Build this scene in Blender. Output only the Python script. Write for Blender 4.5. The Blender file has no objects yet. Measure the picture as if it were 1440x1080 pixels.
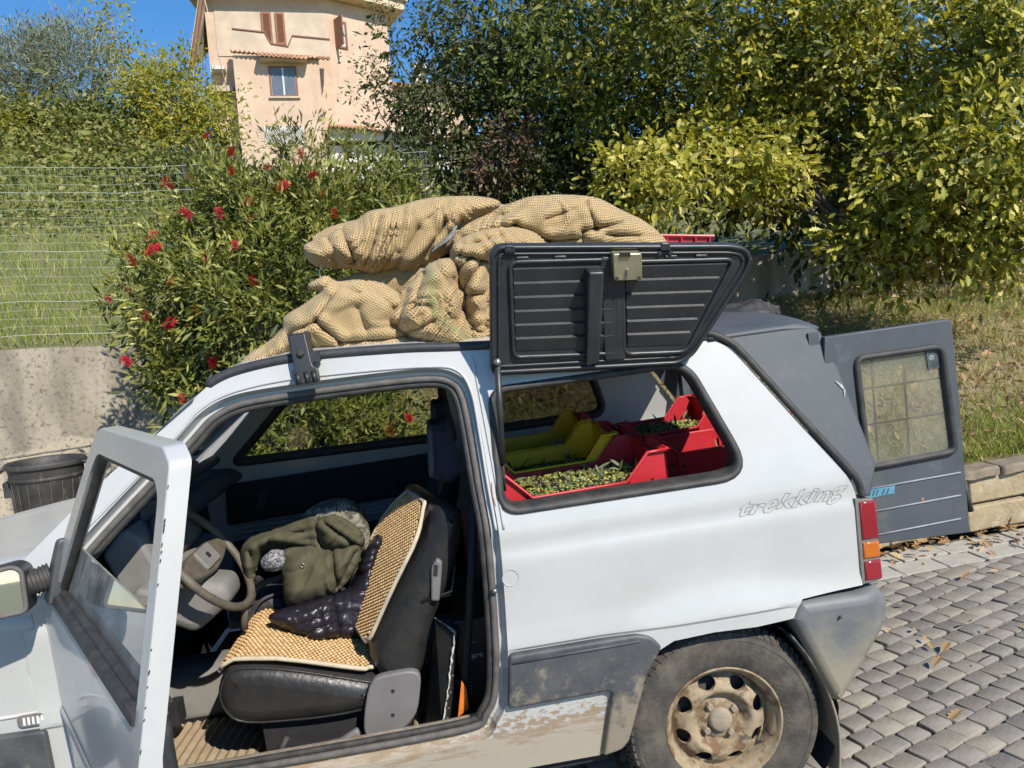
import bpy, bmesh, math, random
import numpy as np
from mathutils import Vector, Matrix, noise
from mathutils.geometry import delaunay_2d_cdt
random.seed(7); rng = np.random.default_rng(11)
SC = bpy.context.scene
COL = SC.collection
R = math.radians

# ------------------------------------------------------------------ camera, sky, sun, exposure
# Layout frame: X along the car (to its rear), Y away from the viewer, Z square to the driveway.
# The driveway climbs 3.8 degrees towards +X; SLOPE turns the layout frame into the true upright world.
SLOPE = Matrix.Rotation(R(-3.8), 4, 'Y')
UPRIGHT = SLOPE.inverted()
CAM = Vector((-0.6156, -1.9618, 1.4831)); YAW, PITCH, ROLL = 0.0769, 0.0904, 0.1329
FPX = 1082.0
_f = Vector((math.sin(YAW)*math.cos(PITCH), math.cos(YAW)*math.cos(PITCH), -math.sin(PITCH)))
_r0 = Vector((math.cos(YAW), -math.sin(YAW), 0)); _d0 = _f.cross(_r0)
_r = math.cos(ROLL)*_r0 + math.sin(ROLL)*_d0
_d = -math.sin(ROLL)*_r0 + math.cos(ROLL)*_d0
camd = bpy.data.cameras.new('camera'); cam = bpy.data.objects.new('camera', camd); COL.objects.link(cam)
camd.sensor_width = 36; camd.lens = 36*FPX/1440; camd.clip_end = 500; camd.clip_start = 0.05
M = Matrix.Identity(4)
for i in range(3):
    M[i][0] = _r[i]; M[i][1] = -_d[i]; M[i][2] = -_f[i]; M[i][3] = CAM[i]
cam.matrix_world = SLOPE @ M
SC.camera = cam
# light travels along SUNV (layout frame)
SUNV = Vector((-0.62, 1.0, -1.0)).normalized()
sv = (SLOPE.to_3x3() @ SUNV).normalized()
sund = bpy.data.lights.new('sun', 'SUN'); sund.energy = 4.6; sund.angle = R(0.53); sund.color = (1.0, 0.93, 0.82)
sun = bpy.data.objects.new('sun', sund); COL.objects.link(sun)
sun.rotation_euler = sv.to_track_quat('-Z', 'Y').to_euler()
to_sun = -sv
W = bpy.data.worlds.new('World'); SC.world = W; W.use_nodes = True
nt = W.node_tree; nt.nodes.clear()
sky = nt.nodes.new('ShaderNodeTexSky'); sky.sky_type = 'NISHITA'; sky.sun_disc = False
sky.sun_elevation = math.asin(to_sun.z); sky.sun_rotation = math.atan2(to_sun.x, to_sun.y)
sky.air_density = 1.0; sky.dust_density = 0.0; sky.ozone_density = 4.0; sky.altitude = 400
bgn = nt.nodes.new('ShaderNodeBackground'); bgn.inputs[1].default_value = 0.125
wo = nt.nodes.new('ShaderNodeOutputWorld')
hs = nt.nodes.new('ShaderNodeHueSaturation'); hs.inputs['Saturation'].default_value = 1.24; hs.inputs['Value'].default_value = 1.0   # clear deep-blue autumn sky, the same all round
nt.links.new(sky.outputs[0], hs.inputs['Color']); nt.links.new(hs.outputs[0], bgn.inputs[0]); nt.links.new(bgn.outputs[0], wo.inputs[0])
vs = SC.view_settings; vs.view_transform = 'Standard'; vs.look = 'None'; vs.gamma = 1.0; vs.exposure = 0.42
vs.use_curve_mapping = False
cy = SC.cycles; cy.max_bounces = 7; cy.diffuse_bounces = 3; cy.glossy_bounces = 3; cy.transmission_bounces = 4; cy.transparent_max_bounces = 8
cy.caustics_reflective = False; cy.caustics_refractive = False; cy.use_adaptive_sampling = True; cy.adaptive_threshold = 0.02

# ------------------------------------------------------------------ measuring helpers (layout frame)
def ray(px, py): return _r*((px-720)/FPX) + _d*((py-540)/FPX) + _f
def onY(px, py, Y): d = ray(px, py); return CAM + d*((Y-CAM.y)/d.y)
def onZ(px, py, Z): d = ray(px, py); return CAM + d*((Z-CAM.z)/d.z)
def dep(px, py, k): return CAM + ray(px, py)*k

# ------------------------------------------------------------------ materials
MATS = {}
def rgb(c): return (c[0], c[1], c[2], 1.0)
def N(nt, t, **kw):
    n = nt.nodes.new(t)
    for k, v in kw.items(): setattr(n, k, v)
    return n
def mat(name, col, rough=0.6, col2=None, scale=8.0, bump=0.0, bscale=None, metal=0.0, coat=0.0, detail=6.0,
        contrast=(0.35, 0.65), spec=0.5, stretch=None, rough2=None, coords='Object', sheen=0.0):
    m = bpy.data.materials.new(name); m.use_nodes = True; t = m.node_tree; b = t.nodes['Principled BSDF']
    b.inputs['Base Color'].default_value = rgb(col); b.inputs['Roughness'].default_value = rough
    b.inputs['Metallic'].default_value = metal; b.inputs['Coat Weight'].default_value = coat
    b.inputs['Coat Roughness'].default_value = 0.08; b.inputs['Specular IOR Level'].default_value = spec
    if sheen: b.inputs['Sheen Weight'].default_value = sheen
    tc = N(t, 'ShaderNodeTexCoord'); src = tc.outputs[coords]
    if stretch:
        mp = N(t, 'ShaderNodeMapping'); mp.inputs['Scale'].default_value = stretch
        t.links.new(src, mp.inputs[0]); src = mp.outputs[0]
    if col2 is not None:
        nz = N(t, 'ShaderNodeTexNoise'); nz.inputs['Scale'].default_value = scale; nz.inputs['Detail'].default_value = detail
        nz.inputs['Roughness'].default_value = 0.62
        t.links.new(src, nz.inputs['Vector'])
        mr = N(t, 'ShaderNodeMapRange'); mr.inputs[1].default_value = contrast[0]; mr.inputs[2].default_value = contrast[1]
        t.links.new(nz.outputs[0], mr.inputs[0])
        mx = N(t, 'ShaderNodeMix', data_type='RGBA'); mx.inputs[6].default_value = rgb(col); mx.inputs[7].default_value = rgb(col2)
        t.links.new(mr.outputs[0], mx.inputs[0]); t.links.new(mx.outputs[2], b.inputs['Base Color'])
        if rough2 is not None:
            m2 = N(t, 'ShaderNodeMapRange'); m2.inputs[3].default_value = rough; m2.inputs[4].default_value = rough2
            t.links.new(mr.outputs[0], m2.inputs[0]); t.links.new(m2.outputs[0], b.inputs['Roughness'])
    if bump:
        nb = N(t, 'ShaderNodeTexNoise'); nb.inputs['Scale'].default_value = bscale or scale*4; nb.inputs['Detail'].default_value = 8
        t.links.new(src, nb.inputs['Vector'])
        bp = N(t, 'ShaderNodeBump'); bp.inputs['Strength'].default_value = bump; bp.inputs['Distance'].default_value = 0.01
        t.links.new(nb.outputs[0], bp.inputs['Height']); t.links.new(bp.outputs[0], b.inputs['Normal'])
    MATS[name] = m
    return m
def overlay(m, col, rough, scale, lo, hi, zlo=None, zhi=None, detail=8.0, stretch=None, nweight=1.0, distort=0.0):
    """Lay dirt (a second colour with its own noise shape, optionally thicker low down like splashed mud) over a material."""
    t = m.node_tree; b = t.nodes['Principled BSDF']
    tc = N(t, 'ShaderNodeTexCoord'); src = tc.outputs['Object']
    if stretch:
        mp = N(t, 'ShaderNodeMapping'); mp.inputs['Scale'].default_value = stretch; t.links.new(src, mp.inputs[0]); src2 = mp.outputs[0]
    else: src2 = src
    nz = N(t, 'ShaderNodeTexNoise'); nz.inputs['Scale'].default_value = scale; nz.inputs['Detail'].default_value = detail
    nz.inputs['Roughness'].default_value = 0.65; nz.inputs['Distortion'].default_value = distort
    t.links.new(src2, nz.inputs['Vector']); fac = nz.outputs[0]
    if zlo is not None:
        sp = N(t, 'ShaderNodeSeparateXYZ'); t.links.new(src, sp.inputs[0])
        mr = N(t, 'ShaderNodeMapRange'); mr.inputs[1].default_value = zlo; mr.inputs[2].default_value = zhi
        mr.inputs[3].default_value = 0.5; mr.inputs[4].default_value = -0.5; mr.clamp = True
        t.links.new(sp.outputs[2], mr.inputs[0])
        ad = N(t, 'ShaderNodeMath', operation='ADD'); t.links.new(fac, ad.inputs[0]); t.links.new(mr.outputs[0], ad.inputs[1]); fac = ad.outputs[0]
    mr2 = N(t, 'ShaderNodeMapRange'); mr2.inputs[1].default_value = lo; mr2.inputs[2].default_value = hi; mr2.inputs[4].default_value = nweight
    t.links.new(fac, mr2.inputs[0])
    for sock, val in (('Base Color', rgb(col)), ('Roughness', rough)):
        old = b.inputs[sock].links[0].from_socket if b.inputs[sock].links else None
        if sock == 'Base Color':
            mx = N(t, 'ShaderNodeMix', data_type='RGBA'); a, c2, o = mx.inputs[6], mx.inputs[7], mx.outputs[2]
        else:
            mx = N(t, 'ShaderNodeMix', data_type='FLOAT'); a, c2, o = mx.inputs[2], mx.inputs[3], mx.outputs[0]
        if old: t.links.new(old, a)
        else: a.default_value = b.inputs[sock].default_value
        c2.default_value = val
        t.links.new(mr2.outputs[0], mx.inputs[0]); t.links.new(o, b.inputs[sock])
    if b.inputs['Coat Weight'].default_value > 0:
        iv = N(t, 'ShaderNodeMath', operation='MULTIPLY_ADD'); iv.inputs[1].default_value = -b.inputs['Coat Weight'].default_value
        iv.inputs[2].default_value = b.inputs['Coat Weight'].default_value
        if not b.inputs['Coat Weight'].links:
            t.links.new(mr2.outputs[0], iv.inputs[0]); t.links.new(iv.outputs[0], b.inputs['Coat Weight'])
    return m
def glass(name, tint, rough=0.02, alpha_mix=0.12, dirt=None):
    """Thin window pane: see-through with a mirror-like film, and a film of dust."""
    m = bpy.data.materials.new(name); m.use_nodes = True; t = m.node_tree; t.nodes.clear()
    o = N(t, 'ShaderNodeOutputMaterial'); tr = N(t, 'ShaderNodeBsdfTransparent'); tr.inputs[0].default_value = rgb(tint)
    gl = N(t, 'ShaderNodeBsdfGlossy'); gl.inputs['Roughness'].default_value = rough
    fr = N(t, 'ShaderNodeFresnel'); fr.inputs[0].default_value = 1.5
    ma = N(t, 'ShaderNodeMath', operation='MULTIPLY_ADD'); ma.inputs[1].default_value = 1.6; ma.inputs[2].default_value = alpha_mix*0.3
    t.links.new(fr.outputs[0], ma.inputs[0])
    ms = N(t, 'ShaderNodeMixShader'); t.links.new(ma.outputs[0], ms.inputs[0]); t.links.new(tr.outputs[0], ms.inputs[1]); t.links.new(gl.outputs[0], ms.inputs[2])
    last = ms
    if dirt:
        df = N(t, 'ShaderNodeBsdfDiffuse'); df.inputs[0].default_value = rgb(dirt)
        nz = N(t, 'ShaderNodeTexNoise'); nz.inputs['Scale'].default_value = 9; nz.inputs['Detail'].default_value = 8
        tc = N(t, 'ShaderNodeTexCoord'); t.links.new(tc.outputs['Object'], nz.inputs['Vector'])
        mr = N(t, 'ShaderNodeMapRange'); mr.inputs[1].default_value = .3; mr.inputs[2].default_value = .75; mr.inputs[3].default_value = alpha_mix*.45; mr.inputs[4].default_value = alpha_mix*1.7
        t.links.new(nz.outputs[0], mr.inputs[0])
        m2 = N(t, 'ShaderNodeMixShader'); t.links.new(mr.outputs[0], m2.inputs[0]); t.links.new(ms.outputs[0], m2.inputs[1]); t.links.new(df.outputs[0], m2.inputs[2]); last = m2
    t.links.new(last.outputs[0], o.inputs[0])
    MATS[name] = m; return m
def leafmat(name, c1, c2, c3=None, trans=0.35, rough=0.5, spec=0.35):
    """Leaf: colour varies leaf by leaf along the 'var' attribute; light passes through."""
    m = bpy.data.materials.new(name); m.use_nodes = True; t = m.node_tree; b = t.nodes['Principled BSDF']
    at = N(t, 'ShaderNodeAttribute'); at.attribute_name = 'var'
    cr = N(t, 'ShaderNodeValToRGB'); e = cr.color_ramp.elements; e[0].color = rgb(c1); e[1].color = rgb(c2); e[1].position = 0.7 if c3 else 1.0
    if c3: k = e.new(1.0); k.color = rgb(c3); e[1].position = 0.72
    t.links.new(at.outputs['Fac'], cr.inputs[0]); t.links.new(cr.outputs[0], b.inputs['Base Color'])
    b.inputs['Roughness'].default_value = rough; b.inputs['Specular IOR Level'].default_value = spec
    tl = N(t, 'ShaderNodeBsdfTranslucent')
    br = N(t, 'ShaderNodeMix', data_type='RGBA', blend_type='MULTIPLY'); br.inputs[0].default_value = 1; br.inputs[7].default_value = (1.25, 1.25, .55, 1)
    t.links.new(cr.outputs[0], br.inputs[6]); t.links.new(br.outputs[2], tl.inputs[0])
    ms = N(t, 'ShaderNodeMixShader'); ms.inputs[0].default_value = trans
    t.links.new(b.outputs[0], ms.inputs[1]); t.links.new(tl.outputs[0], ms.inputs[2])
    t.links.new(ms.outputs[0], t.nodes['Material Output'].inputs[0])
    MATS[name] = m; return m

# ------------------------------------------------------------------ objects
ROOTS = []
def tag(o, label=None, cat=None, group=None, kind=None):
    if label: o['label'] = label
    if cat: o['category'] = cat
    if group: o['group'] = group
    if kind: o['kind'] = kind
    return o
def root(name, loc=(0, 0, 0), label=None, cat=None, group=None, rot=None):
    o = bpy.data.objects.new(name, None); COL.objects.link(o); o.empty_display_size = 0.1
    o.matrix_world = Matrix.Translation(loc) @ (rot if rot is not None else Matrix.Identity(4))
    ROOTS.append(o); return tag(o, label, cat, group)
def link(name, me, m, parent=None, loc=None, rot=None):
    o = bpy.data.objects.new(name, me); COL.objects.link(o)
    if m is not None and not me.materials: me.materials.append(m if not isinstance(m, str) else MATS[m])
    mw = Matrix.Translation(loc or (0, 0, 0)) @ (rot if rot is not None else Matrix.Identity(4))
    if parent is not None:
        o.parent = parent; o.matrix_local = mw
    else:
        o.matrix_world = mw; ROOTS.append(o)
    return o
class MB:
    """Mesh builder."""
    def __init__(s): s.v = []; s.f = []
    def add(s, vs_, fs):
        n = len(s.v); s.v += [tuple(p) for p in vs_]; s.f += [tuple(i+n for i in f) for f in fs]; return s
    def box(s, a, b, fn=None):
        (x0, y0, z0), (x1, y1, z1) = a, b
        p = [(x0, y0, z0), (x1, y0, z0), (x1, y1, z0), (x0, y1, z0), (x0, y0, z1), (x1, y0, z1), (x1, y1, z1), (x0, y1, z1)]
        if fn: p = [fn(*q) for q in p]
        return s.add(p, [(0, 3, 2, 1), (4, 5, 6, 7), (0, 1, 5, 4), (1, 2, 6, 5), (2, 3, 7, 6), (3, 0, 4, 7)])
    def tube(s, pts, r, n=8, closed=False, cap=True):
        pts = [Vector(p) for p in pts]; m = len(pts); rings = []
        rr = r if hasattr(r, '__len__') else [r]*m
        up = None
        for i, p in enumerate(pts):
            if closed: t = (pts[(i+1) % m]-pts[i-1])
            else: t = pts[min(i+1, m-1)]-pts[max(i-1, 0)]
            t = t.normalized() if t.length > 1e-9 else Vector((0, 0, 1))
            if up is None:
                up = t.orthogonal().normalized()
            up = (up - t*up.dot(t)); up = up.normalized() if up.length > 1e-6 else t.orthogonal().normalized()
            sd = t.cross(up)
            rings.append([p + (up*math.cos(2*math.pi*k/n)+sd*math.sin(2*math.pi*k/n))*rr[i] for k in range(n)])
        vs_ = [q for rg in rings for q in rg]; fs = []
        for i in range(m if closed else m-1):
            j = (i+1) % m
            for k in range(n): fs.append((i*n+k, i*n+(k+1) % n, j*n+(k+1) % n, j*n+k))
        if cap and not closed:
            fs.append(tuple(range(n-1, -1, -1))); fs.append(tuple((m-1)*n+k for k in range(n)))
        return s.add(vs_, fs)
    def lathe(s, prof, c, axis, n=48, a0=0.0):
        """prof: (radius, offset along axis)."""
        ax = Vector(axis).normalized(); u = ax.orthogonal().normalized(); w = ax.cross(u); c = Vector(c)
        vs_ = []; m = len(prof)
        for k in range(n):
            a = a0+2*math.pi*k/n; d = u*math.cos(a)+w*math.sin(a)
            for (r_, h) in prof: vs_.append(c+d*r_+ax*h)
        fs = []
        for k in range(n):
            k2 = (k+1) % n
            for i in range(m-1): fs.append((k*m+i, k2*m+i, k2*m+i+1, k*m+i+1))
        return s.add(vs_, fs)
    def strip(s, rows):
        """grid from rows of points"""
        n = len(rows[0]); vs_ = [p for r_ in rows for p in r_]
        return s.add(vs_, [(i*n+j, i*n+j+1, (i+1)*n+j+1, (i+1)*n+j) for i in range(len(rows)-1) for j in range(n-1)])
    def mesh(s, name, smooth=False, angle=None):
        me = bpy.data.meshes.new(name); me.from_pydata([tuple(p) for p in s.v], [], s.f); me.validate(); me.update()
        bm = bmesh.new(); bm.from_mesh(me); bmesh.ops.recalc_face_normals(bm, faces=bm.faces); bm.to_mesh(me); bm.free()
        if smooth or angle:
            me.polygons.foreach_set('use_smooth', [True]*len(me.polygons))
            if angle: me.set_sharp_from_angle(angle=R(angle))
        return me
    def build(s, name, m, parent=None, smooth=False, angle=None, loc=None, rot=None, bevel=None):
        o = link(name, s.mesh(name, smooth, angle), m, parent, loc, rot)
        if bevel:
            md = o.modifiers.new('bevel', 'BEVEL'); md.width = bevel; md.segments = 2; md.limit_method = 'ANGLE'; md.angle_limit = R(35)
        return o
# --- 2D polygon tools
def area2(p): return sum(p[i][0]*p[(i+1) % len(p)][1]-p[(i+1) % len(p)][0]*p[i][1] for i in range(len(p)))/2
def ccw(p): return list(p) if area2(p) > 0 else list(reversed(p))
def fillet(p, r, seg=5):
    """Round the corners of a polygon (r may be a list)."""
    out = []; n = len(p)
    for i in range(n):
        a, b, c = Vector(p[i-1]), Vector(p[i]), Vector(p[(i+1) % n]); rr = r[i] if hasattr(r, '__len__') else r
        u = (a-b); w = (c-b); lu, lw = u.length, w.length
        if rr <= 0 or lu < 1e-9 or lw < 1e-9: out.append(tuple(b)); continue
        k = min(rr, lu*.48, lw*.48); s0 = b+u/lu*k; e0 = b+w/lw*k
        for j in range(seg+1):
            t = j/seg; q = s0*(1-t)**2 + b*2*t*(1-t) + e0*t*t; out.append(tuple(q))
    return out
def offset(p, d):
    """Grow (d>0) or shrink a polygon."""
    p = ccw(p); n = len(p); out = []
    for i in range(n):
        a, b, c = Vector(p[i-1]), Vector(p[i]), Vector(p[(i+1) % n])
        e1 = (b-a); e2 = (c-b)
        n1 = Vector((e1.y, -e1.x)).normalized() if e1.length > 1e-9 else Vector((0, 0)); n2 = Vector((e2.y, -e2.x)).normalized() if e2.length > 1e-9 else n1
        m_ = n1+n2
        if m_.length < 1e-6: out.append(tuple(b)); continue
        m_.normalize(); k = d/max(.45, m_.dot(n1)); out.append((b.x+m_.x*k, b.y+m_.y*k))
    return out
def resample(p, step, closed=True):
    out = []; n = len(p)
    for i in range(n if closed else n-1):
        a, b = Vector(p[i]), Vector(p[(i+1) % n]); k = max(1, int(round((b-a).length/step)))
        for j in range(k): out.append(tuple(a.lerp(b, j/k)))
    if not closed: out.append(tuple(p[-1]))
    return out
def inside(p, x, y):
    c = False; n = len(p)
    for i in range(n):
        x1, y1 = p[i]; x2, y2 = p[i-1]
        if (y1 > y) != (y2 > y) and x < (x2-x1)*(y-y1)/(y2-y1)+x1: c = not c
    return c
def plate(outline, holes, step=0.04, extra=()):
    """Triangulated 2D plate with holes: returns verts2d, faces."""
    vs_ = []; es = []
    for lp in [outline]+list(holes):
        lp = resample(lp, step); b0 = len(vs_); vs_ += [Vector(q) for q in lp]
        es += [(b0+i, b0+(i+1) % len(lp)) for i in range(len(lp))]
    xs = [q[0] for q in outline]; ys = [q[1] for q in outline]
    nb = len(vs_); bnd = np.array([(q.x, q.y) for q in vs_])
    gx = np.arange(min(xs)+step*.5, max(xs), step); gy = sorted(list(np.arange(min(ys)+step*.5, max(ys), step))+list(extra))
    for yy in gy:
        for xx in gx:
            if inside(outline, xx, yy) and not any(inside(h, xx, yy) for h in holes):
                if np.min((bnd[:, 0]-xx)**2+(bnd[:, 1]-yy)**2) > (step*.35)**2: vs_.append(Vector((xx, yy)))
    ov, oe, of, _, _, _ = delaunay_2d_cdt(vs_, es, [], 0, 1e-6)
    fs = []
    for f in of:
        cx = sum(ov[i].x for i in f)/3; cy = sum(ov[i].y for i in f)/3
        if inside(outline, cx, cy) and not any(inside(h, cx, cy) for h in holes): fs.append(tuple(f))
    return [(q.x, q.y) for q in ov], fs
def slab(mb, poly, fn, d0, d1, r=0.0, seg=3, holes=(), step=None):
    """Extrude a 2D polygon from depth d0 to d1 (fn maps (a,b,d) to 3D); r rounds the d0 edge."""
    poly = ccw(poly)
    loops = []
    sg = 1 if d1 > d0 else -1
    if r > 0:
        for k in range(seg+1):
            a = math.pi/2*k/seg
            loops.append((offset(poly, -r*(1-math.sin(a))), d0+sg*r*(1-math.cos(a))))
    else: loops.append((poly, d0))
    loops.append((poly, d1))
    n = len(poly); vs_ = []; fs = []
    for lp, d in loops: vs_ += [fn(q[0], q[1], d) for q in lp]
    for i in range(len(loops)-1):
        for k in range(n): fs.append((i*n+k, i*n+(k+1) % n, (i+1)*n+(k+1) % n, (i+1)*n+k))
    mb.add(vs_, fs)
    for lp, d in (loops[0], loops[-1]):
        if holes or step:
            v2, f2 = plate(lp, holes, step or 10.0)
        else:
            v2, f2, = None, None
        if v2: mb.add([fn(q[0], q[1], d) for q in v2], f2)
        else:
            ov, oe, of, _, _, _ = delaunay_2d_cdt([Vector(q) for q in lp], [(i, (i+1) % n) for i in range(n)], [], 1, 1e-7)
            mb.add([fn(q.x, q.y, d) for q in ov], [tuple(f) for f in of])
    for h in holes:
        h = ccw(h); m_ = len(h); b = [fn(q[0], q[1], d0) for q in h]+[fn(q[0], q[1], d1) for q in h]
        mb.add(b, [(k, (k+1) % m_, m_+(k+1) % m_, m_+k) for k in range(m_)])
    return mb
def pillow(mb, poly, fn, d0, d1, r, seg=4):
    """Extrude with both ends rounded."""
    poly = ccw(poly); n = len(poly); loops = []
    for k in range(seg+1):
        a = math.pi/2*k/seg; loops.append((offset(poly, -r*(1-math.sin(a))), d0+r*(1-math.cos(a))))
    for k in range(seg, -1, -1):
        a = math.pi/2*k/seg; loops.append((offset(poly, -r*(1-math.sin(a))), d1-r*(1-math.cos(a))))
    vs_ = []; fs = []
    for lp, d in loops: vs_ += [fn(q[0], q[1], d) for q in lp]
    for i in range(len(loops)-1):
        for k in range(n): fs.append((i*n+k, i*n+(k+1) % n, (i+1)*n+(k+1) % n, (i+1)*n+k))
    for lp, d in (loops[0], loops[-1]):
        ov, oe, of, _, _, _ = delaunay_2d_cdt([Vector(q) for q in lp], [(i, (i+1) % n) for i in range(n)], [], 1, 1e-7)
        mb.add([fn(q.x, q.y, d) for q in ov], [tuple(f) for f in of])
    return mb.add(vs_, fs)
def spline(pts, n, closed=False):
    """Catmull-Rom through tuples."""
    P = [np.array(p, float) for p in pts]; m = len(P); out = []
    segs = m if closed else m-1
    for i in range(segs):
        if closed: a, b, c, d = P[i-1], P[i], P[(i+1) % m], P[(i+2) % m]
        else: a, b, c, d = P[max(i-1, 0)], P[i], P[i+1], P[min(i+2, m-1)]
        for j in range(n):
            t = j/n; out.append(tuple(.5*((2*b)+(-a+c)*t+(2*a-5*b+4*c-d)*t*t+(-a+3*b-3*c+d)*t**3)))
    if not closed: out.append(tuple(P[-1]))
    return out
def text_mesh(txt, size, outline=0.0, shear=0.0, extrude=0.0, spacing=1.0, offs=0.0):
    cu = bpy.data.curves.new('lettering', 'FONT'); cu.body = txt; cu.size = size; cu.shear = shear; cu.space_character = spacing
    cu.align_x = 'CENTER'; cu.align_y = 'CENTER'; cu.resolution_u = 3; cu.offset = offs
    if outline: cu.fill_mode = 'NONE'; cu.bevel_depth = outline; cu.bevel_resolution = 0
    else: cu.extrude = extrude
    ob = bpy.data.objects.new('lettering', cu); COL.objects.link(ob)
    me = bpy.data.meshes.new_from_object(ob.evaluated_get(bpy.context.evaluated_depsgraph_get()))
    bpy.data.objects.remove(ob); bpy.data.curves.remove(cu); me.materials.clear()
    return me
def scatter(name, tmpl_v, tmpl_f, pos, rotm, scale, var, m, parent=None, kind='stuff', smooth=False):
    """One mesh of many small leaf-like pieces. tmpl_v (k,3), pos (n,3), rotm (n,3,3), scale (n,) or (n,3)."""
    tv = np.asarray(tmpl_v, float); n = len(pos); k = len(tv)
    sc = np.asarray(scale, float)
    loc = tv[None]*(sc[:, None, None] if sc.ndim == 1 else sc[:, None, :])
    V = np.einsum('nij,nkj->nki', rotm, loc)+np.asarray(pos)[:, None, :]
    flens = [len(f) for f in tmpl_f]; flat = np.concatenate([np.array(f) for f in tmpl_f]); nl = len(flat)
    me = bpy.data.meshes.new(name); me.vertices.add(n*k); me.vertices.foreach_set('co', V.reshape(-1).astype(np.float32))
    me.loops.add(n*nl); me.loops.foreach_set('vertex_index', (flat[None]+np.arange(n)[:, None]*k).reshape(-1).astype(np.int32))
    me.polygons.add(n*len(tmpl_f))
    st = np.concatenate([[0], np.cumsum(flens)[:-1]])
    me.polygons.foreach_set('loop_start', (st[None]+np.arange(n)[:, None]*nl).reshape(-1).astype(np.int32))
    me.update(calc_edges=True)
    a = me.attributes.new('var', 'FLOAT', 'POINT'); a.data.foreach_set('value', np.repeat(np.asarray(var), k).astype(np.float32))
    if smooth: me.polygons.foreach_set('use_smooth', np.ones(len(me.polygons), bool))
    o = link(name, me, m, parent)
    if kind: o['kind'] = kind
    return o
def rand_rot(n, up_bias=None, rg=None):
    """Random rotation matrices; columns are the piece's axes."""
    rg = rg or rng
    a = rg.normal(size=(n, 3))
    if up_bias is not None: a = a+np.asarray(up_bias)
    z = a/np.linalg.norm(a, axis=1, keepdims=True)
    b = rg.normal(size=(n, 3)); x = b-z*np.sum(b*z, axis=1, keepdims=True); x /= np.linalg.norm(x, axis=1, keepdims=True)
    y = np.cross(z, x)
    return np.stack([x, y, z], axis=2)
def axis_rot(x, rg=None, tilt=None):
    """Rotations whose first column is the given direction."""
    rg = rg or rng
    x = x/np.linalg.norm(x, axis=1, keepdims=True); b = rg.normal(size=x.shape)
    if tilt is not None: b = b*.42+np.asarray(tilt)
    z = b-x*np.sum(b*x, axis=1, keepdims=True); z /= np.linalg.norm(z, axis=1, keepdims=True)
    return np.stack([x, np.cross(z, x), z], axis=2)
# ------------------------------------------------------------------ car materials
mat('white_paint', (.48, .485, .475), .34, (.44, .44, .43), 3.0, coat=.5, bump=.10, bscale=7, contrast=(.4, .75))
overlay(MATS['white_paint'], (.36, .33, .28), .8, 7, .50, .80, stretch=(1, 1, .5), nweight=.30)
overlay(MATS['white_paint'], (.20, .19, .17), .8, 110, .70, .76, nweight=.6)
mat('muddy_paint', (.48, .485, .475), .34, (.43, .43, .41), 3.0, coat=.5, bump=.10, bscale=7, contrast=(.4, .75))
overlay(MATS['muddy_paint'], (.20, .19, .17), .8, 120, .70, .76, nweight=.6, stretch=(1, 1, .6))
overlay(MATS['muddy_paint'], (.34, .32, .28), .7, 5, .52, .80, nweight=.30, stretch=(.6, 1, 1.6))
overlay(MATS['muddy_paint'], (.25, .17, .095), .9, 11, .40, .74, .18, .50, stretch=(.35, 1, 1.2), distort=.6, nweight=.95)
overlay(MATS['muddy_paint'], (.28, .20, .12), .9, 90, .55, .62, .25, .62, nweight=.9, stretch=(.5, 1, 1))
overlay(MATS['muddy_paint'], (.40, .37, .31), .8, 40, .60, .72, .24, .62, nweight=.7, stretch=(.3, 1, 2))
mat('grey_cladding', (.050, .054, .060), .55, (.085, .087, .090), 14, bump=.08, bscale=200)
overlay(MATS['grey_cladding'], (.30, .25, .18), .9, 26, .52, .74, .22, .80, nweight=.75)
overlay(MATS['grey_cladding'], (.36, .34, .30), .9, 90, .66, .74, nweight=.6, stretch=(1, 1, 3))
mat('bumper_plastic', (.115, .122, .128), .55, (.155, .160, .160), 9, bump=.05, bscale=150)
overlay(MATS['bumper_plastic'], (.27, .235, .16), .85, 5, .42, .70, .26, .72, nweight=.8, stretch=(1, 1, 2))
mat('primer_grey', (.056, .066, .078), .52, (.074, .084, .096), 6, bump=.03, bscale=60, rough2=.65)
overlay(MATS['primer_grey'], (.16, .165, .17), .7, 16, .56, .80, nweight=.5)
overlay(MATS['primer_grey'], (.19, .165, .12), .8, 7, .60, .80, nweight=.45, stretch=(1, 1, .5))
mat('rubber', (.022, .022, .023), .62, (.055, .052, .048), 25, bump=.05)
mat('seal_grey', (.075, .072, .068), .7, (.13, .12, .11), 30)
mat('black_plastic', (.020, .021, .022), .42, (.034, .034, .035), 18, bump=.04, bscale=260)
mat('hatch_plastic', (.024, .027, .030), .38, (.040, .043, .046), 10, bump=.05, bscale=220)
overlay(MATS['hatch_plastic'], (.22, .21, .20), .8, 45, .66, .74, nweight=.55, stretch=(.6, 1, 1.5))
mat('tyre_rubber', (.040, .038, .035), .85, (.075, .066, .055), 20, bump=.25, bscale=120)
overlay(MATS['tyre_rubber'], (.17, .145, .11), .95, 14, .44, .72, nweight=.65)
mat('rusty_rim', (.27, .205, .125), .75, (.36, .29, .195), 9, bump=.08, bscale=90)
overlay(MATS['rusty_rim'], (.13, .070, .032), .9, 17, .47, .60, nweight=.9)
overlay(MATS['rusty_rim'], (.055, .045, .035), .9, 30, .58, .68, nweight=.8)
overlay(MATS['rusty_rim'], (.40, .35, .26), .9, 6, .55, .72, nweight=.6)
mat('hub_mud', (.24, .20, .15), .9, (.32, .26, .19), 30, bump=.2, bscale=140)
mat('dark_steel', (.03, .028, .026), .7, (.07, .055, .04), 20, metal=.3)
mat('bright_steel', (.55, .54, .50), .35, (.42, .40, .36), 20, metal=.9)
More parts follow.
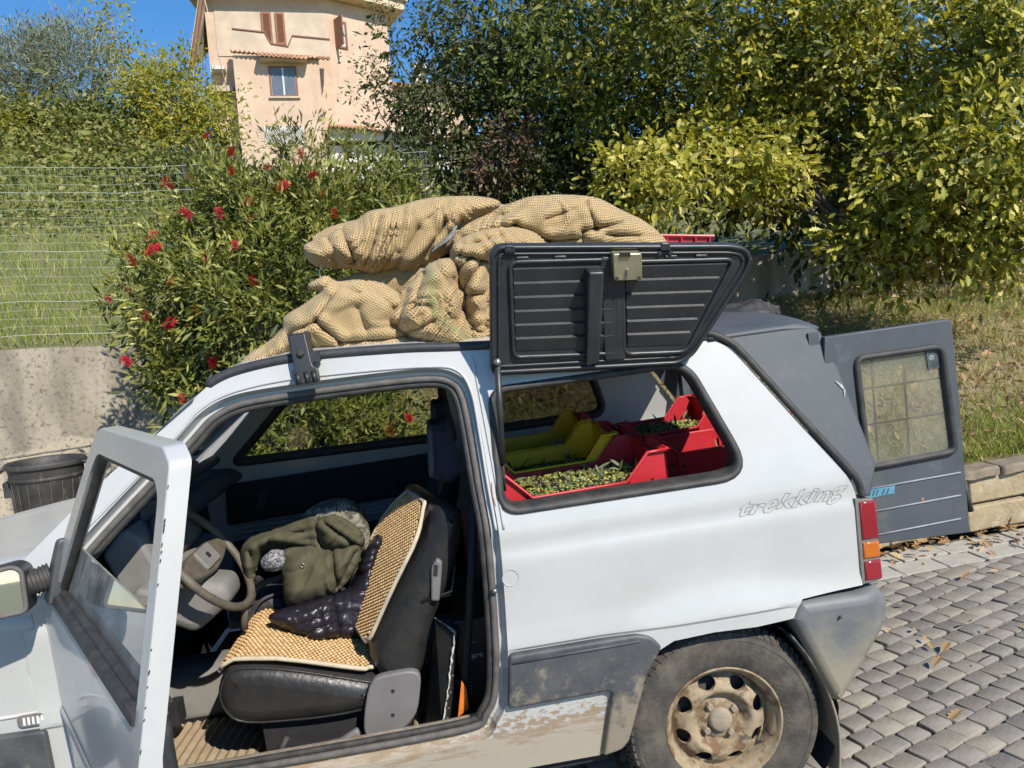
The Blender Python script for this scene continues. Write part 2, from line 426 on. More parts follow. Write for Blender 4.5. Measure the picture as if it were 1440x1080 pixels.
mat('lock_brass', (.36, .33, .21), .42, (.50, .46, .30), 15, metal=.75)
mat('interior_black', (.012, .012, .014), .75, (.022, .022, .024), 20)
mat('interior_grey', (.165, .16, .15), .68, (.205, .198, .185), 10, bump=.06, bscale=300)
mat('dash_dark', (.05, .055, .065), .65, (.075, .08, .09), 10)
mat('leather_black', (.017, .017, .018), .36, (.030, .029, .028), 10, bump=.22, bscale=45)
mat('seat_plate', (.145, .14, .145), .55, (.175, .17, .17), 12, bump=.03)
mat('cloth_navy', (.016, .018, .030), .9, (.026, .028, .042), 30)
mat('floor_mat', (.30, .225, .14), .9, (.38, .30, .20), 14, bump=.15, bscale=90)
mat('wheel_worn', (.085, .072, .053), .6, (.135, .115, .088), 26, bump=.12, bscale=110)
mat('rail_gutter', (.028, .029, .032), .5, (.05, .05, .055), 20)
mat('lamp_red', (.22, .010, .018), .16, (.28, .016, .024), 6, coat=.8)
mat('lamp_amber', (.44, .10, .010), .16, (.52, .14, .014), 6, coat=.8)
mat('lamp_frame', (.19, .175, .155), .7, (.14, .13, .12), 30)
mat('letter_grey', (.36, .37, .35), .6)
mat('rib_light', (.29, .31, .34), .6, (.22, .24, .27), 30)
glass('side_glass', (.80, .83, .80), .01, .10)
glass('door_glass', (.86, .89, .87), .008, .30, dirt=(.55, .55, .52))
glass('tinted_glass', (.34, .36, .34), .01, .10)
glass('dusty_glass', (.90, .90, .84), .03, .13, dirt=(.52, .50, .42))
CW = 1.48    # car width
def Y0(z): return max(0.0, z-.90)*.27 + max(0.0, .45-z)*.12
def sst(a, b, t):
    t = min(1, max(0, (t-a)/(b-a))); return t*t*(3-2*t)
def Ys(x, z):
    y = Y0(z)
    # shallow pressed line below the windows, a lip above the cladding, a swelling over the wheel
    y += .006*sst(.845, .870, z)*(1-sst(.89, .93, z))
    y -= .007*sst(.600, .612, z)*(1-sst(.625, .66, z))
    d = math.hypot((x-.02)/.30, (z-.50)/.17)
    y -= .020*(1-sst(.65, 1.35, d))
    # the body draws in towards the tail
    y += .05*max(0, x-.30)**2*4
    return y
def S(a, b, d): return (a, Ys(a, b)+d, b)
def SF(a, b, d): return (a, CW-Ys(a, b)-d, b)
DOOR_SEAL = [(-1.655, .60), (-1.66, .93), (-1.64, .985), (-1.53, 1.088), (-1.323, 1.262), (-1.268, 1.312), (-1.192, 1.342), (-1.061, 1.348), (-.872, 1.348), (-.682, 1.342),
             (-.616, 1.322), (-.590, 1.275), (-.583, 1.162), (-.580, 1.034), (-.575, .942), (-.579, .832), (-.592, .641), (-.612, .487), (-.652, .420), (-.74, .388), (-1.52, .388), (-1.61, .42), (-1.645, .47)]
DOOR_SEAL = resample(spline(DOOR_SEAL, 6, True), .022)
for _ in range(4):
    DOOR_SEAL = [tuple((Vector(DOOR_SEAL[i-1])+Vector(DOOR_SEAL[i])*2+Vector(DOOR_SEAL[(i+1) % len(DOOR_SEAL)]))/4) for i in range(len(DOOR_SEAL))]
DOOR_HOLE = offset(DOOR_SEAL, .026)
WIN = fillet([(-.520, 1.290), (-.540, .966), (.150, .966), (.030, 1.290)], [.05, .06, .10, .06], 7)
TOP = [(-1.76, 1.02), (-1.567, 1.176), (-1.435, 1.274), (-1.349, 1.335), (-1.261, 1.397), (-1.184, 1.424), (-1.014, 1.438), (-.749, 1.425), (-.577, 1.408), (-.2, 1.375), (.11, 1.342)]
REAR = [(.165, 1.307), (.225, 1.211), (.30, 1.094), (.39, .958), (.418, .908), (.427, .867), (.414, .626)]
LOW = [(.236, .620), (.205, .572), (.10, .566), (-.018, .571), (-.128, .566), (-.175, .545), (-.215, .48), (-.285, .29), (-.36, .262), (-1.74, .262), (-1.76, .40)]
SIDE = TOP+REAR+LOW
car = root('small_van', (0, 0, 0), 'muddy white two-door small van with its driver door, side hatch and rear door open', 'van')
def side_shell(fn, name, holes):
    v2, f2 = plate(SIDE, holes, .034, extra=(.602, .610, .850, .866, .90))
    mb = MB(); mb.add([fn(q[0], q[1], 0) for q in v2], f2)
    return mb
mb = side_shell(S, 'body_side', [DOOR_HOLE, WIN])
body = mb.build('body_side', 'muddy_paint', car, angle=30)
tag(body, 'white side panel with mud splashed along its sill')
# door jamb: folds in from the panel edge to the seal, then a flange behind it
mb = MB(); j0 = DOOR_HOLE; n = len(j0)
steps = [(0, 0), (-.003, .012), (-.012, .030), (-.028, .034), (-.034, .075), (-.020, .12)]
rows = []
for o_, d in steps:
    lp = offset(j0, o_) if o_ else ccw(j0)
    rows.append([S(q[0], q[1], d) for q in lp]+[S(lp[0][0], lp[0][1], d)])
mb.strip(rows); mb.build('door_jamb', 'muddy_paint', car, angle=40)
lp = offset(DOOR_HOLE, -.030)
mb = MB(); mb.tube([S(q[0], q[1], .030) for q in lp], .0095, 8, closed=True); mb.build('door_seal', 'seal_grey', car, smooth=True)
mb = MB(); lp = offset(DOOR_HOLE, -.045); mb.tube([S(q[0], q[1], .040) for q in lp], .010, 8, closed=True); mb.build('inner_door_seal', 'rubber', car, smooth=True)
mb = MB(); w_ = .008
for (a, b) in zip(spline(TOP[3:], 6)[:-1], spline(TOP[3:], 6)[1:]): pass
# window seal of the cargo opening
mb = MB(); wo_ = offset(WIN, .006)
prof = [(0.006, -.002), (0.002, -.008), (-.005, -.009), (-.012, -.005), (-.016, .006), (-.018, .045)]
rows = []
for o_, d in prof:
    q_ = offset(WIN, o_); rows.append([S(p[0], p[1], d) for p in q_]+[S(q_[0][0], q_[0][1], d)])
mb.strip(rows); mb.build('window_seal', 'rubber', car, smooth=True)
# raised ridge lines on the pillar and the drip groove over the door
mb = MB(); mb.tube([S(x, z, -.001) for x, z in spline([(-.556, .93), (-.560, 1.05), (-.562, 1.17), (-.568, 1.29), (-.60, 1.352), (-.68, 1.372), (-.87, 1.384), (-1.06, 1.388), (-1.20, 1.374), (-1.285, 1.34), (-1.345, 1.285), (-1.55, 1.115), (-1.66, 1.03)], 6)], .0042, 6)
mb.build('drip_ridge', 'white_paint', car, smooth=True)
mb = MB(); mb.tube([S(x, z, -.002) for x, z in spline([(-.535, .93), (-.540, 1.10), (-.548, 1.30), (-.552, 1.385)], 6)], .003, 6); mb.build('pillar_ridge', 'white_paint', car, smooth=True)
# far side shell, seen through the near openings
FWIN = fillet([(-.50, 1.260), (-.52, .985), (.050, .985), (-.03, 1.260)], [.05, .05, .08, .05], 6)
FDW = fillet([(-1.60, 1.005), (-1.31, 1.262), (-1.22, 1.30), (-.66, 1.30), (-.665, .985)], [.04, .03, .05, .05, .04], 5)
v2, f2 = plate(SIDE, [FWIN, FDW], .05)
mb = MB(); mb.add([SF(q[0], q[1], 0) for q in v2], f2); mb.build('far_body_side', 'white_paint', car, angle=30)
v2, f2 = plate(offset(SIDE, -.03), [offset(FWIN, .01), offset(FDW, .012)], .06)
mb = MB(); mb.add([SF(q[0], q[1], .045) for q in v2], f2); mb.build('far_inner_side', 'white_paint', car, angle=30)
for nm, hole, gm in (('far_quarter_window', FWIN, 'tinted_glass'), ('far_door_window', FDW, 'side_glass')):
    mb = MB(); mb.tube([SF(q[0], q[1], .03) for q in resample(hole, .05)], .022, 8, closed=True); o = mb.build(nm, 'rubber', car, smooth=True)
    mb = MB(); slab(mb, hole, SF, .022, .026); mb.build('pane', gm, o)
# roof: cambered sheet between the two gutters
mb = MB(); rows = []
gut = spline(TOP[3:], 3)
for x, z in gut:
    y0 = Ys(x, z)+.012; row = []
    for k in range(15):
        t = k/14; yy = y0+(CW-2*y0)*t; row.append((x, yy, z+.006+.045*(1-(2*t-1)**2)))
    rows.append(row)
mb.strip(rows); mb.build('roof', 'white_paint', car, smooth=True)
mb = MB()
rows = [[(q[0], q[1], q[2]-.05) for q in r_[1:-1]] for r_ in rows[4:]]
mb.strip(rows); mb.build('headliner', 'interior_black', car, smooth=True)
for sgn, fn in ((1, S), (0, SF)):
    mb = MB(); pth = [fn(x, z, .006) for x, z in spline(TOP[4:], 6)]
    mb.tube([(p[0], p[1], p[2]+.004) for p in pth], [.008]+[.014]*(len(pth)-2)+[.012], 8); mb.build('roof_gutter', 'rail_gutter', car, smooth=True)
# windscreen and its rubber
wb, wt_ = (-1.74, 1.03), (-1.285, 1.385)
mb = MB(); mb.strip([[(wb[0]+(wt_[0]-wb[0])*t - .05*math.sin(math.pi*s_)*1.0, .10+(CW-.20)*s_, wb[1]+(wt_[1]-wb[1])*t) for s_ in [k/8 for k in range(9)]] for t in (0, .5, 1)])
ws = mb.build('windscreen', 'side_glass', car, smooth=True)
mb = MB(); mb.tube([(wb[0]-.05*math.sin(math.pi*s_), .10+(CW-.2)*s_, wb[1]) for s_ in [k/12 for k in range(13)]], .016, 6); mb.build('windscreen_rubber', 'rubber', ws, smooth=True)
mb = MB(); mb.tube([(-1.44, .66, 1.295), (-1.44, .84, 1.295)], .020, 8)
mb.build('interior_mirror', 'black_plastic', car, smooth=True)
# ---- grey rear box with its own roof
def BX(a, b, d): return (a, Y0(b)-.004+d, b)
def BXF(a, b, d): return (a, CW-Y0(b)+.004-d, b)
JOINT = [(.118, 1.352), (.170, 1.316), (.236, 1.218), (.311, 1.101), (.402, .964), (.432, .912), (.441, .868)]
BOXP = JOINT+[(.462, .868), (.492, .95), (.448, 1.22), (.422, 1.318), (.405, 1.338), (.36, 1.352)]
for fn, nm in ((BX, 'rear_box_side'), (BXF, 'far_rear_box_side')):
    mb = MB(); slab(mb, BOXP, fn, 0, .022, r=.008); mb.build(nm, 'primer_grey', car, angle=40)
mb = MB(); rows = []
for t in [k/10 for k in range(11)]:
    x = .10+.33*t; rows.append([(x - .012*(2*s_-1)**2*(t > .5), .112+(CW-.224)*s_, 1.346+.052*(1-abs(2*s_-1)**2.6)*(1-.10*t) - .012*max(0, t-.7)/.3) for s_ in [k/20 for k in range(21)]])
mb.strip(rows)
for s_ in (0, 20): pass
o = mb.build('rear_box_roof', 'primer_grey', car, smooth=True); md = o.modifiers.new('s', 'SOLIDIFY'); md.thickness = .012; md.offset = -1
mb = MB(); mb.tube([S(x, z, -.004) for x, z in spline([(.10, 1.356)]+JOINT, 5)], .0105, 8); mb.build('box_joint_rubber', 'rubber', car, smooth=True)
mb = MB(); mb.box((.38, .10, .62), (.41, .16, 1.32)); mb.box((.38, CW-.16, .62), (.41, CW-.10, 1.32)); mb.box((.37, .10, .60), (.42, CW-.1, .66)); mb.box((.37, .16, 1.27), (.41, CW-.16, 1.33))
mb.build('rear_frame', 'primer_grey', car)
# ---- rear door, swung back flat along the car
rd = bpy.data.objects.new('rear_door', None); COL.objects.link(rd); rd.parent = car
def RDm(a, b, d): return (a, .085+d+.02*(a-.4), b)
RDO = [tuple((p.x, p.z)) for p in (onY(1160, 474, .085), onY(1335, 449, .085), onY(1341, 452, .085), onY(1352, 560, .085), onY(1367, 750, .085), onY(1236, 775, .085))]
RDO = RDO[:5]+[(.40, .702)]+[(.395, 1.10)]
RDW = fillet([(p.x, p.z) for p in (onY(1201, 502, .085), onY(1328, 484, .085), onY(1348, 637, .085), onY(1219, 661, .085))], .03, 5)
mb = MB(); slab(mb, RDO, RDm, 0, .026, r=.004, holes=[RDW], step=.06); skin = mb.build('door_skin', 'primer_grey', rd, angle=40)
mb = MB(); prof = [(.004, -.002), (.001, -.010), (-.007, -.012), (-.014, -.006), (-.016, .010)]
rows = []
for o_, d in prof:
    q_ = offset(RDW, o_); rows.append([RDm(p[0], p[1], d) for p in q_]+[RDm(q_[0][0], q_[0][1], d)])
mb.strip(rows); mb.build('window_rubber', 'rubber', rd, smooth=True)
mb = MB(); slab(mb, offset(RDW, -.005), RDm, .004, .008); mb.build('window_pane', 'dusty_glass', rd)
def rdp(px, py, d): p = onY(px, py, .085); return Vector(RDm(p.x, p.z, d))
for a, b in (((1232, 500), (1243, 655)), ((1278, 493), (1288, 648))): mb = MB(); mb.tube([rdp(*a, .024), rdp(*b, .024)], .0034, 6); mb.build('grille_wire', 'dark_steel', rd, smooth=True)
for a, b in (((1206, 551), (1334, 533)), ((1212, 602), (1340, 583))): mb = MB(); mb.tube([rdp(*a, .030), rdp(*b, .030)], .0034, 6); mb.build('grille_wire', 'dark_steel', rd, smooth=True)
for y0_, y1_ in ((686, 665), (719, 697), (753, 730)):
    mb = MB(); mb.tube([rdp(1215, y0_+3, -.001), rdp(1353, y1_, -.001)], .0026, 6); mb.build('pressed_rib', 'rib_light', rd, smooth=True)
mat('sticker_blue', (.075, .22, .32), .5, (.12, .32, .40), 30); mat('sticker_dark', (.03, .04, .05), .4, (.10, .12, .13), 60)
mb = MB(); slab(mb, [(p.x, p.z) for p in (onY(1205, 690, .085), onY(1259, 682, .085), onY(1258, 694, .085), onY(1222, 701, .085))], RDm, -.0022, -.0005); st_ = mb.build('blue_sticker', 'sticker_blue', rd)
for k, px in enumerate((1221, 1227, 1232, 1241, 1247)):   # worn slanting strokes of the sticker's lettering
    mb = MB(); a = rdp(px, 698-(px-1221)*.12, -.0030); b = rdp(px+3, 690-(px-1221)*.12, -.0030); mb.tube([a, b], .0013, 4); mb.build('letter_stroke', 'sticker_dark', st_)
mb = MB(); slab(mb, [(p.x, p.z) for p in (onY(1304, 492, .085), onY(1326, 489, .085), onY(1329, 516, .085), onY(1308, 520, .085))], RDm, .001, .003); st_ = mb.build('dark_sticker', 'sticker_dark', rd)
mat('print_white', (.75, .75, .72), .6)
mb = MB(); pc = onY(1312, 503, .085)
for k in range(9):
    a = 2*math.pi*k/9; mb.tube([RDm(pc.x+.003*math.cos(a), pc.z+.003*math.sin(a), .0002), RDm(pc.x+.008*math.cos(a), pc.z+.008*math.sin(a), .0002)], .0007, 4)
mb.build('sticker_print', 'print_white', st_)
mb = MB(); mb.tube([rdp(1366, 680, .02), rdp(1374, 722, .02)], .006, 6); mb.tube([rdp(1366, 680, .02), rdp(1374, 722, .02)], [.003, .010], 6); mb.build('door_prop', 'rubber', rd, smooth=True)
mat('rust_spot', (.30, .13, .05), .9, (.40, .24, .12), 90)
mb = MB(); pc = onY(1299, 703, .085); mb.lathe([(.0, .001), (.004, .0014), (.0055, 0)], RDm(pc.x, pc.z, 0), (0, -1, 0), 9); mb.build('rust_spot', 'rust_spot', rd)
mat('filler_white', (.5, .5, .5), .8, (.2, .2, .22), 60)
mb = MB(); mb.add([BX(.428, 1.185, -.003), BX(.446, 1.17, -.003), BX(.452, 1.15, -.003), BX(.444, 1.135, -.003), BX(.447, 1.155, -.003), BX(.436, 1.17, -.003)], [(0, 1, 2, 3, 4, 5)]); mb.build('torn_filler', 'filler_white', car)
# ---- tail lamp
tl = bpy.data.objects.new('tail_lamp', None); COL.objects.link(tl); tl.parent = car
TLP = [(.416, .866), (.468, .858), (.470, .632), (.412, .624)]
mb = MB(); slab(mb, TLP, lambda a, b, d: (a, .004+d, b), -.006, .10, r=.004); mb.build('lamp_housing', 'lamp_frame', tl, angle=40)
for z0, z1, m_ in ((.750, .855, 'lamp_red'), (.697, .742, 'lamp_amber'), (.636, .689, 'lamp_red')):
    mb = MB(); q_ = [(.4235+(z0-.63)*.01, z0), (.472, z0), (.4715, z1), (.4245+(z0-.63)*.01, z1)]
    slab(mb, q_, lambda a, b, d: (a+.004*(d > .01), .004+d, b), -.011, .095, r=.005); mb.build('lens', m_, tl, angle=40)
# ---- rear bumper (wraps round the corner)
BP = fillet([(.232, .612), (.412, .606), (.462, .612), (.505, .558), (.486, .500), (.318, .308), (.296, .318), (.198, .568)], [.01, 0, .02, .02, .03, .01, .0, .01], 4)
def BPm(a, b, d): return (a, d, b)
mb = MB(); slab(mb, BP, lambda a, b, d: (a, d+.045*sst(.40, .52, a)*(d < .2), b), -.022, CW+.02, r=.030, seg=5); mb.build('rear_bumper', 'bumper_plastic', car, angle=35)
mb = MB(); mb.lathe([(0, .004), (.004, .003), (.005, 0)], (.333, -.0225, .555), (0, -1, 0), 8); mb.build('bumper_screw', 'dark_steel', car)
# ---- side cladding ahead of the wheel
CL = fillet([(-.568, .600), (-.225, .600), (-.186, .588), (-.160, .556), (-.215, .478), (-.278, .300), (-.300, .278), (-.352, .268), (-.310, .450), (-.322, .458), (-.590, .456)], [.012, .01, .015, .01, .02, .01, .01, .01, .015, .01, .012], 4)
mb = MB(); slab(mb, CL, lambda a, b, d: (a, Y0(b)+d, b), -.022, .02, r=.008); mb.build('side_cladding', 'grey_cladding', car, angle=35)
mb = MB(); mb.tube([(-.563, -.0225, .580), (-.22, -.0225, .582)], .0035, 6); mb.build('cladding_ridge', 'grey_cladding', car, smooth=True)
# ---- wheel arch liner, mud flap, underside
mb = MB(); rows = []
for k in range(15):
    a = R(-35+250*k/14); rows.append([(.0+.325*math.cos(a), y, .275+.310*math.sin(a)) for y in (.02, .12, .28)])
mb.strip(rows); rows2 = [[(.0+rr*math.cos(R(-35+250*k/14)), .28, .275+rr*.95*math.sin(R(-35+250*k/14))) for rr in (.0, .325)] for k in range(15)]; mb.strip(rows2)
mb.build('wheel_arch_liner', 'interior_black', car, smooth=True)
mb = MB(); rows = []
for x, z in spline([(.205, .515), (.245, .450), (.282, .37), (.303, .29), (.311, .22), (.307, .15), (.297, .085)], 4): rows.append([(x, y, z) for y in (-.004, .004, .10, .20)])
mb.strip(rows); o = mb.build('mud_flap', 'grey_cladding', car, smooth=True); md = o.modifiers.new('s', 'SOLIDIFY'); md.thickness = .006
mb = MB(); mb.box((-1.7, .05, .23), (-.33, CW-.05, .262)); mb.box((.33, .2, .30), (.42, CW-.2, .52)); mb.box((-.36, .30, .22), (-.28, CW-.3, .30)); mb.build('underbody', 'interior_black', car)
# ---- rear wheel
wh = bpy.data.objects.new('rear_wheel', None); COL.objects.link(wh); wh.parent = car
WC = Vector((0, .098, .275)); AX = (0, -1, 0)
mb = MB(); mb.lathe([(.158, .045), (.162, .060), (.172, .067), (.196, .0745), (.228, .0775), (.246, .073), (.2475, .0745), (.255, .071), (.268, .061), (.2755, .045), (.278, .02), (.278, -.02), (.2755, -.045), (.262, -.062), (.20, -.07), (.158, -.05)], WC, AX, 96)
ty = mb.build('tyre', 'tyre_rubber', wh, angle=50)
mb = MB(); nl = 74
for k in range(nl):
    for row, (h0, h1, ph) in enumerate(((.046, .068, 0), (.014, .040, .5), (-.018, .010, 0), (-.046, -.022, .5))):
        a0 = 2*math.pi*(k+ph)/nl; w2 = 2*math.pi/nl*.33
        r0, r1 = (.266, .2805) if row == 0 else (.272, .2845)
        r1b = .2655 if row == 0 else r1
        P_ = []
        for rr, hh, rt in ((r0, h0, r1), (r0 if row else .252, h1, r1b)):
            for sgn in (-1, 1):
                a = a0+sgn*w2+(.02 if row % 2 else -.02)*(hh == h1)
                for q in (rr, rt): P_.append(WC+Vector((math.cos(a)*q, 0, math.sin(a)*q))+Vector(AX)*hh)
        mb.add(P_, [(1, 3, 7, 5), (0, 1, 5, 4), (2, 6, 7, 3), (0, 2, 3, 1), (4, 5, 7, 6)])
mb.build('tread', 'tyre_rubber', ty)
mb = MB(); mb.lathe([(.167, .056), (.1685, .064), (.1655, .0668), (.161, .064), (.158, .054), (.151, .048), (.148, .045), (.141, .030), (.139, -.02)], WC, AX, 96); mb.build('rim_lip', 'rusty_rim', wh, smooth=True)
holes = []
for k in range(8):
    a = R(14+45*k); hc = (math.cos(a)*.113, math.sin(a)*.113); hl = []
    for j in range(14):
        t = 2*math.pi*j/14; e1 = .0175*math.cos(t); e2 = .0245*math.sin(t)*(1+.25*math.cos(t))
        hl.append((hc[0]+e1*math.cos(a)-e2*math.sin(a), hc[1]+e1*math.sin(a)+e2*math.cos(a)))
    holes.append(hl)
circ = [(.1425*math.cos(2*math.pi*k/80), .1425*math.sin(2*math.pi*k/80)) for k in range(80)]
hubc = [(.030*math.cos(2*math.pi*k/24), .030*math.sin(2*math.pi*k/24)) for k in range(24)]
v2, f2 = plate(circ, holes+[hubc], .011)
def dish(r): # depth of the steel disc outward
    return .012+.026*sst(.139, .111, r)*1.0+.010*sst(.109, .088, r)-.034*sst(.092, .062, r)+.012*sst(.060, .052, r)
mb = MB(); mb.add([WC+Vector((q[0], -dish(math.hypot(*q)), q[1])) for q in v2], f2)
for hl in holes: mb.strip([[WC+Vector((q[0], -dish(math.hypot(*q))+dd, q[1])) for q in hl+hl[:1]] for dd in (0, .012)])
mb.build('rim_disc', 'rusty_rim', wh, smooth=True)
mb = MB(); mb.lathe([(.036, .012), (.035, .030), (.031, .040), (.024, .043), (0, .044)], WC, AX, 28); mb.build('hub_cap', 'hub_mud', wh, angle=50)
for k in range(4):
    a = R(32+90*k); c_ = WC+Vector((.049*math.cos(a), 0, .049*math.sin(a)))
    mb = MB(); mb.lathe([(.011, .018), (.0105, .034), (.008, .037), (0, .037)], c_, AX, 6); mb.build('wheel_bolt', 'hub_mud', wh)
mb = MB(); mb.lathe([(.15, -.03), (.15, .0), (.03, .004)], WC, AX, 40); mb.build('brake_drum', 'dark_steel', wh, smooth=True)
mb = MB(); a = WC+Vector((.126, -.036, -.045)); mb.tube([a, a+Vector((.004, -.03, -.006))], .004, 8); mb.build('tyre_valve', 'rubber', wh, smooth=True)
# ---- lettering on the flank
me = text_mesh('trekking', .062, outline=.0006, shear=.5, spacing=1.08, offs=.0022)
xs = [v.co.x for v in me.vertices]; x0, x1 = min(xs), max(xs)
for v in me.vertices:
    t = (v.co.x-x0)/(x1-x0); X = .095+.312*t; Z = .888+.012*(t-.5)+v.co.y*(.9-.05*t)+.003*math.sin(t*22); v.co = (X, Ys(X, Z)-.0015+v.co.z*.3, Z)
link('flank_lettering', me, 'letter_grey', car)
# small marks of use on the flank: striker pin, finger dent, rust at the jamb foot
mb = MB(); mb.tube([S(-.588, .768, .012), S(-.575, .768, .012)], .006, 8); mb.build('door_striker', 'bright_steel', car, smooth=True)
mb = MB(); mb.lathe([(0, -.001), (.012, -.0025), (.020, -.001), (.022, .002)], S(-.536, .80, 0), (0, -1, 0), 16); mb.build('handle_bump', 'white_paint', car, smooth=True)
mb = MB(); mb.tube([S(x, z, -.0012) for x, z in ((-.548, .99), (-.552, 1.02), (-.55, 1.05))], .0016, 5); mb.build('rust_line', 'rust_spot', car)
# ------------------------------------------------------------------ side hatch, swung up over the roof
ht = bpy.data.objects.new('side_hatch', None); COL.objects.link(ht); ht.parent = car
HA = R(20); HC, HSn = math.cos(HA), math.sin(HA)
def HT(x, h, d): return (x, .085-h*HSn-d*HC, 1.285+h*HC-d*HSn)
def HK(x, k, d): return HT(x, k-.105*(x+.48), d)
HO = [(-.512, .05), (-.480, .372), (-.458, .393), (.143, .319), (.182, .305), (.198, .276), (.184, .234), (.042, .022), (.002, .002)]
HO = fillet(HO, [.02, .015, .02, .02, .02, .02, .02, .03, .02], 4)
mb = MB(); slab(mb, HO, HT, .0, -.022, r=.006); mb.build('hatch_shell', 'hatch_plastic', ht, angle=40)
for off_, r_, d_ in ((-.006, .006, .002), (-.022, .004, .001)):
    mb = MB(); q_ = resample(offset(HO, off_), .02); mb.tube([HT(a, b, d_) for a, b in q_], r_, 7, closed=True); mb.build('hatch_lip', 'hatch_plastic', ht, smooth=True)
LP = fillet([(-.447, .094), (-.432, .352), (-.165, .352), (-.165, .094)], .02, 4)
RP = fillet([(-.152, .090), (-.146, .345), (.150, .345), (.022, .090)], .025, 4)
for q_ in (LP, RP):
    mb = MB(); mb.tube([HK(a, b, .003) for a, b in resample(q_, .02)], .0062, 7, closed=True); mb.build('panel_bead', 'hatch_plastic', ht, smooth=True)
for side_, (fa, fb) in enumerate(((lambda k: -.440+(k-.09)*.06, lambda k: -.178), (lambda k: -.140, lambda k: .006+(k-.10)*.52))):
    for i in range(6):
        k0 = .112+i*.0375; k1 = k0+.0345; e = .004
        P_ = [(fa(k0), k0, .002), (fb(k0), k0, .002), (fb(k1), k1, .009), (fa(k1), k1, .009), (fa(k1), k1+e, .002), (fb(k1), k1+e, .002)]
        mb = MB(); mb.add([HK(*p) for p in P_], [(0, 1, 2, 3), (3, 2, 5, 4), (0, 3, 4), (1, 5, 2)]); mb.build('panel_slat', 'hatch_plastic', ht)
for x, k in ((-.40, .362), (-.305, .362), (-.415, .086), (-.31, .086), (-.02, .356), (.06, .356), (-.075, .084)):
    mb = MB(); pillow(mb, fillet([(x-.016, k-.004), (x+.016, k-.004), (x+.016, k+.004), (x-.016, k+.004)], .003, 3), HK, -.004, .006, .002, 2); mb.build('clip', 'hatch_plastic', ht, smooth=True)
mb = MB(); slab(mb, fillet([(-.205, .075), (-.205, .36), (-.148, .36), (-.148, .075)], .008, 3), HK, .008, -.004, r=.004); mb.build('centre_channel', 'hatch_plastic', ht, angle=40)
mb = MB(); hp_ = [(-.245, .335), (-.205, .335), (-.222, .075), (-.258, .065)]
def HH(x, k, d): return HK(x, k, d*(.35+.65*sst(.06, .30, k)))
slab(mb, fillet(hp_, .006, 3), HH, .052, .0, r=.006); mb.build('pull_handle', 'hatch_plastic', ht, angle=40)
lk = bpy.data.objects.new('lock', None); COL.objects.link(lk); lk.parent = ht
mb = MB(); slab(mb, fillet([(-.178, .305), (-.178, .375), (-.104, .375), (-.104, .305)], .006, 3), HK, .034, .004, r=.003); mb.build('lock_case', 'lock_brass', lk, angle=40)
for x in (-.160, -.153, -.146, -.139): mb = MB(); mb.box((x, .368, .030), (x+.004, .378, .040), HK); mb.build('lock_tooth', 'dark_steel', lk)
mb = MB(); mb.box((-.146, .318, .034), (-.140, .336, .041), HK); mb.build('lock_pin', 'bright_steel', lk)
for x in (-.170, -.113): mb = MB(); mb.lathe([(.0045, 0), (.004, .003), (0, .003)], HK(x, .312, .034), (0, -HC, -HSn), 8); mb.build('lock_rivet', 'dark_steel', lk)
for x, k in ((-.43, .388), (-.035, .385)): mb = MB(); slab(mb, fillet([(x-.014, k-.012), (x+.014, k-.012), (x+.011, k+.008), (x-.011, k+.008)], .004, 2), HK, .010, 0, r=.003); mb.build('catch', 'hatch_plastic', ht)
for x in (-.050, -.022): mb = MB(); mb.lathe([(.007, 0), (.006, .004), (0, .005)], HK(x, .366, .004), (0, -HC, -HSn), 10); mb.build('bolt_head', 'hatch_plastic', ht)
for x, k in ((-.455, .352), (.150, .352)): mb = MB(); slab(mb, fillet([(x-.012, k-.008), (x+.006, k-.002), (x+.012, k+.008), (x-.006, k+.002)], .004, 2), HK, .0022, .001); mb.build('drain_slot', 'interior_black', ht)
mb = MB(); mb.tube([HT(-.49, .048, -.012), HT(0, .003, -.012)], .010, 8); mb.build('hinge_tube', 'hatch_plastic', ht, smooth=True)
st_ = bpy.data.objects.new('gas_strut', None); COL.objects.link(st_); st_.parent = ht
a = Vector(HT(-.492, .085, .020)); b = onY(707, 652, .05); c_ = onY(710, 690, .07)
mb = MB(); mb.tube([a, b], .0085, 10); mb.build('strut_barrel', 'black_plastic', st_, smooth=True)
mb = MB(); mb.tube([b, c_], .004, 8); mb.build('strut_rod', 'dark_steel', st_, smooth=True)
mb = MB(); mb.lathe([(0, -.010), (.008, -.008), (.010, 0), (.008, .010), (0, .012)], a+Vector((0, -.004, .006)), (0, -1, 0), 10); mb.build('strut_ball', 'bright_steel', st_, smooth=True)
# ------------------------------------------------------------------ roof bar with its clamp foot
rb = bpy.data.objects.new('roof_bar', None); COL.objects.link(rb); rb.parent = car
xf = -.998
def RB(a, b, d): return (xf+a+.012*(b-1.43)/.1*(-1), .112+d+.25*(b-1.43), b)
mb = MB(); slab(mb, fillet([(-.030, 1.372), (.034, 1.376), (.036, 1.408), (.024, 1.418), (.024, 1.505), (-.020, 1.503), (-.024, 1.416), (-.034, 1.404)], .005, 3), RB, -.012, .002, r=.003); mb.build('clamp_foot', 'black_plastic', rb, angle=40)
for x in (-.019, .004, .023): mb = MB(); mb.tube([RB(x, 1.374, -.013), RB(x, 1.404, -.013)], .0065, 7); mb.build('foot_rib', 'black_plastic', rb, smooth=True)
for x in (-.021, .023): mb = MB(); mb.box((x-.003, 1.42, -.002), (x+.003, 1.51, .045), lambda a, b, d: RB(a, b, d)); mb.build('foot_flange', 'black_plastic', rb)
mb = MB(); mb.lathe([(.010, 0), (.010, .007), (.007, .009), (0, .009)], RB(.002, 1.452, -.012), (0, -1, .25), 6); mb.build('clamp_bolt', 'dark_steel', rb)
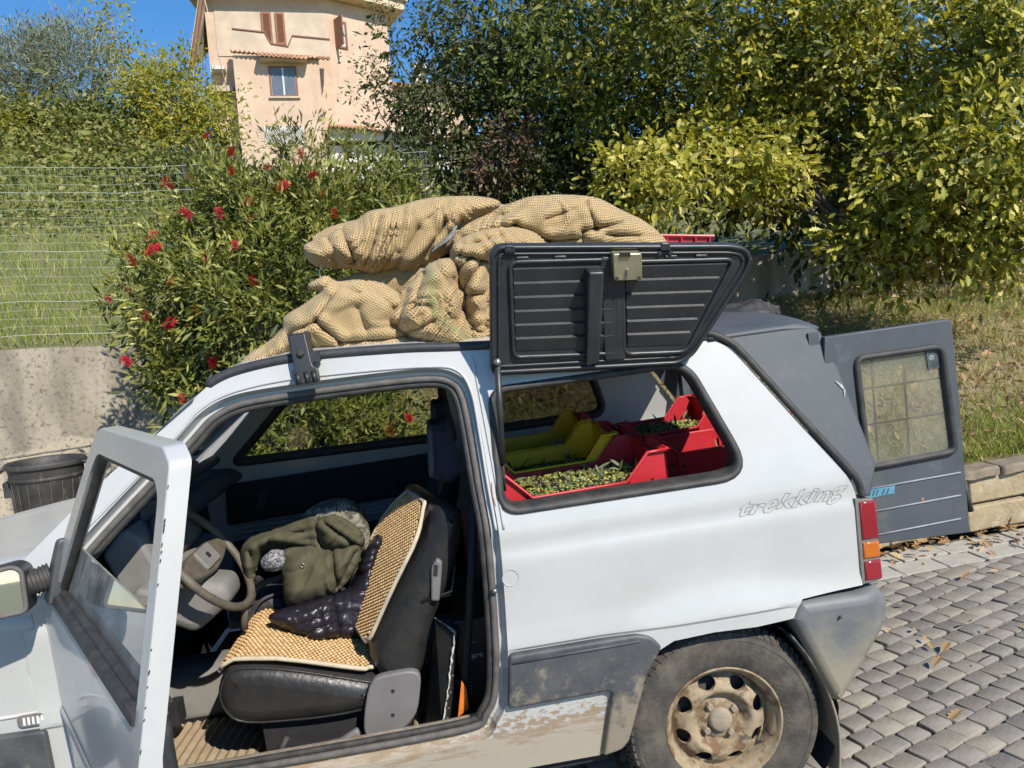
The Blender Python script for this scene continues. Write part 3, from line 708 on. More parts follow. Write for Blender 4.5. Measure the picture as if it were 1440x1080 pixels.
mb = MB(); mb.box((.026, 1.426, .0), (.046, 1.455, .02), RB); mb.build('clamp_ear', 'black_plastic', rb)
mb = MB(); mb.box((xf-.030, .14, 1.487), (xf+.008, CW-.14, 1.507)); mb.build('crossbar', 'black_plastic', rb)
mb = MB(); mb.box((xf-.03, CW-.16, 1.40), (xf+.02, CW-.13, 1.49)); mb.build('far_clamp_foot', 'black_plastic', rb)
# ------------------------------------------------------------------ driver door, swung open
dr = bpy.data.objects.new('driver_door', None); COL.objects.link(dr); dr.parent = car
HX, TH, DL = -1.700, R(57), 1.03
ct, sn = math.cos(TH), math.sin(TH)
def DD(u, z, n):
    y = Y0(min(z, 1.4))+n; return (HX+u*ct+y*sn, -u*sn+y*ct, z)
DOOR = fillet([(0, .40), (0, .90), (.045, .985), (.385, 1.335), (.44, 1.362), (.97, 1.352), (1.020, 1.33), (1.03, .90), (1.025, .55), (.985, .40)], [.03, .03, .02, .035, .03, .012, .012, .05, .05, .06], 5)
DWIN = fillet([(.125, .965), (.398, 1.270), (.452, 1.312), (.945, 1.302), (.975, 1.278), (.984, .965)], [.01, .03, .03, .03, .03, .02], 5)
mb = MB(); slab(mb, DOOR, DD, 0, .033, r=.003, holes=[DWIN], step=.05); mb.build('door_shell', 'white_paint', dr, angle=40)
IN = fillet([(.04, .43), (.04, .93), (.97, .93), (.985, .55), (.95, .43)], .03, 3)
mb = MB(); slab(mb, IN, DD, .064, .0335, r=.008); mb.build('door_trim', 'interior_black', dr, angle=40)
mb = MB(); q_ = offset(DWIN, -.006); mb.tube([DD(a, b, .016) for a, b in resample(q_, .03)], .010, 7, closed=True); mb.build('window_channel', 'rubber', dr, smooth=True)
mb = MB(); slab(mb, [(.120, .952), (.120, .972), (.984, .972), (.984, .952)], DD, -.006, .010, r=.003); mb.build('belt_seal', 'rubber', dr, angle=40)
mb = MB(); slab(mb, [(.132, .94), (.205, 1.055), (.242, 1.085), (.982, 1.085), (.982, .94)], DD, .026, .030); mb.build('door_pane', 'door_glass', dr)
TRI = fillet([(.060, .950), (.095, 1.035), (.140, 1.100), (.175, 1.105), (.150, .950)], .012, 3)
mb = MB(); slab(mb, TRI, DD, -.014, .012, r=.006); mb.build('mirror_base', 'grey_cladding', dr, angle=40)
mb = MB(); rows = []
for k in range(2): pass
pr_ = []
for z, n_ in ((.635, -.001), (.648, -.007), (.661, -.001)): pr_.append([DD(u, z, n_) for u in [i*.05 for i in range(21)]])
mb.strip(pr_); mb.build('door_crease', 'white_paint', dr, smooth=True)
mb = MB(); slab(mb, fillet([(.02, .42), (.02, .50), (1.0, .50), (.99, .42)], .01, 3), DD, -.012, .004, r=.006); mb.build('door_cladding', 'grey_cladding', dr, angle=40)
rgc = random.Random(4); mb = MB()
for k in range(22):   # chips of paint knocked off the door's shutting edge
    z = rgc.uniform(.60, 1.30); w_ = rgc.uniform(.0006, .0018); h_ = rgc.uniform(.001, .005); p = [DD(1.0225+.0065*min(1, (1.345-z)/.4)+.001, z+dz, n_) for dz, n_ in ((-h_, .001), (h_*.3, .001+w_), (h_, .001), (0, -.0008))]
    mb.add(p, [(0, 1, 2, 3)])
o = mb.build('edge_chips', 'dark_steel', dr); o['kind'] = 'stuff'
mm = bpy.data.objects.new('wing_mirror', None); COL.objects.link(mm); mm.parent = dr
mb = MB(); ring = []
for k in range(26):
    t = k/25; ring.append(DD(.110-.01*t, 1.012-.012*t, -.010-.066*t))
mb.tube(ring, [.030-.004*(k/25)+.0035*math.sin(k*math.pi) + (.004 if k % 3 == 0 else 0) for k in range(26)], 14); mb.build('bellows', 'rubber', mm, smooth=True)
mc = Vector(DD(.108, 1.004, -.142)); to = (CAM-mc).normalized(); fx = Vector((0, 0, 1)).cross(to).normalized(); fz = to.cross(fx)
fx = (fx*.97+to*.20).normalized(); to2 = fx.cross(fz).normalized(); to2 = (to2-Vector((.10, 0, .13))).normalized(); fz = to2.cross(fx).normalized()
def MI(a, b, d): return tuple(mc+fx*a+fz*b+to2*d)
mq = fillet([(-.085, -.050), (.082, -.062), (.090, .040), (.070, .058), (-.080, .055)], .02, 5)
mb = MB(); slab(mb, mq, MI, .012, -.06, r=.008); mb.build('mirror_housing', 'black_plastic', mm, angle=40)
mb = MB(); mb.tube([MI(a, b, .013) for a, b in resample(offset(mq, -.006), .02)], .006, 7, closed=True); mb.build('mirror_rim', 'seal_grey', mm, smooth=True)
m_ = mat('mirror_glass', (.80, .82, .82), .02, metal=1.0)
mb = MB(); slab(mb, offset(mq, -.009), MI, .0145, .013); mb.build('mirror_pane', 'mirror_glass', mm)
# ------------------------------------------------------------------ bonnet, scuttle, front wing
mb = MB(); rows = []
gap = lambda y: -1.735-.085*sst(0, .30, y-.02)*(1 if y < .74 else 1)-.0*(y)
for k in range(19):
    t = k/18; row = []
    for j in range(21):
        s_ = j/20; y = .035+(CW-.07)*s_; ye = min(y, CW-y); xg = -1.735-.095*sst(.0, .34, ye-.02); x = xg-(2.74+xg)*t
        z = .948+.058*sst(.0, .22, ye-.02)-.10*t**1.6-.010*(1 if .26 < ye else 0)*sst(.24, .30, ye)
        row.append((x, y, z))
    rows.append(row)
mb.strip(rows); mb.build('bonnet', 'white_paint', car, smooth=True)
rows2 = [[(q[0]+.004+.010*k, q[1], q[2]-.012+.004*k) for q in rows[0]] for k in (0, 1)]
mb = MB(); mb.strip(rows2); mb.build('bonnet_gap', 'interior_black', car)
mb = MB(); sc_ = []
for j in range(21):
    q = rows[0][j]; s_ = j/20
    e_ = (-1.705-.055*math.sin(math.pi*s_), .075+(CW-.15)*s_, 1.022)
    sc_.append((q, e_))
mb.strip([[(q[0]+.016, q[1], q[2]-.004) for q, e in sc_], [((q[0]+.016+e[0])/2, (q[1]+e[1])/2, (q[2]+e[2])/2+.012) for q, e in sc_], [e for q, e in sc_]]); mb.build('scuttle', 'white_paint', car, smooth=True)
FE = [(-1.732, .950), (-1.738, .27), (-1.86, .27)]+[(-2.16+.325*math.cos(R(a)), .275+.32*math.sin(R(a))) for a in range(5, 180, 12)]+[(-2.50, .27), (-2.72, .30), (-2.745, .84), (-2.40, .912), (-2.0, .944)]
v2, f2 = plate(FE, [], .05); mb = MB(); mb.add([(q[0], Y0(q[1])+.004+.03*sst(.90, .96, q[1]), q[1]) for q in v2], f2); mb.build('front_wing', 'white_paint', car, smooth=True)
mb = MB(); mb.add([(q[0], CW-.004-Y0(q[1])-.03*sst(.90, .96, q[1]), q[1]) for q in v2], f2); mb.build('far_front_wing', 'white_paint', car, smooth=True)
mb = MB(); mb.tube([(-2.74, .01, .65), (-1.742, .004, .648)], .005, 6); mb.build('wing_crease', 'white_paint', car, smooth=True)
mb = MB(); slab(mb, fillet([(-1.745, .606), (-1.745, .455), (-1.85, .455), (-1.92, .50), (-1.98, .612)], .01, 3), lambda a, b, d: (a, d, b), -.016, .01, r=.006); mb.build('wing_cladding', 'grey_cladding', car, angle=40)
mb = MB(); mb.strip([[(-2.745, .02+.05*(z < 0), .30+.54*z), (-2.745, CW-.02, .30+.54*z)] for z in (0, 1)]); mb.build('nose_panel', 'white_paint', car)
mb = MB(); pillow(mb, fillet([(-2.80, .30), (-2.80, .50), (-2.70, .52), (-2.66, .30)], .02, 3), lambda a, b, d: (a, d, b), -.01, CW+.01, .03); mb.build('front_bumper', 'bumper_plastic', car, angle=40)
mb = MB(); mb.lathe([(0, .016), (.014, .014), (.021, .006), (.022, 0)], (-1.925, .004, .74), (0, -1, 0), 18); mb.build('side_indicator', 'lamp_amber', car, smooth=True)
bd = [(-1.812, .618), (-1.812, .650), (-1.745, .650), (-1.745, .618)]
mb = MB(); slab(mb, fillet(bd, .014, 5), lambda a, b, d: (a, d, b), -.004, .006, r=.002); o = mb.build('wing_badge', 'lamp_frame', car, angle=40)
for k in range(5): mb = MB(); x = -1.797+k*.011; mb.add([(x, -.0052, .624), (x+.006, -.0052, .624), (x+.007, -.0052, .644), (x+.001, -.0052, .644)], [(0, 1, 2, 3)]); mb.build('badge_bar', 'print_white', o)
fw = bpy.data.objects.new('front_wheel', None); COL.objects.link(fw); fw.parent = car; fw.matrix_local = Matrix.Translation((-2.16, 0, 0))
for ch in list(wh.children):
    c2 = ch.copy(); COL.objects.link(c2); c2.parent = fw
    for g in ch.children: g2 = g.copy(); COL.objects.link(g2); g2.parent = c2
# ------------------------------------------------------------------ inside of the cab
mb = MB(); rows = []
for k in range(150):
    x = -1.72+1.12*k/149; rows.append([(x, y, .268+.004*math.sin(k*math.pi*.5)+.006*math.sin(y*9+x*5)) for y in (.08, .2, .3, .4, .5, .62)])
mb.strip(rows); mb.build('floor_mat', 'floor_mat', car)
mb = MB(); mb.box((-1.74, .05, .255), (-.40, CW-.05, .262)); mb.build('cab_floor', 'interior_black', car)
mb = MB(); slab(mb, fillet([(.64, .26), (.66, .40), (.70, .43), (.80, .43), (.84, .40), (.86, .26)], .02, 3), lambda a, b, d: (d, a, b), -1.74, -.60); mb.build('tunnel', 'interior_grey', car, angle=40)
mb = MB(); slab(mb, [(-1.73, .30), (-1.735, .80), (-1.74, 1.0), (-1.78, 1.0), (-1.78, .3)], lambda a, b, d: (a, d, b), .06, CW-.06); mb.build('bulkhead', 'interior_black', car)
# dashboard: shelf, binnacle, lower pocket
mb = MB(); slab(mb, fillet([(-1.74, 1.00), (-1.60, .985), (-1.56, .955), (-1.57, .93), (-1.74, .95)], .012, 3), lambda a, b, d: (a, d, b), .34, CW-.08); mb.build('dash_shelf', 'dash_dark', car, angle=40)
BN = fillet([(-1.655, .965), (-1.585, 1.030), (-1.540, .998), (-1.508, .905), (-1.530, .868), (-1.605, .815)], .016, 4)
mb = MB(); pillow(mb, BN, lambda a, b, d: (a, d, b), .24, .66, .014, 3); mb.build('binnacle', 'interior_grey', car, angle=50)
mb = MB(); mb.tube([(-1.66, .40, 1.035), (-1.66, CW-.1, 1.035)], .022, 10); mb.build('dash_roll', 'interior_grey', car, smooth=True)
LPk = fillet([(-1.60, .80), (-1.545, .88), (-1.50, .865), (-1.51, .76), (-1.57, .70), (-1.62, .72)], .016, 3)
mb = MB(); pillow(mb, LPk, lambda a, b, d: (a, d, b), .16, .74, .014, 3); mb.build('lower_dash', 'interior_grey', car, angle=50)
mb = MB(); mb.box((-1.53, .148, .79), (-1.515, .160, .83)); mb.build('dash_switch', 'interior_black', car)
mb = MB(); mb.box((-1.58, .36, 1.02), (-1.53, .43, 1.075)); mb.build('dash_card', 'seal_grey', car, bevel=.004)
mb = MB(); pillow(mb, fillet([(-1.62, .74), (-1.50, .83), (-1.37, .80), (-1.36, .74), (-1.48, .66)], .025, 4), lambda a, b, d: (a, d, b), .34, .50, .03, 3); mb.build('column_shroud', 'interior_grey', car, smooth=True)
sw = bpy.data.objects.new('steering_wheel', None); COL.objects.link(sw); sw.parent = car
swc = Vector((-1.437, .42, .872)); e1 = Vector((.55, 0, -.835)).normalized(); e2 = Vector((0, 1, 0)); en = Vector((.835, 0, .55)).normalized()
mb = MB(); mb.tube([swc+(e1*math.cos(2*math.pi*k/40)+e2*math.sin(2*math.pi*k/40))*.192 for k in range(40)], .0128, 10, closed=True); mb.build('wheel_rim', 'wheel_worn', sw, smooth=True)
def SWm(a, b, d): return tuple(swc+e1*a+e2*b+en*d)
mb = MB(); slab(mb, fillet([(-.012, -.19), (.022, -.19), (.045, -.09), (.055, 0), (.045, .09), (.022, .19), (-.012, .19), (-.035, .07), (-.035, -.07)], .02, 4), SWm, .004, -.03, r=.008); mb.build('spoke', 'wheel_worn', sw, angle=40)
mb = MB(); slab(mb, fillet([(-.03, -.062), (.035, -.062), (.035, .062), (-.03, .062)], .008, 3), SWm, .012, .0, r=.003); o = mb.build('horn_pad', 'interior_grey', sw, angle=40)
mb = MB(); mb.box((-.008, -.012, .0122), (.010, .010, .0135), SWm); mb.build('horn_emblem', 'interior_black', o)
mb = MB(); mb.tube([SWm(.19, -.02, -.01), SWm(.215, -.02, -.03), SWm(.245, -.02, -.06)], .012, 8); mb.build('stalk', 'wheel_worn', sw, smooth=True)
# pedals, gear lever, clutter in the footwell
for y in (.26, .36, .48): mb = MB(); mb.tube([(-1.70, y, .60), (-1.66, y, .44), (-1.62, y, .38)], .010, 6); mb.box((-1.64, y-.03, .34), (-1.61, y+.03, .41)); mb.build('pedal', 'interior_black', car)
mb = MB(); mb.tube([(-1.36, .72, .42), (-1.38, .70, .60), (-1.37, .69, .68)], [.045, .012, .012], 10); mb.build('gear_lever', 'interior_black', car, smooth=True)
mb = MB(); mb.lathe([(0, .03), (.02, .024), (.026, 0), (.015, -.02)], (-1.37, .69, .70), (0, 0, 1), 12); mb.build('gear_knob', 'interior_black', car, smooth=True)
# far door lining
mb = MB(); slab(mb, fillet([(-1.66, .74), (-1.64, .915), (-.66, .925), (-.66, .76)], .02, 3), SF, .085, .05, r=.01); mb.build('far_door_trim', 'interior_black', car, angle=40)
mb = MB(); slab(mb, fillet([(-1.66, .36), (-1.66, .66), (-.66, .66), (-.66, .36)], .02, 3), SF, .085, .05, r=.01); mb.build('far_door_lower_trim', 'interior_black', car, angle=40)
for z in (.685, .705, .725): mb = MB(); mb.tube([SF(-1.64, z, .050), SF(-.66, z+.008, .050)], .005, 5); mb.build('far_door_rib', 'white_paint', car, smooth=True)
mb = MB(); slab(mb, fillet([(-1.53, .795), (-1.50, .865), (-1.465, .865), (-1.495, .795)], .012, 3), SF, .11, .08, r=.006); mb.build('window_winder', 'dash_dark', car, angle=40)
# cargo floor and wheel boxes
mb = MB(); mb.box((-.56, .09, .60), (.40, CW-.09, .735)); mb.build('cargo_floor', 'interior_black', car)
mb = MB(); mb.box((-.585, .12, .262), (-.565, CW-.12, .66)); mb.build('cargo_bulkhead', 'interior_black', car)
# ------------------------------------------------------------------ seats (part of the van)
def seat(y0, y1, leather, name, full):
    s_ = bpy.data.objects.new(name, None); COL.objects.link(s_); s_.parent = car
    F = lambda a, b, d: (a, d, b)
    FB = (lambda a, b, d: (a-.30*max(0, d-y0-.02)*sst(.44, .62, b), d, b)) if full else F
    CU = spline([(-1.405, .50), (-1.385, .568), (-1.335, .598), (-1.2, .573), (-1.0, .505), (-.95, .48), (-.955, .41), (-1.05, .392), (-1.22, .40), (-1.36, .425)], 4, True)
    mb = MB(); pillow(mb, CU, F, y0, y1, .055, 5); cu = mb.build('seat_cushion', leather, s_, smooth=True)
    BK = spline([(-.925, .47), (-.953, .58), (-.848, .735), (-.750, .875), (-.705, .958), (-.660, .958), (-.636, .905), (-.672, .785), (-.765, .62), (-.83, .47)], 4, True)
    mb = MB(); pillow(mb, BK, FB, y0, y1, .055, 5); bk = mb.build('backrest', leather, s_, smooth=True)
    for yy in (y0+.012, y1-.012):
        mb = MB(); q_ = offset(CU, -.012); mb.tube([F(a, b, yy+(.008 if yy < .5*(y0+y1) else -.008)) for a, b in resample(q_, .03)], .0042, 6, closed=True); mb.build('cushion_piping', leather, cu, smooth=True)
    ym = (y0+y1)/2
    for dy in (-.06, .06): mb = MB(); mb.tube([(-.705, ym+dy, .96), (-.665, ym+dy, 1.06)], .007, 8); mb.build('headrest_post', 'dark_steel', s_, smooth=True)
    HR = fillet([(-.712, 1.02), (-.695, 1.185), (-.645, 1.195), (-.625, 1.03), (-.66, 1.0)], .02, 4)
    mb = MB(); pillow(mb, HR, F, ym-.115, ym+.115, .03, 4); mb.build('headrest', 'cloth_navy', s_, smooth=True)
    mb = MB(); q_ = [(-.10, -.075), (.10, -.075), (.10, .075), (-.10, .075)]
    mb.tube([(-.705+.09*(b), ym+a*.9, 1.105+b*.95) for a, b in resample(fillet(q_, .03, 4), .03)], .013, 7, closed=True); mb.build('headrest_surround', 'dash_dark', s_, smooth=True)
    if full:
        PL = spline([(-.965, .495), (-.90, .515), (-.828, .505), (-.832, .44), (-.858, .375), (-.925, .330), (-.985, .335), (-1.002, .375)], 4, True)
        mb = MB(); slab(mb, PL, F, y0-.022, y0+.002, r=.006); pl = mb.build('recliner_cover', 'seat_plate', s_, angle=40)
        for x, z in ((-.905, .465), (-.915, .395)): mb = MB(); mb.lathe([(.006, 0), (.005, .002), (0, .002)], (x, y0-.022, z), (0, -1, 0), 10); mb.build('cover_screw', 'interior_black', pl)
        mb = MB(); slab(mb, fillet([(-.762, .705), (-.748, .80), (-.728, .825), (-.714, .812), (-.738, .70)], .008, 4), F, y0-.016, y0+.03, r=.006); g = mb.build('belt_guide', 'seat_plate', s_, angle=40)
        mb = MB(); slab(mb, fillet([(-.745, .778), (-.738, .810), (-.727, .806), (-.734, .774)], .004, 3), F, y0-.0175, y0-.012); mb.build('guide_slot', 'interior_black', g)
        mb = MB(); mb.tube([(-.79, y0-.002, .703), (-.70, y0-.002, .72), (-.68, y0+.01, .79)], .004, 6); mb.build('backrest_seam', leather, bk, smooth=True)
        mb = MB(); pillow(mb, fillet([(-1.10, .315), (-1.085, .345), (-1.02, .375), (-1.012, .350), (-1.075, .300)], .01, 3), F, y0-.03, y0-.005, .008, 3); mb.build('recliner_lever', 'seat_plate', s_, smooth=True)
        for yy in (y0+.03, y1-.03): mb = MB(); mb.box((-1.34, yy-.014, .275), (-.84, yy+.014, .312)); mb.build('seat_rail', 'dark_steel', s_, bevel=.003)
        mb = MB(); mb.tube([(-1.33, y0+.02, .315), (-1.36, y0-.01, .322), (-1.05, y0-.012, .345)], .008, 7); mb.build('slide_bar', 'dark_steel', s_, smooth=True)
        mb = MB(); mb.tube([(-1.215, y0-.02, .385), (-1.235, y0-.03, .355), (-1.235, y0-.035, .315), (-1.21, y0-.035, .288)], .011, 8); mb.build('seat_strap', 'rubber', s_, smooth=True)
        mb = MB(); mb.box((-1.30, y0+.05, .312), (-.88, y1-.05, .40)); mb.build('seat_base', 'interior_black', s_)
    return s_
seat(.20, .64, 'leather_black', 'driver_seat', True)
seat(.84, 1.28, 'cloth_navy', 'passenger_seat', False)
# ------------------------------------------------------------------ load: crates, olives, nets, clothes
def weave_mat(name, c1, c2, scale, green=False):
    """Knotted net cloth: small open meshes read from the cloth's own UV."""
    m = bpy.data.materials.new(name); m.use_nodes = True; t = m.node_tree; b = t.nodes['Principled BSDF']
    b.inputs['Roughness'].default_value = .9; b.inputs['Specular IOR Level'].default_value = .15; b.inputs['Sheen Weight'].default_value = .15
    uv = N(t, 'ShaderNodeUVMap'); mp = N(t, 'ShaderNodeMapping'); mp.inputs['Scale'].default_value = (scale, scale*.9, 1); t.links.new(uv.outputs[0], mp.inputs[0])
    nz0 = N(t, 'ShaderNodeTexNoise'); nz0.inputs['Scale'].default_value = 14; t.links.new(uv.outputs[0], nz0.inputs['Vector'])
    mv = N(t, 'ShaderNodeVectorMath', operation='MULTIPLY_ADD'); mv.inputs[1].default_value = (2.2, 2.2, 0); t.links.new(nz0.outputs[1], mv.inputs[0]); t.links.new(mp.outputs[0], mv.inputs[2])
    vo = N(t, 'ShaderNodeTexVoronoi'); vo.feature = 'DISTANCE_TO_EDGE'; vo.voronoi_dimensions = '2D'; vo.inputs['Scale'].default_value = 1; vo.inputs['Randomness'].default_value = .35
    t.links.new(mv.outputs[0], vo.inputs['Vector'])
    mr = N(t, 'ShaderNodeMapRange'); mr.inputs[1].default_value = .13; mr.inputs[2].default_value = .36; t.links.new(vo.outputs[0], mr.inputs[0])
    nz = N(t, 'ShaderNodeTexNoise'); nz.inputs['Scale'].default_value = 9; nz.inputs['Detail'].default_value = 6; t.links.new(uv.outputs[0], nz.inputs['Vector'])
    mx = N(t, 'ShaderNodeMix', data_type='RGBA'); mx.inputs[6].default_value = rgb(c1); mx.inputs[7].default_value = rgb([c*.74 for c in c1]); t.links.new(nz.outputs[0], mx.inputs[0])
    last = mx.outputs[2]
    if green:
        at = N(t, 'ShaderNodeAttribute'); at.attribute_name = 'var'
        nz2 = N(t, 'ShaderNodeTexNoise'); nz2.inputs['Scale'].default_value = 60; t.links.new(uv.outputs[0], nz2.inputs['Vector'])
        ml = N(t, 'ShaderNodeMath', operation='MULTIPLY_ADD'); ml.inputs[1].default_value = 1.6; ml.inputs[2].default_value = -.45; ml.use_clamp = True; t.links.new(nz2.outputs[0], ml.inputs[0])
        m3 = N(t, 'ShaderNodeMath', operation='MULTIPLY'); t.links.new(ml.outputs[0], m3.inputs[0]); t.links.new(at.outputs['Fac'], m3.inputs[1])
        mg = N(t, 'ShaderNodeMix', data_type='RGBA'); mg.inputs[7].default_value = (.10, .30, .13, 1); t.links.new(last, mg.inputs[6]); t.links.new(m3.outputs[0], mg.inputs[0]); last = mg.outputs[2]
    m2 = N(t, 'ShaderNodeMix', data_type='RGBA'); m2.inputs[7].default_value = rgb(c2); t.links.new(last, m2.inputs[6])
    fl = N(t, 'ShaderNodeMath', operation='MULTIPLY'); fl.inputs[1].default_value = .92; t.links.new(mr.outputs[0], fl.inputs[0]); t.links.new(fl.outputs[0], m2.inputs[0])
    t.links.new(m2.outputs[2], b.inputs['Base Color'])
    bp = N(t, 'ShaderNodeBump'); bp.invert = True; bp.inputs['Strength'].default_value = .8; bp.inputs['Distance'].default_value = .003
    t.links.new(mr.outputs[0], bp.inputs['Height']); t.links.new(bp.outputs[0], b.inputs['Normal'])
    MATS[name] = m; return m
weave_mat('net_tan', (.58, .42, .21), (.16, .10, .042), 190)
weave_mat('net_pale', (.60, .44, .225), (.17, .11, .046), 185)
weave_mat('net_green', (.56, .40, .20), (.15, .095, .04), 170, green=True)
def fbm(p, o=4): return noise.fractal(Vector(p), .9, 2.1, o)
def ridge(p): return (1-abs(noise.noise(Vector(p))))**2
def bundle(spine, rad, nu=150, nv=84, seed=0, fold=.014, lump=.03, twist=0.6, flat=.55, floor=None, floorfn=None, freq=9.0, sharp=22.0, along=.35):
    """A slack roll of cloth: a tube along a spine with sagging, lumps and folds. rad: (across, up) per spine point."""
    per = max(2, nu//(len(spine)-1)); sp = spline(spine, per); rd_ = spline(rad, per)
    n = len(sp); vs_ = []; uv = []; L = 0; pts = [Vector(p) for p in sp]
    for i in range(n):
        t = (pts[min(i+1, n-1)]-pts[max(i-1, 0)]).normalized()
        sd = t.cross(Vector((0, 0, 1))); sd = sd.normalized() if sd.length > 1e-4 else Vector((0, 1, 0)); up = sd.cross(t)
        if i: L += (pts[i]-pts[i-1]).length
        ry, rz = max(.002, rd_[i][0]), max(.002, rd_[i][1]); rr = (ry+rz)/2
        for k in range(nv):
            a = 2*math.pi*k/nv; ca, sa = math.cos(a), math.sin(a)
            q = pts[i]+sd*(ca*ry)+up*(sa*rz*(flat if sa < 0 else 1))
            s_ = seed*7.31
            d = lump*fbm((q.x*freq*.45+s_, q.y*freq*.45, q.z*freq*.45), 2)
            # folds run along the roll, twisting slightly
            aa = a+twist*L
            f = ridge((L*sharp*.13*along*2+s_, math.cos(aa)*sharp*.075, math.sin(aa)*sharp*.075+s_))
            f2 = ridge((L*sharp*.25+s_+9, math.cos(aa)*sharp*.10, math.sin(aa)*sharp*.10+L*2))
            d += fold*(f-.55)*1.3+fold*.5*(f2-.55)*abs(noise.noise(Vector((L*5+s_, math.cos(a)*1.5, math.sin(a)*1.5))))*2
            d += fold*.25*fbm((q.x*60, q.y*60, q.z*60+s_), 2)
            d *= min(1, rr/.05)
            q = q+(sd*ca+up*sa).normalized()*d
            fl = floorfn(q.x, q.y) if floorfn else floor
            if fl is not None and q.z < fl: q.z = fl+.12*(q.z-fl)*0+.001*math.sin(k*3+i)
            vs_.append(q); uv.append((L, a*max(rr, .05)))
    fs = []
    for i in range(n-1):
        for k in range(nv): fs.append((i*nv+k, i*nv+(k+1) % nv, (i+1)*nv+(k+1) % nv, (i+1)*nv+k))
    fs.append(tuple(range(nv-1, -1, -1))); fs.append(tuple((n-1)*nv+k for k in range(nv)))
    return vs_, fs, uv, nv
def cloth_obj(name, parts, m, parent=None, varfn=None):
    V = []; F = []; UV = []
    for vs_, fs, uv, nv in parts:
        b0 = len(V); V += vs_; F += [tuple(i+b0 for i in f) for f in fs]; UV += uv
    me = bpy.data.meshes.new(name); me.from_pydata([tuple(v) for v in V], [], F); me.update()
    l = me.uv_layers.new(name='UVMap'); vi = np.empty(len(me.loops), np.int32); me.loops.foreach_get('vertex_index', vi)
    ua = np.array(UV, np.float32)[vi].copy()
    # mend the seam where the section closes on itself
    ls = 0
    for p in me.polygons:
        if p.loop_total == 4:
            q = ua[p.loop_start:p.loop_start+4, 1]
            if q.max()-q.min() > .12:
                big = q.max(); 
                for j in range(4):
                    if ua[p.loop_start+j, 1] < big*.5: ua[p.loop_start+j, 1] += big*84/83
    l.data.foreach_set('uv', ua.reshape(-1))
    if varfn:
        a = me.attributes.new('var', 'FLOAT', 'POINT'); a.data.foreach_set('value', np.array([varfn(v) for v in V], np.float32))
    me.polygons.foreach_set('use_smooth', [True]*len(me.polygons))
    bm = bmesh.new(); bm.from_mesh(me); bmesh.ops.recalc_face_normals(bm, faces=bm.faces); bm.to_mesh(me); bm.free()
    return link(name, me, m, parent)
def PY(px, py, Y): p = onY(px, py, Y); return (p.x, p.y, p.z)
def drape(nm, poly, yfn, m, parent, org, curl=.05, cw=16.0, fold=.010, fs_=26.0, seed=0, creases=(), thick=.005, quilt=None, rough=.06, uv=False, varfn=None):
    """Slack cloth lying in the cab: an outline filled with a fine sheet, curled under at its edges, with folds and creases."""
    ol = spline(poly, 5, True); v2, f2 = plate(ol, [], 2.6); B = np.array(resample(ol, 2.0)); V = []
    for (x, y) in v2:
        e = math.sqrt(np.min((B[:, 0]-x)**2+(B[:, 1]-y)**2)); Y = yfn(x, y)+curl*(1-min(1, e/cw))**2
        w = min(1, e/6)
        th = 1.1+.9*noise.noise(Vector((x/90, y/90, seed))); q = x*math.cos(th)+y*math.sin(th)
        Y -= w*fold*(1.2*(ridge((q/fs_+seed, (y*math.cos(th)-x*math.sin(th))/fs_*.22, seed*3))**2-.35)+.9*fbm((x/fs_*.5, y/fs_*.5, seed), 1)+rough*fbm((x/7, y/7, seed), 2))
        for (x0, y0_, x1, y1_, dp, wd) in creases:
            a_ = np.array([x0, y0_]); d_ = np.array([x1-x0, y1_-y0_]); t = max(0, min(1, ((x-x0)*d_[0]+(y-y0_)*d_[1])/(d_@d_))); ds = math.hypot(x-x0-d_[0]*t, y-y0_-d_[1]*t)
            Y += dp*math.exp(-(ds/wd)**2)-dp*.22*math.exp(-((ds-wd*2.6)/(wd*1.4))**2)
        if quilt:
            (qx, qy, n_, amp) = quilt; k = (x*qx+y*qy)/n_+.12*math.sin(x/17+y/23+seed); s_ = abs(math.sin(math.pi*k))**.5
            Y -= w*amp*s_*(.7+.5*fbm((x/30, y/30, seed+4), 1))+w*amp*.55*s_*(ridge(((x*qy-y*qx)/14+seed, (x*qx+y*qy)/40, 3))**2-.3)
        V.append(onY(x, y, Y)-org)
    mb = MB(); mb.add(V, f2); me = mb.mesh(nm, smooth=True)
    if uv:
        l = me.uv_layers.new(name='UVMap'); vi = np.empty(len(me.loops), np.int32); me.loops.foreach_get('vertex_index', vi)
        ang = uv; l.data.foreach_set('uv', np.array([((x*math.cos(ang)+y*math.sin(ang))/470, (-x*math.sin(ang)+y*math.cos(ang))/470) for x, y in v2], np.float32)[vi].reshape(-1))
    if varfn: a_ = me.attributes.new('var', 'FLOAT', 'POINT'); a_.data.foreach_set('value', np.array([varfn(x, y) for x, y in v2], np.float32))
    o = link(nm, me, m, parent); md = o.modifiers.new('s', 'SOLIDIFY'); md.thickness = thick; md.offset = 1; return o
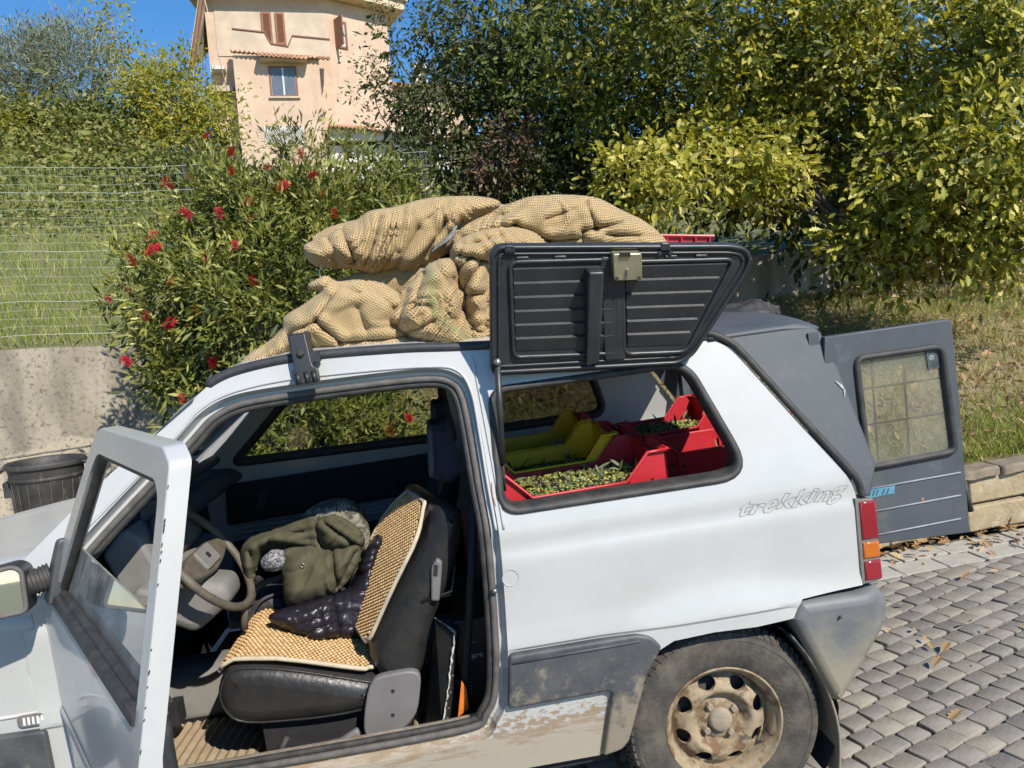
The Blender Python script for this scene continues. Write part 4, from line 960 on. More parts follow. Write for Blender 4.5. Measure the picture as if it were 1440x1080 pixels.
# --- nets heaped on the roof: a slack core inside, the folded outer layer in front
roof_z = 1.445
def Z4(pts): return [(330+x/2.286, 260+y/2.286) for x, y in pts]
def C4(cr): return [(330+a/2.286, 260+b/2.286, 330+c/2.286, 260+d/2.286, dp, w) for a, b, c, d, dp, w in cr]
GL = [(606, 378), (611, 400), (606, 420), (622, 450), (650, 478), (668, 492)]
def gv(x, y):
    best = 99
    for (x0, y0_), (x1, y1_) in zip(GL[:-1], GL[1:]):
        dx, dy = x1-x0, y1_-y0_; t = max(0, min(1, ((x-x0)*dx+(y-y0_)*dy)/(dx*dx+dy*dy))); best = min(best, math.hypot(x-x0-dx*t, y-y0_-dy*t))
    return max(0, 1-best/13)
def net(label, m, front, yf, cores, creases, seed, fold=.016, fs_=52, curl=.09, cw=24, ang=.3, varfn=None):
    o0 = onY(*(np.mean(np.array(Z4(front)), 0)), yf); rt = root('olive_net', o0, label, 'net', 'nets on the roof')
    drape('outer_layer', Z4(front), lambda x, y: yf, m, rt, o0, curl=curl, cw=cw, fold=fold, fs_=fs_, seed=seed, creases=C4(creases), thick=.006, rough=.10, uv=ang, varfn=varfn)
    for k, (sp_, rd_) in enumerate(cores):
        vs_, fs, uv, nv = bundle(sp_, rd_, nu=60, nv=40, seed=seed+k, fold=.012, lump=.02, flat=1, floor=roof_z-.015)
        o = cloth_obj('inner_layer', [([v-o0 for v in vs_], fs, uv, nv)], 'net_tan' if varfn else m, rt)
        if varfn: pass
    return rt
net('long rolled tan net on top of the heap, its blunt end pointing forward', 'net_tan', [(226, 205), (240, 190), (300, 165), (345, 140), (400, 113), (440, 88), (520, 75), (600, 52), (700, 42), (800, 44), (850, 62), (800, 95), (745, 135), (712, 185), (690, 210), (645, 238), (600, 268), (560, 280), (500, 270), (450, 280), (400, 268), (330, 264), (270, 257), (240, 238)], .40,
    [([PY(442, 350, .52), PY(500, 342, .54), PY(580, 330, .58), PY(680, 322, .62), PY(800, 328, .66)], [(.03, .03), (.08, .06), (.12, .08), (.13, .09), (.12, .08)])],
    ((345, 150, 388, 245, .03, 4), (432, 240, 470, 110, .022, 4), (520, 265, 590, 140, .016, 5), (590, 265, 680, 120, .03, 4), (640, 232, 730, 110, .02, 3.5), (470, 270, 520, 215, .014, 4), (300, 175, 330, 250, .018, 4), (400, 130, 560, 95, .012, 5), (690, 60, 620, 110, .015, 4), (250, 200, 420, 150, .010, 4), (420, 255, 450, 190, .02, 3), (560, 270, 640, 180, .02, 3)), 3, fold=.016, ang=.25)
net('tan net folded over the top of the heap above the raised hatch', 'net_tan', [(703, 190), (715, 160), (760, 125), (830, 92), (900, 60), (960, 42), (1060, 37), (1150, 44), (1190, 58), (1240, 85), (1300, 113), (1350, 148), (1386, 188), (1385, 225), (1250, 225), (1100, 215), (1000, 205), (900, 200), (820, 205), (760, 203), (722, 208)], .34,
    [([PY(660, 345, .46), PY(715, 325, .46), PY(800, 318, .48), PY(880, 330, .50), PY(930, 345, .52)], [(.05, .04), (.09, .06), (.10, .07), (.09, .06), (.02, .02)])],
    ((730, 175, 900, 130, .030, 4), (900, 130, 1010, 178, .030, 4), (1000, 110, 1130, 70, .014, 4), (1010, 178, 1120, 170, .030, 4), (1130, 58, 1165, 150, .020, 3.5), (1118, 150, 1240, 125, .035, 4), (1165, 70, 1290, 120, .014, 4), (830, 105, 1000, 70, .014, 5), (760, 140, 860, 100, .02, 3.5), (1190, 160, 1360, 170, .02, 4)), 8, fold=.016, ang=-.1)
net('bulging tan net with green stitching beside the raised hatch', 'net_green', [(493, 432), (520, 388), (545, 340), (580, 308), (612, 272), (650, 248), (690, 243), (708, 270), (718, 322), (738, 372), (735, 420), (765, 470), (775, 550), (700, 540), (640, 524), (590, 503), (560, 484), (530, 462)], .22,
    [([PY(585, 470, .34), PY(600, 430, .33), PY(620, 395, .36), PY(650, 375, .40)], [(.06, .04), (.08, .08), (.07, .07), (.02, .02)])],
    ((560, 345, 528, 445, .022, 4), (612, 290, 575, 395, .025, 4), (650, 260, 690, 330, .018, 4), (700, 300, 728, 400, .03, 4), (560, 470, 640, 440, .02, 4), (700, 430, 750, 520, .02, 5)), 12, fold=.016, fs_=46, varfn=gv, ang=.7)
net('loose tan net at the front edge of the van roof behind the black clamp', 'net_pale', [(10, 605), (22, 575), (60, 540), (110, 508), (158, 468), (168, 425), (235, 382), (278, 340), (238, 328), (290, 298), (330, 315), (400, 310), (470, 320), (522, 350), (548, 380), (515, 425), (520, 450), (565, 482), (595, 510), (520, 533), (430, 543), (300, 541), (230, 530), (150, 562), (80, 592)], .26,
    [([PY(380, 500, .38), PY(430, 465, .42), PY(500, 445, .44), PY(570, 455, .44)], [(.04, .02), (.09, .05), (.12, .07), (.08, .06)])],
    ((262, 440, 340, 505, .026, 3.5), (340, 505, 560, 490, .03, 3.5), (262, 440, 180, 478, .02, 4), (262, 435, 330, 345, .016, 4), (395, 395, 425, 470, .014, 5), (430, 330, 540, 420, .014, 5), (120, 520, 40, 580, .015, 4), (300, 320, 400, 350, .015, 4)), 17, fold=.012, fs_=60, curl=.07, ang=.5)
net('crumpled tan net squeezed against the front edge of the raised hatch', 'net_tan', [(700, 205), (738, 172), (800, 150), (870, 138), (950, 150), (1000, 190), (1010, 230), (830, 240), (822, 345), (820, 500), (815, 560), (780, 555), (750, 500), (735, 440), (735, 380), (718, 312), (705, 260)], .26,
    [([PY(665, 375, .36), PY(678, 420, .36), PY(692, 475, .36), PY(760, 480, .40)], [(.04, .04), (.06, .06), (.06, .06), (.05, .05)]), ([PY(470, 415, .56), PY(560, 402, .58), PY(680, 398, .60), PY(800, 395, .62), PY(900, 400, .66)], [(.05, .04), (.12, .075), (.16, .09), (.18, .10), (.10, .08)])],
    ((725, 225, 805, 245, .035, 4), (742, 335, 790, 245, .03, 4), (715, 275, 765, 235, .025, 3.5), (735, 355, 815, 350, .04, 4), (745, 200, 860, 165, .02, 4), (760, 420, 800, 520, .02, 4)), 23, fold=.016, fs_=40, ang=1.0)
mat('grey_tie', (.10, .10, .105), .8, (.20, .195, .19), 40)
o = cloth_obj('grey_rag', [bundle([PY(608, 354, .34), PY(620, 345, .335), PY(633, 335, .34), PY(642, 318, .36)], [(.004, .004), (.007, .008), (.006, .009), (.003, .003)], nu=40, nv=30, seed=21, fold=.014, lump=.03)], 'grey_tie')
tag(o, 'small grey rag knotted into the top net', 'rag')
mb = MB(); mb.tube([PY(452, 372, .46), PY(449, 382, .45), PY(452, 396, .45)], .0014, 5); o = mb.build('tie_string', 'print_white', smooth=True); tag(o, 'thin white string hanging below the blunt end of the net', 'string')
# --- crates
mat('crate_red', (.48, .022, .030), .42, (.40, .016, .024), 8, bump=.04, bscale=80)
overlay(MATS['crate_red'], (.40, .20, .16), .7, 40, .66, .80, nweight=.4)
mat('crate_yellow', (.95, .56, .012), .45, (.85, .50, .01), 8, bump=.04, bscale=80)
overlay(MATS['crate_yellow'], (.30, .22, .10), .7, 30, .60, .80, nweight=.5)
CL_, CWd, CH, CLo = .50, .31, .30, .225
def crate_proto():
    P = {}
    prof = [(0, 0), (0, CH), (.035, CH), (.105, CLo), (CL_-.125, CLo), (CL_-.055, CH), (CL_, CH), (CL_, 0)]
    hs = []
    for x0 in (.065, CL_-.135):
        for k in range(4): hs.append([(x0+k*.018, CLo-.075), (x0+k*.018+.008, CLo-.075), (x0+k*.018+.008, CLo-.03), (x0+k*.018, CLo-.03)])
    for x0 in (.14, .22, .30): hs.append([(x0, .05), (x0+.05, .05), (x0+.05, .06), (x0, .06)])
    mb = MB(); slab(mb, prof, lambda a, b, d: (a, d, b), 0, .006, holes=hs, step=.2); P['side_wall'] = mb.mesh('side_wall')
    ep = [(0, 0), (0, CH), (.05, CH), (.09, CH-.02), (CWd-.09, CH-.02), (CWd-.05, CH), (CWd, CH), (CWd, 0)]
    eh = [fillet([(.10, CH-.085), (CWd-.10, CH-.085), (CWd-.10, CH-.05), (.10, CH-.05)], .012, 3)]
    for k in range(4):
        for s0 in (.03, CWd-.09): eh.append([(s0+k*.016, .12), (s0+k*.016+.007, .12), (s0+k*.016+.007, .16), (s0+k*.016, .16)])
    mb = MB(); slab(mb, ep, lambda a, b, d: (d, a, b), 0, .006, holes=eh, step=.2); P['end_wall'] = mb.mesh('end_wall')
    mb = MB(); mb.box((.004, .004, .012), (CL_-.004, CWd-.004, .018)); P['base'] = mb.mesh('base')
    # flared rim with stiffening ribs at the four corners
    mb = MB(); mb.tube([(a, -.006, b) for a, b in prof[1:-1]], .0055, 6); mb.tube([(a, CWd+.006, b) for a, b in prof[1:-1]], .0055, 6)
    mb.tube([(-.006, a, b) for a, b in ep[1:-1]], .0055, 6); mb.tube([(CL_+.006, a, b) for a, b in ep[1:-1]], .0055, 6); P['rim'] = mb.mesh('rim', smooth=True)
    mb = MB()
    for x in (.03, .10, CL_-.12, CL_-.05):
        mb.add([(x, -.001, CLo-.10), (x, -.016, CLo), (x, -.016, CLo-.06), (x+.004, -.001, CLo-.10), (x+.004, -.016, CLo), (x+.004, -.016, CLo-.06), (x, -.001, CLo), (x+.004, -.001, CLo)], [(0, 2, 1, 6), (3, 7, 4, 5), (2, 5, 4, 1), (0, 3, 5, 2)])
    P['rib'] = mb.mesh('rib')
    # gusset plates closing each corner peak
    mb = MB()
    for sx, xx in ((1, 0), (-1, CL_)):
        for sy, yy in ((1, 0), (-1, CWd)):
            x0, x1 = xx-.012*sx, xx+.034*sx; y0_, y1_ = yy-.012*sy, yy+.030*sy
            mb.add([(x0, y0_, CH+.001), (x1, y0_, CH+.001), (x1, yy, CH+.001), (xx, y1_, CH+.001), (x0, y1_, CH+.001)], [(0, 1, 2, 3, 4)])
    P['corner_plate'] = mb.mesh('corner_plate')
    return P
CP = crate_proto()
CPM = {}
for col in ('crate_red', 'crate_yellow'):
    CPM[col] = {}
    for k_, me in CP.items(): m2 = me.copy(); m2.materials.append(MATS[col]); CPM[col][k_] = m2
def crate(x, y, z, rotz, col, label, group, sx=1.0):
    rt = root('crate', (x, y, z), label, 'crate', group, rot=Matrix.Rotation(R(rotz), 4, 'Z') @ Matrix.Scale(sx, 4, (1, 0, 0))); P = CPM[col]
    link('base', P['base'], None, rt)
    link('side_wall', P['side_wall'], None, rt); link('side_wall', P['side_wall'], None, rt, (0, CWd-.006, 0))
    link('end_wall', P['end_wall'], None, rt); link('end_wall', P['end_wall'], None, rt, (CL_-.006, 0, 0))
    for k_ in ('rim', 'rib', 'corner_plate'): o = link(k_, P[k_], None, rt); o['kind'] = 'stuff'
    return rt
def olivemat():
    m = leafmat('olive_skin', (.30, .30, .07), (.125, .13, .03), (.022, .013, .022), trans=0.0, rough=.32, spec=.6); return m
olivemat(); leafmat('olive_leaf', (.10, .14, .055), (.16, .20, .10), (.30, .33, .22), trans=.15)
def ell(nu=7, nv=5):
    v = [(0, 0, 1)]; f = []
    for j in range(1, nv):
        for i in range(nu): a = 2*math.pi*i/nu; b = math.pi*j/nv; v.append((math.sin(b)*math.cos(a), math.sin(b)*math.sin(a), math.cos(b)))
    v.append((0, 0, -1)); L_ = len(v)-1
    for i in range(nu): f.append((0, 1+i, 1+(i+1) % nu)); f.append((L_, L_-nu+(i+1) % nu, L_-nu+i))
    for j in range(nv-2):
        for i in range(nu): a = 1+j*nu+i; b = 1+j*nu+(i+1) % nu; f.append((a, a+nu, b+nu, b))
    return np.array(v), f
EV, EF = ell()
LEAFV = [(0, 0, 0), (.35, .10, .02), (.7, .09, .02), (1, 0, 0), (.7, -.09, .02), (.35, -.10, .02), (.5, 0, -.01)]
LEAFF = [(0, 1, 6), (1, 2, 6), (2, 3, 6), (3, 4, 6), (4, 5, 6), (5, 0, 6)]
def olives(cr, lvl, label, n=1500, leaves=40):
    rt = root('olive_heap', cr.matrix_world.translation, label, 'olives', 'olives in the crates', rot=cr.matrix_world.to_3x3().to_4x4()); rt['kind'] = 'stuff'
    x = rng.uniform(.016, CL_-.016, n); y = rng.uniform(.016, CWd-.016, n)
    z = lvl+.012*np.sin(x*14+cr.location.x*9)*np.cos(y*17)-.02*((x-CL_/2)/CL_*2)**4+rng.uniform(-.014, .008, n)
    v = np.clip(rng.normal(.48, .30, n)+.35*(np.sin(x*23+lvl*90)*np.sin(y*31) > .35), 0, 1)
    sc = rng.uniform(.0052, .0078, n)[:, None]*np.array([1.35, 1, 1])
    scatter('olives', EV, EF, np.stack([x, y, z], 1), rand_rot(n, (0, 0, 0)), sc, v, MATS['olive_skin'], rt, smooth=True)
    x = rng.uniform(.05, CL_-.05, leaves); y = rng.uniform(.04, CWd-.04, leaves)
    scatter('olive_leaves', LEAFV, LEAFF, np.stack([x, y, np.full(leaves, lvl+.012)], 1), rand_rot(leaves, (0, 0, 1.6)), rng.uniform(.035, .065, leaves), rng.uniform(0, 1, leaves), MATS['olive_leaf'], rt)
    mb = MB(); mb.box((.01, .01, .02), (CL_-.01, CWd-.01, lvl-.012)); mb.build('olive_bed', 'interior_black', rt)
    return rt
CB = .742
G1 = 'red olive crates in the van'; G2 = 'yellow olive crates in the van'
c1 = crate(-.545, .112, CB+.006, 4, 'crate_red', 'red plastic crate of olives nearest the side opening of the van', G1); olives(c1, .212, 'green olives and leaves in the red crate nearest the opening', 2200, 60)
c2 = crate(-.552, .465, CB+.010, 3, 'crate_yellow', 'yellow plastic crate right behind the nearest red crate', G2, sx=.88); olives(c2, .175, 'green olives in the yellow crate behind the nearest red one')
c3 = crate(-.552, .82, CB+.012, 2, 'crate_yellow', 'shaded yellow plastic crate by the far window of the van', G2, sx=.84); olives(c3, .160, 'shaded olives in the farther yellow crate', 700)
c4 = crate(-.115, .78, CB+.008, 5, 'crate_red', 'red plastic crate by the far rear pillar of the van', G1); olives(c4, .205, 'green and dark olives in the red crate by the far rear pillar')
c5 = crate(-.03, .45, CB-.005, 3, 'crate_red', 'red plastic crate in the shaded rear corner of the load', G1); olives(c5, .14, 'shaded olives in the red crate of the rear corner', 700)
pz = onY(1000, 331, .86)
rc = Matrix.Rotation(R(7.5), 4, 'Y'); c6 = root('crate', pz-(rc @ Vector((.5, 0, .252))), 'red plastic crate on the roof behind the raised hatch', 'crate', 'crates on the roof', rot=rc)
mb = MB(); mb.box((0, 0, 0), (.5, .31, .008)); mb.build('base', 'crate_red', c6)
for a_, b_ in (((0, 0, .008), (.5, .006, .25)), ((0, .304, .008), (.5, .31, .25))): mb = MB(); mb.box(a_, b_); mb.build('side_wall', 'crate_red', c6)
for a_, b_ in (((0, .006, .008), (.006, .304, .25)), ((.494, .006, .008), (.5, .304, .25))): mb = MB(); mb.box(a_, b_); mb.build('end_wall', 'crate_red', c6)
mb = MB(); mb.tube([(-.006, -.008, .248), (.506, -.008, .248), (.506, .318, .248), (-.006, .318, .248)], .006, 6, closed=True); mb.build('rim', 'crate_red', c6)
for k in range(10): mb = MB(); mb.box((.004+k*.054, -.012, .19), (.009+k*.054, -.0005, .242)); mb.build('rib', 'crate_red', c6)
# --- beaded cover on the driver seat
mat('bead_cloth', (.05, .035, .02), .9); mat('cover_piping', (.55, .47, .35), .85, (.42, .35, .25), 40); leafmat('wood_bead', (.48, .29, .125), (.64, .44, .22), trans=0, rough=.4, spec=.4)
bc = root('beaded_seat_cover', (-1.15, .42, .58), 'beige wooden bead cover draped over the black driver seat', 'seat cover')
o0 = Vector((-1.15, .42, .58))
cx_ = [-1.40, -1.375, -1.335, -1.2, -1.0, -.955]; cz_ = [.555, .590, .606, .583, .517, .500]
def cush(s_, y): x = -1.395+.435*s_; return Vector((x, y, np.interp(x, cx_, cz_)+.010))
def backm(s_, y): t = s_; return Vector((-.962+.245*t-.010*math.sin(t*math.pi)-.30*max(0, y-.22), y, .590+.368*t))
BV, BF = ell(6, 4)
for fn, ns, nm, ln in ((cush, 33, 'seat_mat', .46), (backm, 33, 'back_mat', .44)):
    ny = 34; pos = []; rots = []; vv = []
    ya, yb = .222, .618
    for i in range(ns):
        for j in range(ny):
            s_ = (i+.25+.5*(j % 2))/ns; y = ya+(yb-ya)*(j+.5)/ny
            if y > yb-.006: continue
            r1 = .17; dx = min(s_, 1-s_)*ln; dy = min(y-ya, yb-y)
            if nm == 'back_mat' and s_ > .72: dy -= (s_-.72)*.30
            if dy < .004: continue
            if dx < .07 and dy < .07 and math.hypot(.07-dx, .07-dy) > .068: continue
            p = fn(s_, y); q = fn(min(1, s_+.02), y); tx = (q-p).normalized(); nz_ = tx.cross(Vector((0, 1, 0))); nz_ = -nz_ if (nz_.z < 0 and nm == 'seat_mat') or (nm == 'back_mat' and nz_.x > 0) else nz_
            ang = (.42 if j % 2 else -.42)+random.uniform(-.12, .12)
            t2 = tx*math.cos(ang)+Vector((0, 1, 0))*math.sin(ang); t3 = nz_.cross(t2)
            pos.append(p-o0+nz_*.004); rots.append(np.array([[t2[k], t3[k], nz_[k]] for k in range(3)])); vv.append(random.random())
    scatter(nm, BV, BF, np.array([tuple(p) for p in pos]), np.array(rots), np.tile([.0068, .0045, .0046], (len(pos), 1)), np.array(vv), MATS['wood_bead'], bc, smooth=True)
    out = [(.0, ya+.06), (.03, ya+.02), (.13, ya), (.72 if nm == 'back_mat' else .86, ya), (.97, ya+.02 if nm == 'seat_mat' else ya+.085), (1.0, ya+.06 if nm == 'seat_mat' else ya+.12)]
    out += [(s_, ya+yb-y) for s_, y in reversed(out)]; out = spline(out, 5, True)
    mb = MB(); mb.tube([fn(s_, y)-o0+Vector((0, 0, .002)) for s_, y in out], .0068, 7, closed=True); mb.build(nm+'_piping', 'cover_piping', bc, smooth=True)
    mb = MB(); mb.strip([[fn(s_, y)-o0+(Vector((0, 0, -.001)) if nm == 'seat_mat' else Vector((.002, 0, 0))) for y in (ya+.03, .42, yb-.03)] for s_ in [k/12*.94+.03 for k in range(13)]]); mb.build(nm+'_backing', 'bead_cloth', bc)
# --- clothes on the seats
mat('fleece_green', (.064, .059, .032), .95, (.085, .079, .045), 20, bump=.2, bscale=420)
mat('camo_cloth', (.075, .075, .055), .9, (.22, .21, .17), 26, contrast=(.48, .52))
mat('puffer_black', (.014, .012, .018), .36, (.022, .019, .027), 10, bump=.3, bscale=38)
mat('knit_grey', (.30, .30, .31), .9, (.06, .06, .065), 130, contrast=(.45, .55), bump=.6, bscale=150)
mat('bag_black', (.022, .022, .026), .7, (.055, .055, .062), 16)
jk = root('fleece_jacket', (-1.2, .75, .55), 'olive green fleece jacket heaped on the far half of the driver seat', 'jacket'); jo = Vector((-1.2, .75, .55))
drape('camouflage_lining', [(425, 728), (440, 714), (458, 706), (480, 702), (502, 710), (514, 730), (519, 755), (516, 776), (500, 770), (470, 750), (440, 748)], lambda x, y: .56, 'camo_cloth', jk, jo, seed=2, fold=.012, fs_=20)
drape('jacket_body', [(340, 778), (347, 762), (365, 751), (395, 742), (412, 733), (436, 724), (455, 722), (475, 726), (498, 740), (510, 756), (511, 774), (490, 786), (455, 786), (420, 778), (395, 772), (375, 772), (364, 786), (358, 812), (352, 824), (345, 815)], lambda x, y: .53-.0004*(y-740), 'fleece_green', jk, jo, curl=.07, seed=5, fold=.016, fs_=30,
      creases=((446, 731, 455, 765, .045, 3.5), (378, 763, 440, 772, .035, 3.0), (352, 776, 356, 806, .03, 2.5), (395, 752, 425, 748, .015, 3)))
drape('hood', [(446, 738), (458, 728), (475, 727), (495, 738), (509, 752), (510, 766), (492, 771), (468, 774), (455, 768), (448, 754)], lambda x, y: .47, 'fleece_green', jk, jo, curl=.05, seed=9, fold=.014, fs_=20, creases=((456, 736, 500, 766, .03, 2.5), (470, 731, 506, 756, .02, 2.5)))
drape('front_panel', [(399, 780), (408, 772), (430, 770), (446, 767), (458, 774), (478, 771), (498, 764), (506, 770), (503, 792), (490, 814), (472, 832), (445, 843), (418, 850), (405, 848), (400, 825)], lambda x, y: .45-.0008*(y-770), 'fleece_green', jk, jo, curl=.06, seed=12, fold=.013, fs_=34, cw=20,
      creases=((467, 772, 473, 826, .035, 2.6), (498, 776, 476, 822, .025, 3), (446, 775, 420, 842, .012, 5), (440, 770, 465, 772, .02, 3)))
mb = MB(); p = onY(425, 795, .415)-jo; mb.tube([p+Vector((.006*math.cos(a), 0, .006*math.sin(a))) for a in [k*.6283 for k in range(10)]], .0016, 5, closed=True); mb.build('eyelet', 'bright_steel', jk, smooth=True)
pj = root('puffer_jacket', (-1.08, .5, .55), 'shiny black quilted puffer jacket lying on the bead seat cover', 'jacket'); po = Vector((-1.08, .5, .55))
drape('quilted_side', [(462, 842), (478, 834), (494, 826), (508, 806), (520, 786), (528, 800), (529, 830), (531, 862), (524, 894), (500, 898), (480, 900), (470, 880)], lambda x, y: .42-.0006*(y-840), 'puffer_black', pj, po, curl=.05, seed=15, fold=.006, fs_=26, quilt=(-.25, 1, 19.0, .011))
drape('quilted_front', [(380, 870), (390, 861), (412, 853), (438, 846), (466, 838), (472, 852), (476, 874), (479, 893), (462, 899), (446, 903), (428, 897), (404, 886)], lambda x, y: .38-.0006*(y-850), 'puffer_black', pj, po, curl=.05, seed=18, fold=.007, fs_=26, quilt=(.30, 1, 17.0, .013))
drape('puffer_collar', [(504, 806), (510, 786), (522, 764), (532, 754), (538, 762), (532, 784), (526, 806), (514, 820)], lambda x, y: .46, 'puffer_black', pj, po, curl=.05, seed=21, fold=.018, fs_=12, quilt=(.4, 1, 9.0, .016))
def cloth_part(nm, specs, m, parent, org):
    ps = []
    for sp_, rd_, kw in specs:
        vs_, fs, uv, nv = bundle([tuple(Vector(p)-org) for p in sp_], rd_, **kw); ps.append((vs_, fs, uv, nv))
    return cloth_obj(nm, ps, m, parent)
o = cloth_obj('knitted_hat', [bundle([PY(372, 794, .50), PY(386, 788, .49), PY(400, 786, .50)], [(.018, .022), (.030, .034), (.022, .028)], nu=40, nv=40, seed=51, fold=.006, lump=.01, flat=1)], 'knit_grey'); tag(o, 'speckled grey knitted hat tucked under the green jacket', 'hat')
bg_ = root('black_bag', (-1.3, .66, .55), 'black bag with grey straps under the green jacket', 'bag'); bo = Vector((-1.3, .66, .55))
cloth_part('bag_body', [([PY(352, 862, .66), PY(378, 845, .68), PY(410, 845, .70), PY(440, 850, .70)], [(.05, .04), (.09, .06), (.10, .065), (.06, .05)], dict(nu=60, nv=44, seed=55, fold=.012, lump=.03, flat=1))], 'bag_black', bg_, bo)
mb = MB(); mb.tube([Vector(p)-bo for p in spline([PY(352, 850, .60), PY(362, 826, .60), PY(388, 814, .62), PY(412, 812, .64)], 5)], .010, 8); mb.build('strap', 'seal_grey', bg_, smooth=True)
mb = MB(); mb.tube([Vector(p)-bo for p in spline([PY(350, 872, .58), PY(366, 846, .58), PY(392, 834, .60), PY(416, 832, .62)], 5)], .006, 8); mb.build('strap', 'bag_black', bg_, smooth=True)
# --- things behind the driver seat
mat('carton_black', (.012, .012, .013), .4, (.02, .02, .021), 20); mat('label_orange', (.75, .20, .02), .55, (.65, .16, .02), 30)
bx = root('black_carton', (-.66, .27, .30), 'black cardboard carton with white print behind the driver seat', 'carton')
mb = MB(); mb.box((-.055, 0, -.02), (.075, .35, .30)); mb.build('carton', 'carton_black', bx, bevel=.003)
def cartxt(txt, size, px, py, m='print_white', par=bx):
    me = text_mesh(txt, size); p = onY(px, py, .268)-Vector((-.66, .27, .30))
    for v in me.vertices: x, y = v.co.x, v.co.y; v.co = (p.x+x-.10*y*0, -.0015, p.z+y+.02*x)
    link('print', me, m, par)
cartxt('stro', .022, 671, 921); 
for px, py, w_ in ((664, 904, .028), (663, 928, .026), (657, 956, .022), (660, 961, .018), (661, 966, .016), (660, 970, .016), (661, 975, .014)):
    p = onY(px, py, .268)-Vector((-.66, .27, .30)); mb = MB(); mb.add([(p.x-w_/2, -.0015, p.z), (p.x+w_/2, -.0015, p.z+.001), (p.x+w_/2, -.0015, p.z+.003), (p.x-w_/2, -.0015, p.z+.002)], [(0, 1, 2, 3)]); mb.build('print_line', 'letter_grey', bx)
mb = MB(); mb.tube([PY(668, 700, .16), PY(660, 860, .17), PY(652, 1010, .19)], .012, 6); sb_ = mb.build('seat_belt', 'interior_black', car, smooth=True)
mb = MB(); mb.add([PY(a, b, .160) for a, b in ((649, 957), (656, 968), (659, 996), (644, 1008))], [(0, 1, 2, 3)]); o = mb.build('orange_belt_label', 'label_orange', sb_); md = o.modifiers.new('s', 'SOLIDIFY'); md.thickness = .002
mat('sheet_dark', (.035, .034, .032), .5, (.06, .058, .054), 14); mat('chipped_edge', (.6, .59, .56), .7, (.15, .15, .14), 60, contrast=(.45, .6))
sp_ = root('metal_sheet', (-.75, .2, .3), 'dark metal sheet with a chipped white edge leaning behind the driver seat', 'metal sheet'); so = Vector((-.75, .2, .3))
q_ = [Vector(p)-so for p in (PY(612, 869, .30), PY(640, 889, .20), PY(622, 1031, .17), PY(598, 1028, .30))]
mb = MB(); mb.add([tuple(p) for p in q_]+[tuple(p+Vector((.008, .012, 0))) for p in q_], [(0, 1, 2, 3), (7, 6, 5, 4), (0, 4, 5, 1), (1, 5, 6, 2), (2, 6, 7, 3), (3, 7, 4, 0)]); mb.build('sheet', 'sheet_dark', sp_)
mb = MB(); e_ = [q_[1].lerp(q_[2], k/24) for k in range(25)]; mb.tube([p+Vector((random.uniform(-.002, .002), -.002, random.uniform(-.003, .003))) for p in e_], [random.uniform(.0012, .004) for _ in e_], 5); mb.tube([q_[0], q_[0].lerp(q_[1], .5)+Vector((0, 0, .002)), q_[1]], [.003, .002, .004], 5); mb.build('chipped_edge', 'chipped_edge', sp_)
mat('sheet_side', (.022, .022, .022), .5); q2 = [q_[1]+Vector((.002, .004, 0)), q_[1]+Vector((.014, .03, -.01)), q_[2]+Vector((.020, .03, 0)), q_[2]+Vector((.002, .004, 0))]
mb = MB(); mb.add([tuple(p) for p in q2], [(0, 1, 2, 3)]); o = mb.build('folded_flange', 'sheet_side', sp_); md = o.modifiers.new('s', 'SOLIDIFY'); md.thickness = .003
for t_ in (.45, .62, .78, .88):
    p = q2[0].lerp(q2[3], t_).lerp(q2[1].lerp(q2[2], t_), .5); mb = MB(); mb.lathe([(.0035, 0), (.003, .002), (0, .003)], p+Vector((0, -.003, 0)), (0, -1, 0), 7); mb.build('rivet', 'bright_steel', sp_)
# --- bits on the cab floor
mat('cord_purple', (.10, .05, .16), .6); mat('paper_bit', (.60, .54, .44), .9, (.45, .36, .26), 60)
cd_ = [(-1.50, .11, .284), (-1.42, .13, .287), (-1.33, .15, .289), (-1.27, .155, .287), (-1.30, .12, .284), (-1.36, .10, .284), (-1.42, .085, .284), (-1.46, .12, .286)]
mb = MB(); mb.tube(spline(cd_, 6), .0028, 6); o = mb.build('thin_cord', 'cord_purple', smooth=True); tag(o, 'thin purple cord looped on the cab floor in front of the seat', 'cord')
n = 70; x = np.concatenate([rng.normal(-1.18, .05, 35), rng.uniform(-1.5, -.8, 35)]); y = np.concatenate([rng.normal(.15, .02, 35), rng.uniform(.10, .2, 35)])
o = scatter('floor_crumbs', LEAFV, LEAFF, np.stack([x, y, np.full(n, .284)], 1), rand_rot(n, (0, 0, 2)), rng.uniform(.008, .022, n)[:, None]*np.array([1, 2.5, 1]), rng.uniform(0, 1, n), MATS['paper_bit']); tag(o, 'crumbs of dry leaf and paper on the brown cab floor', 'debris')
# ------------------------------------------------------------------ ground, paving, walls, bank
mat('joint_sand', (.075, .067, .055), .95, (.13, .118, .098), 30, bump=.3, bscale=150)
mat('paver_stone', (.215, .195, .165), .85, (.275, .25, .215), 12, bump=.25, bscale=90)
overlay(MATS['paver_stone'], (.13, .12, .105), .9, 4, .50, .75, nweight=.5)
mat('paver_stone_dark', (.17, .155, .134), .85, (.225, .206, .178), 14, bump=.25, bscale=90)
mat('paver_stone_warm', (.245, .217, .175), .85, (.30, .27, .222), 10, bump=.25, bscale=90)
mat('gutter_stone', (.34, .315, .265), .85, (.42, .39, .33), 12, bump=.2, bscale=80)
mat('concrete_wall', (.36, .315, .24), .9, (.21, .18, .14), 2.6, bump=.6, bscale=45, contrast=(.40, .62), stretch=(1.6, 1.6, .5), detail=10)
overlay(MATS['concrete_wall'], (.43, .375, .285), .9, 3, .47, .55, .80, 1.15, nweight=.85)
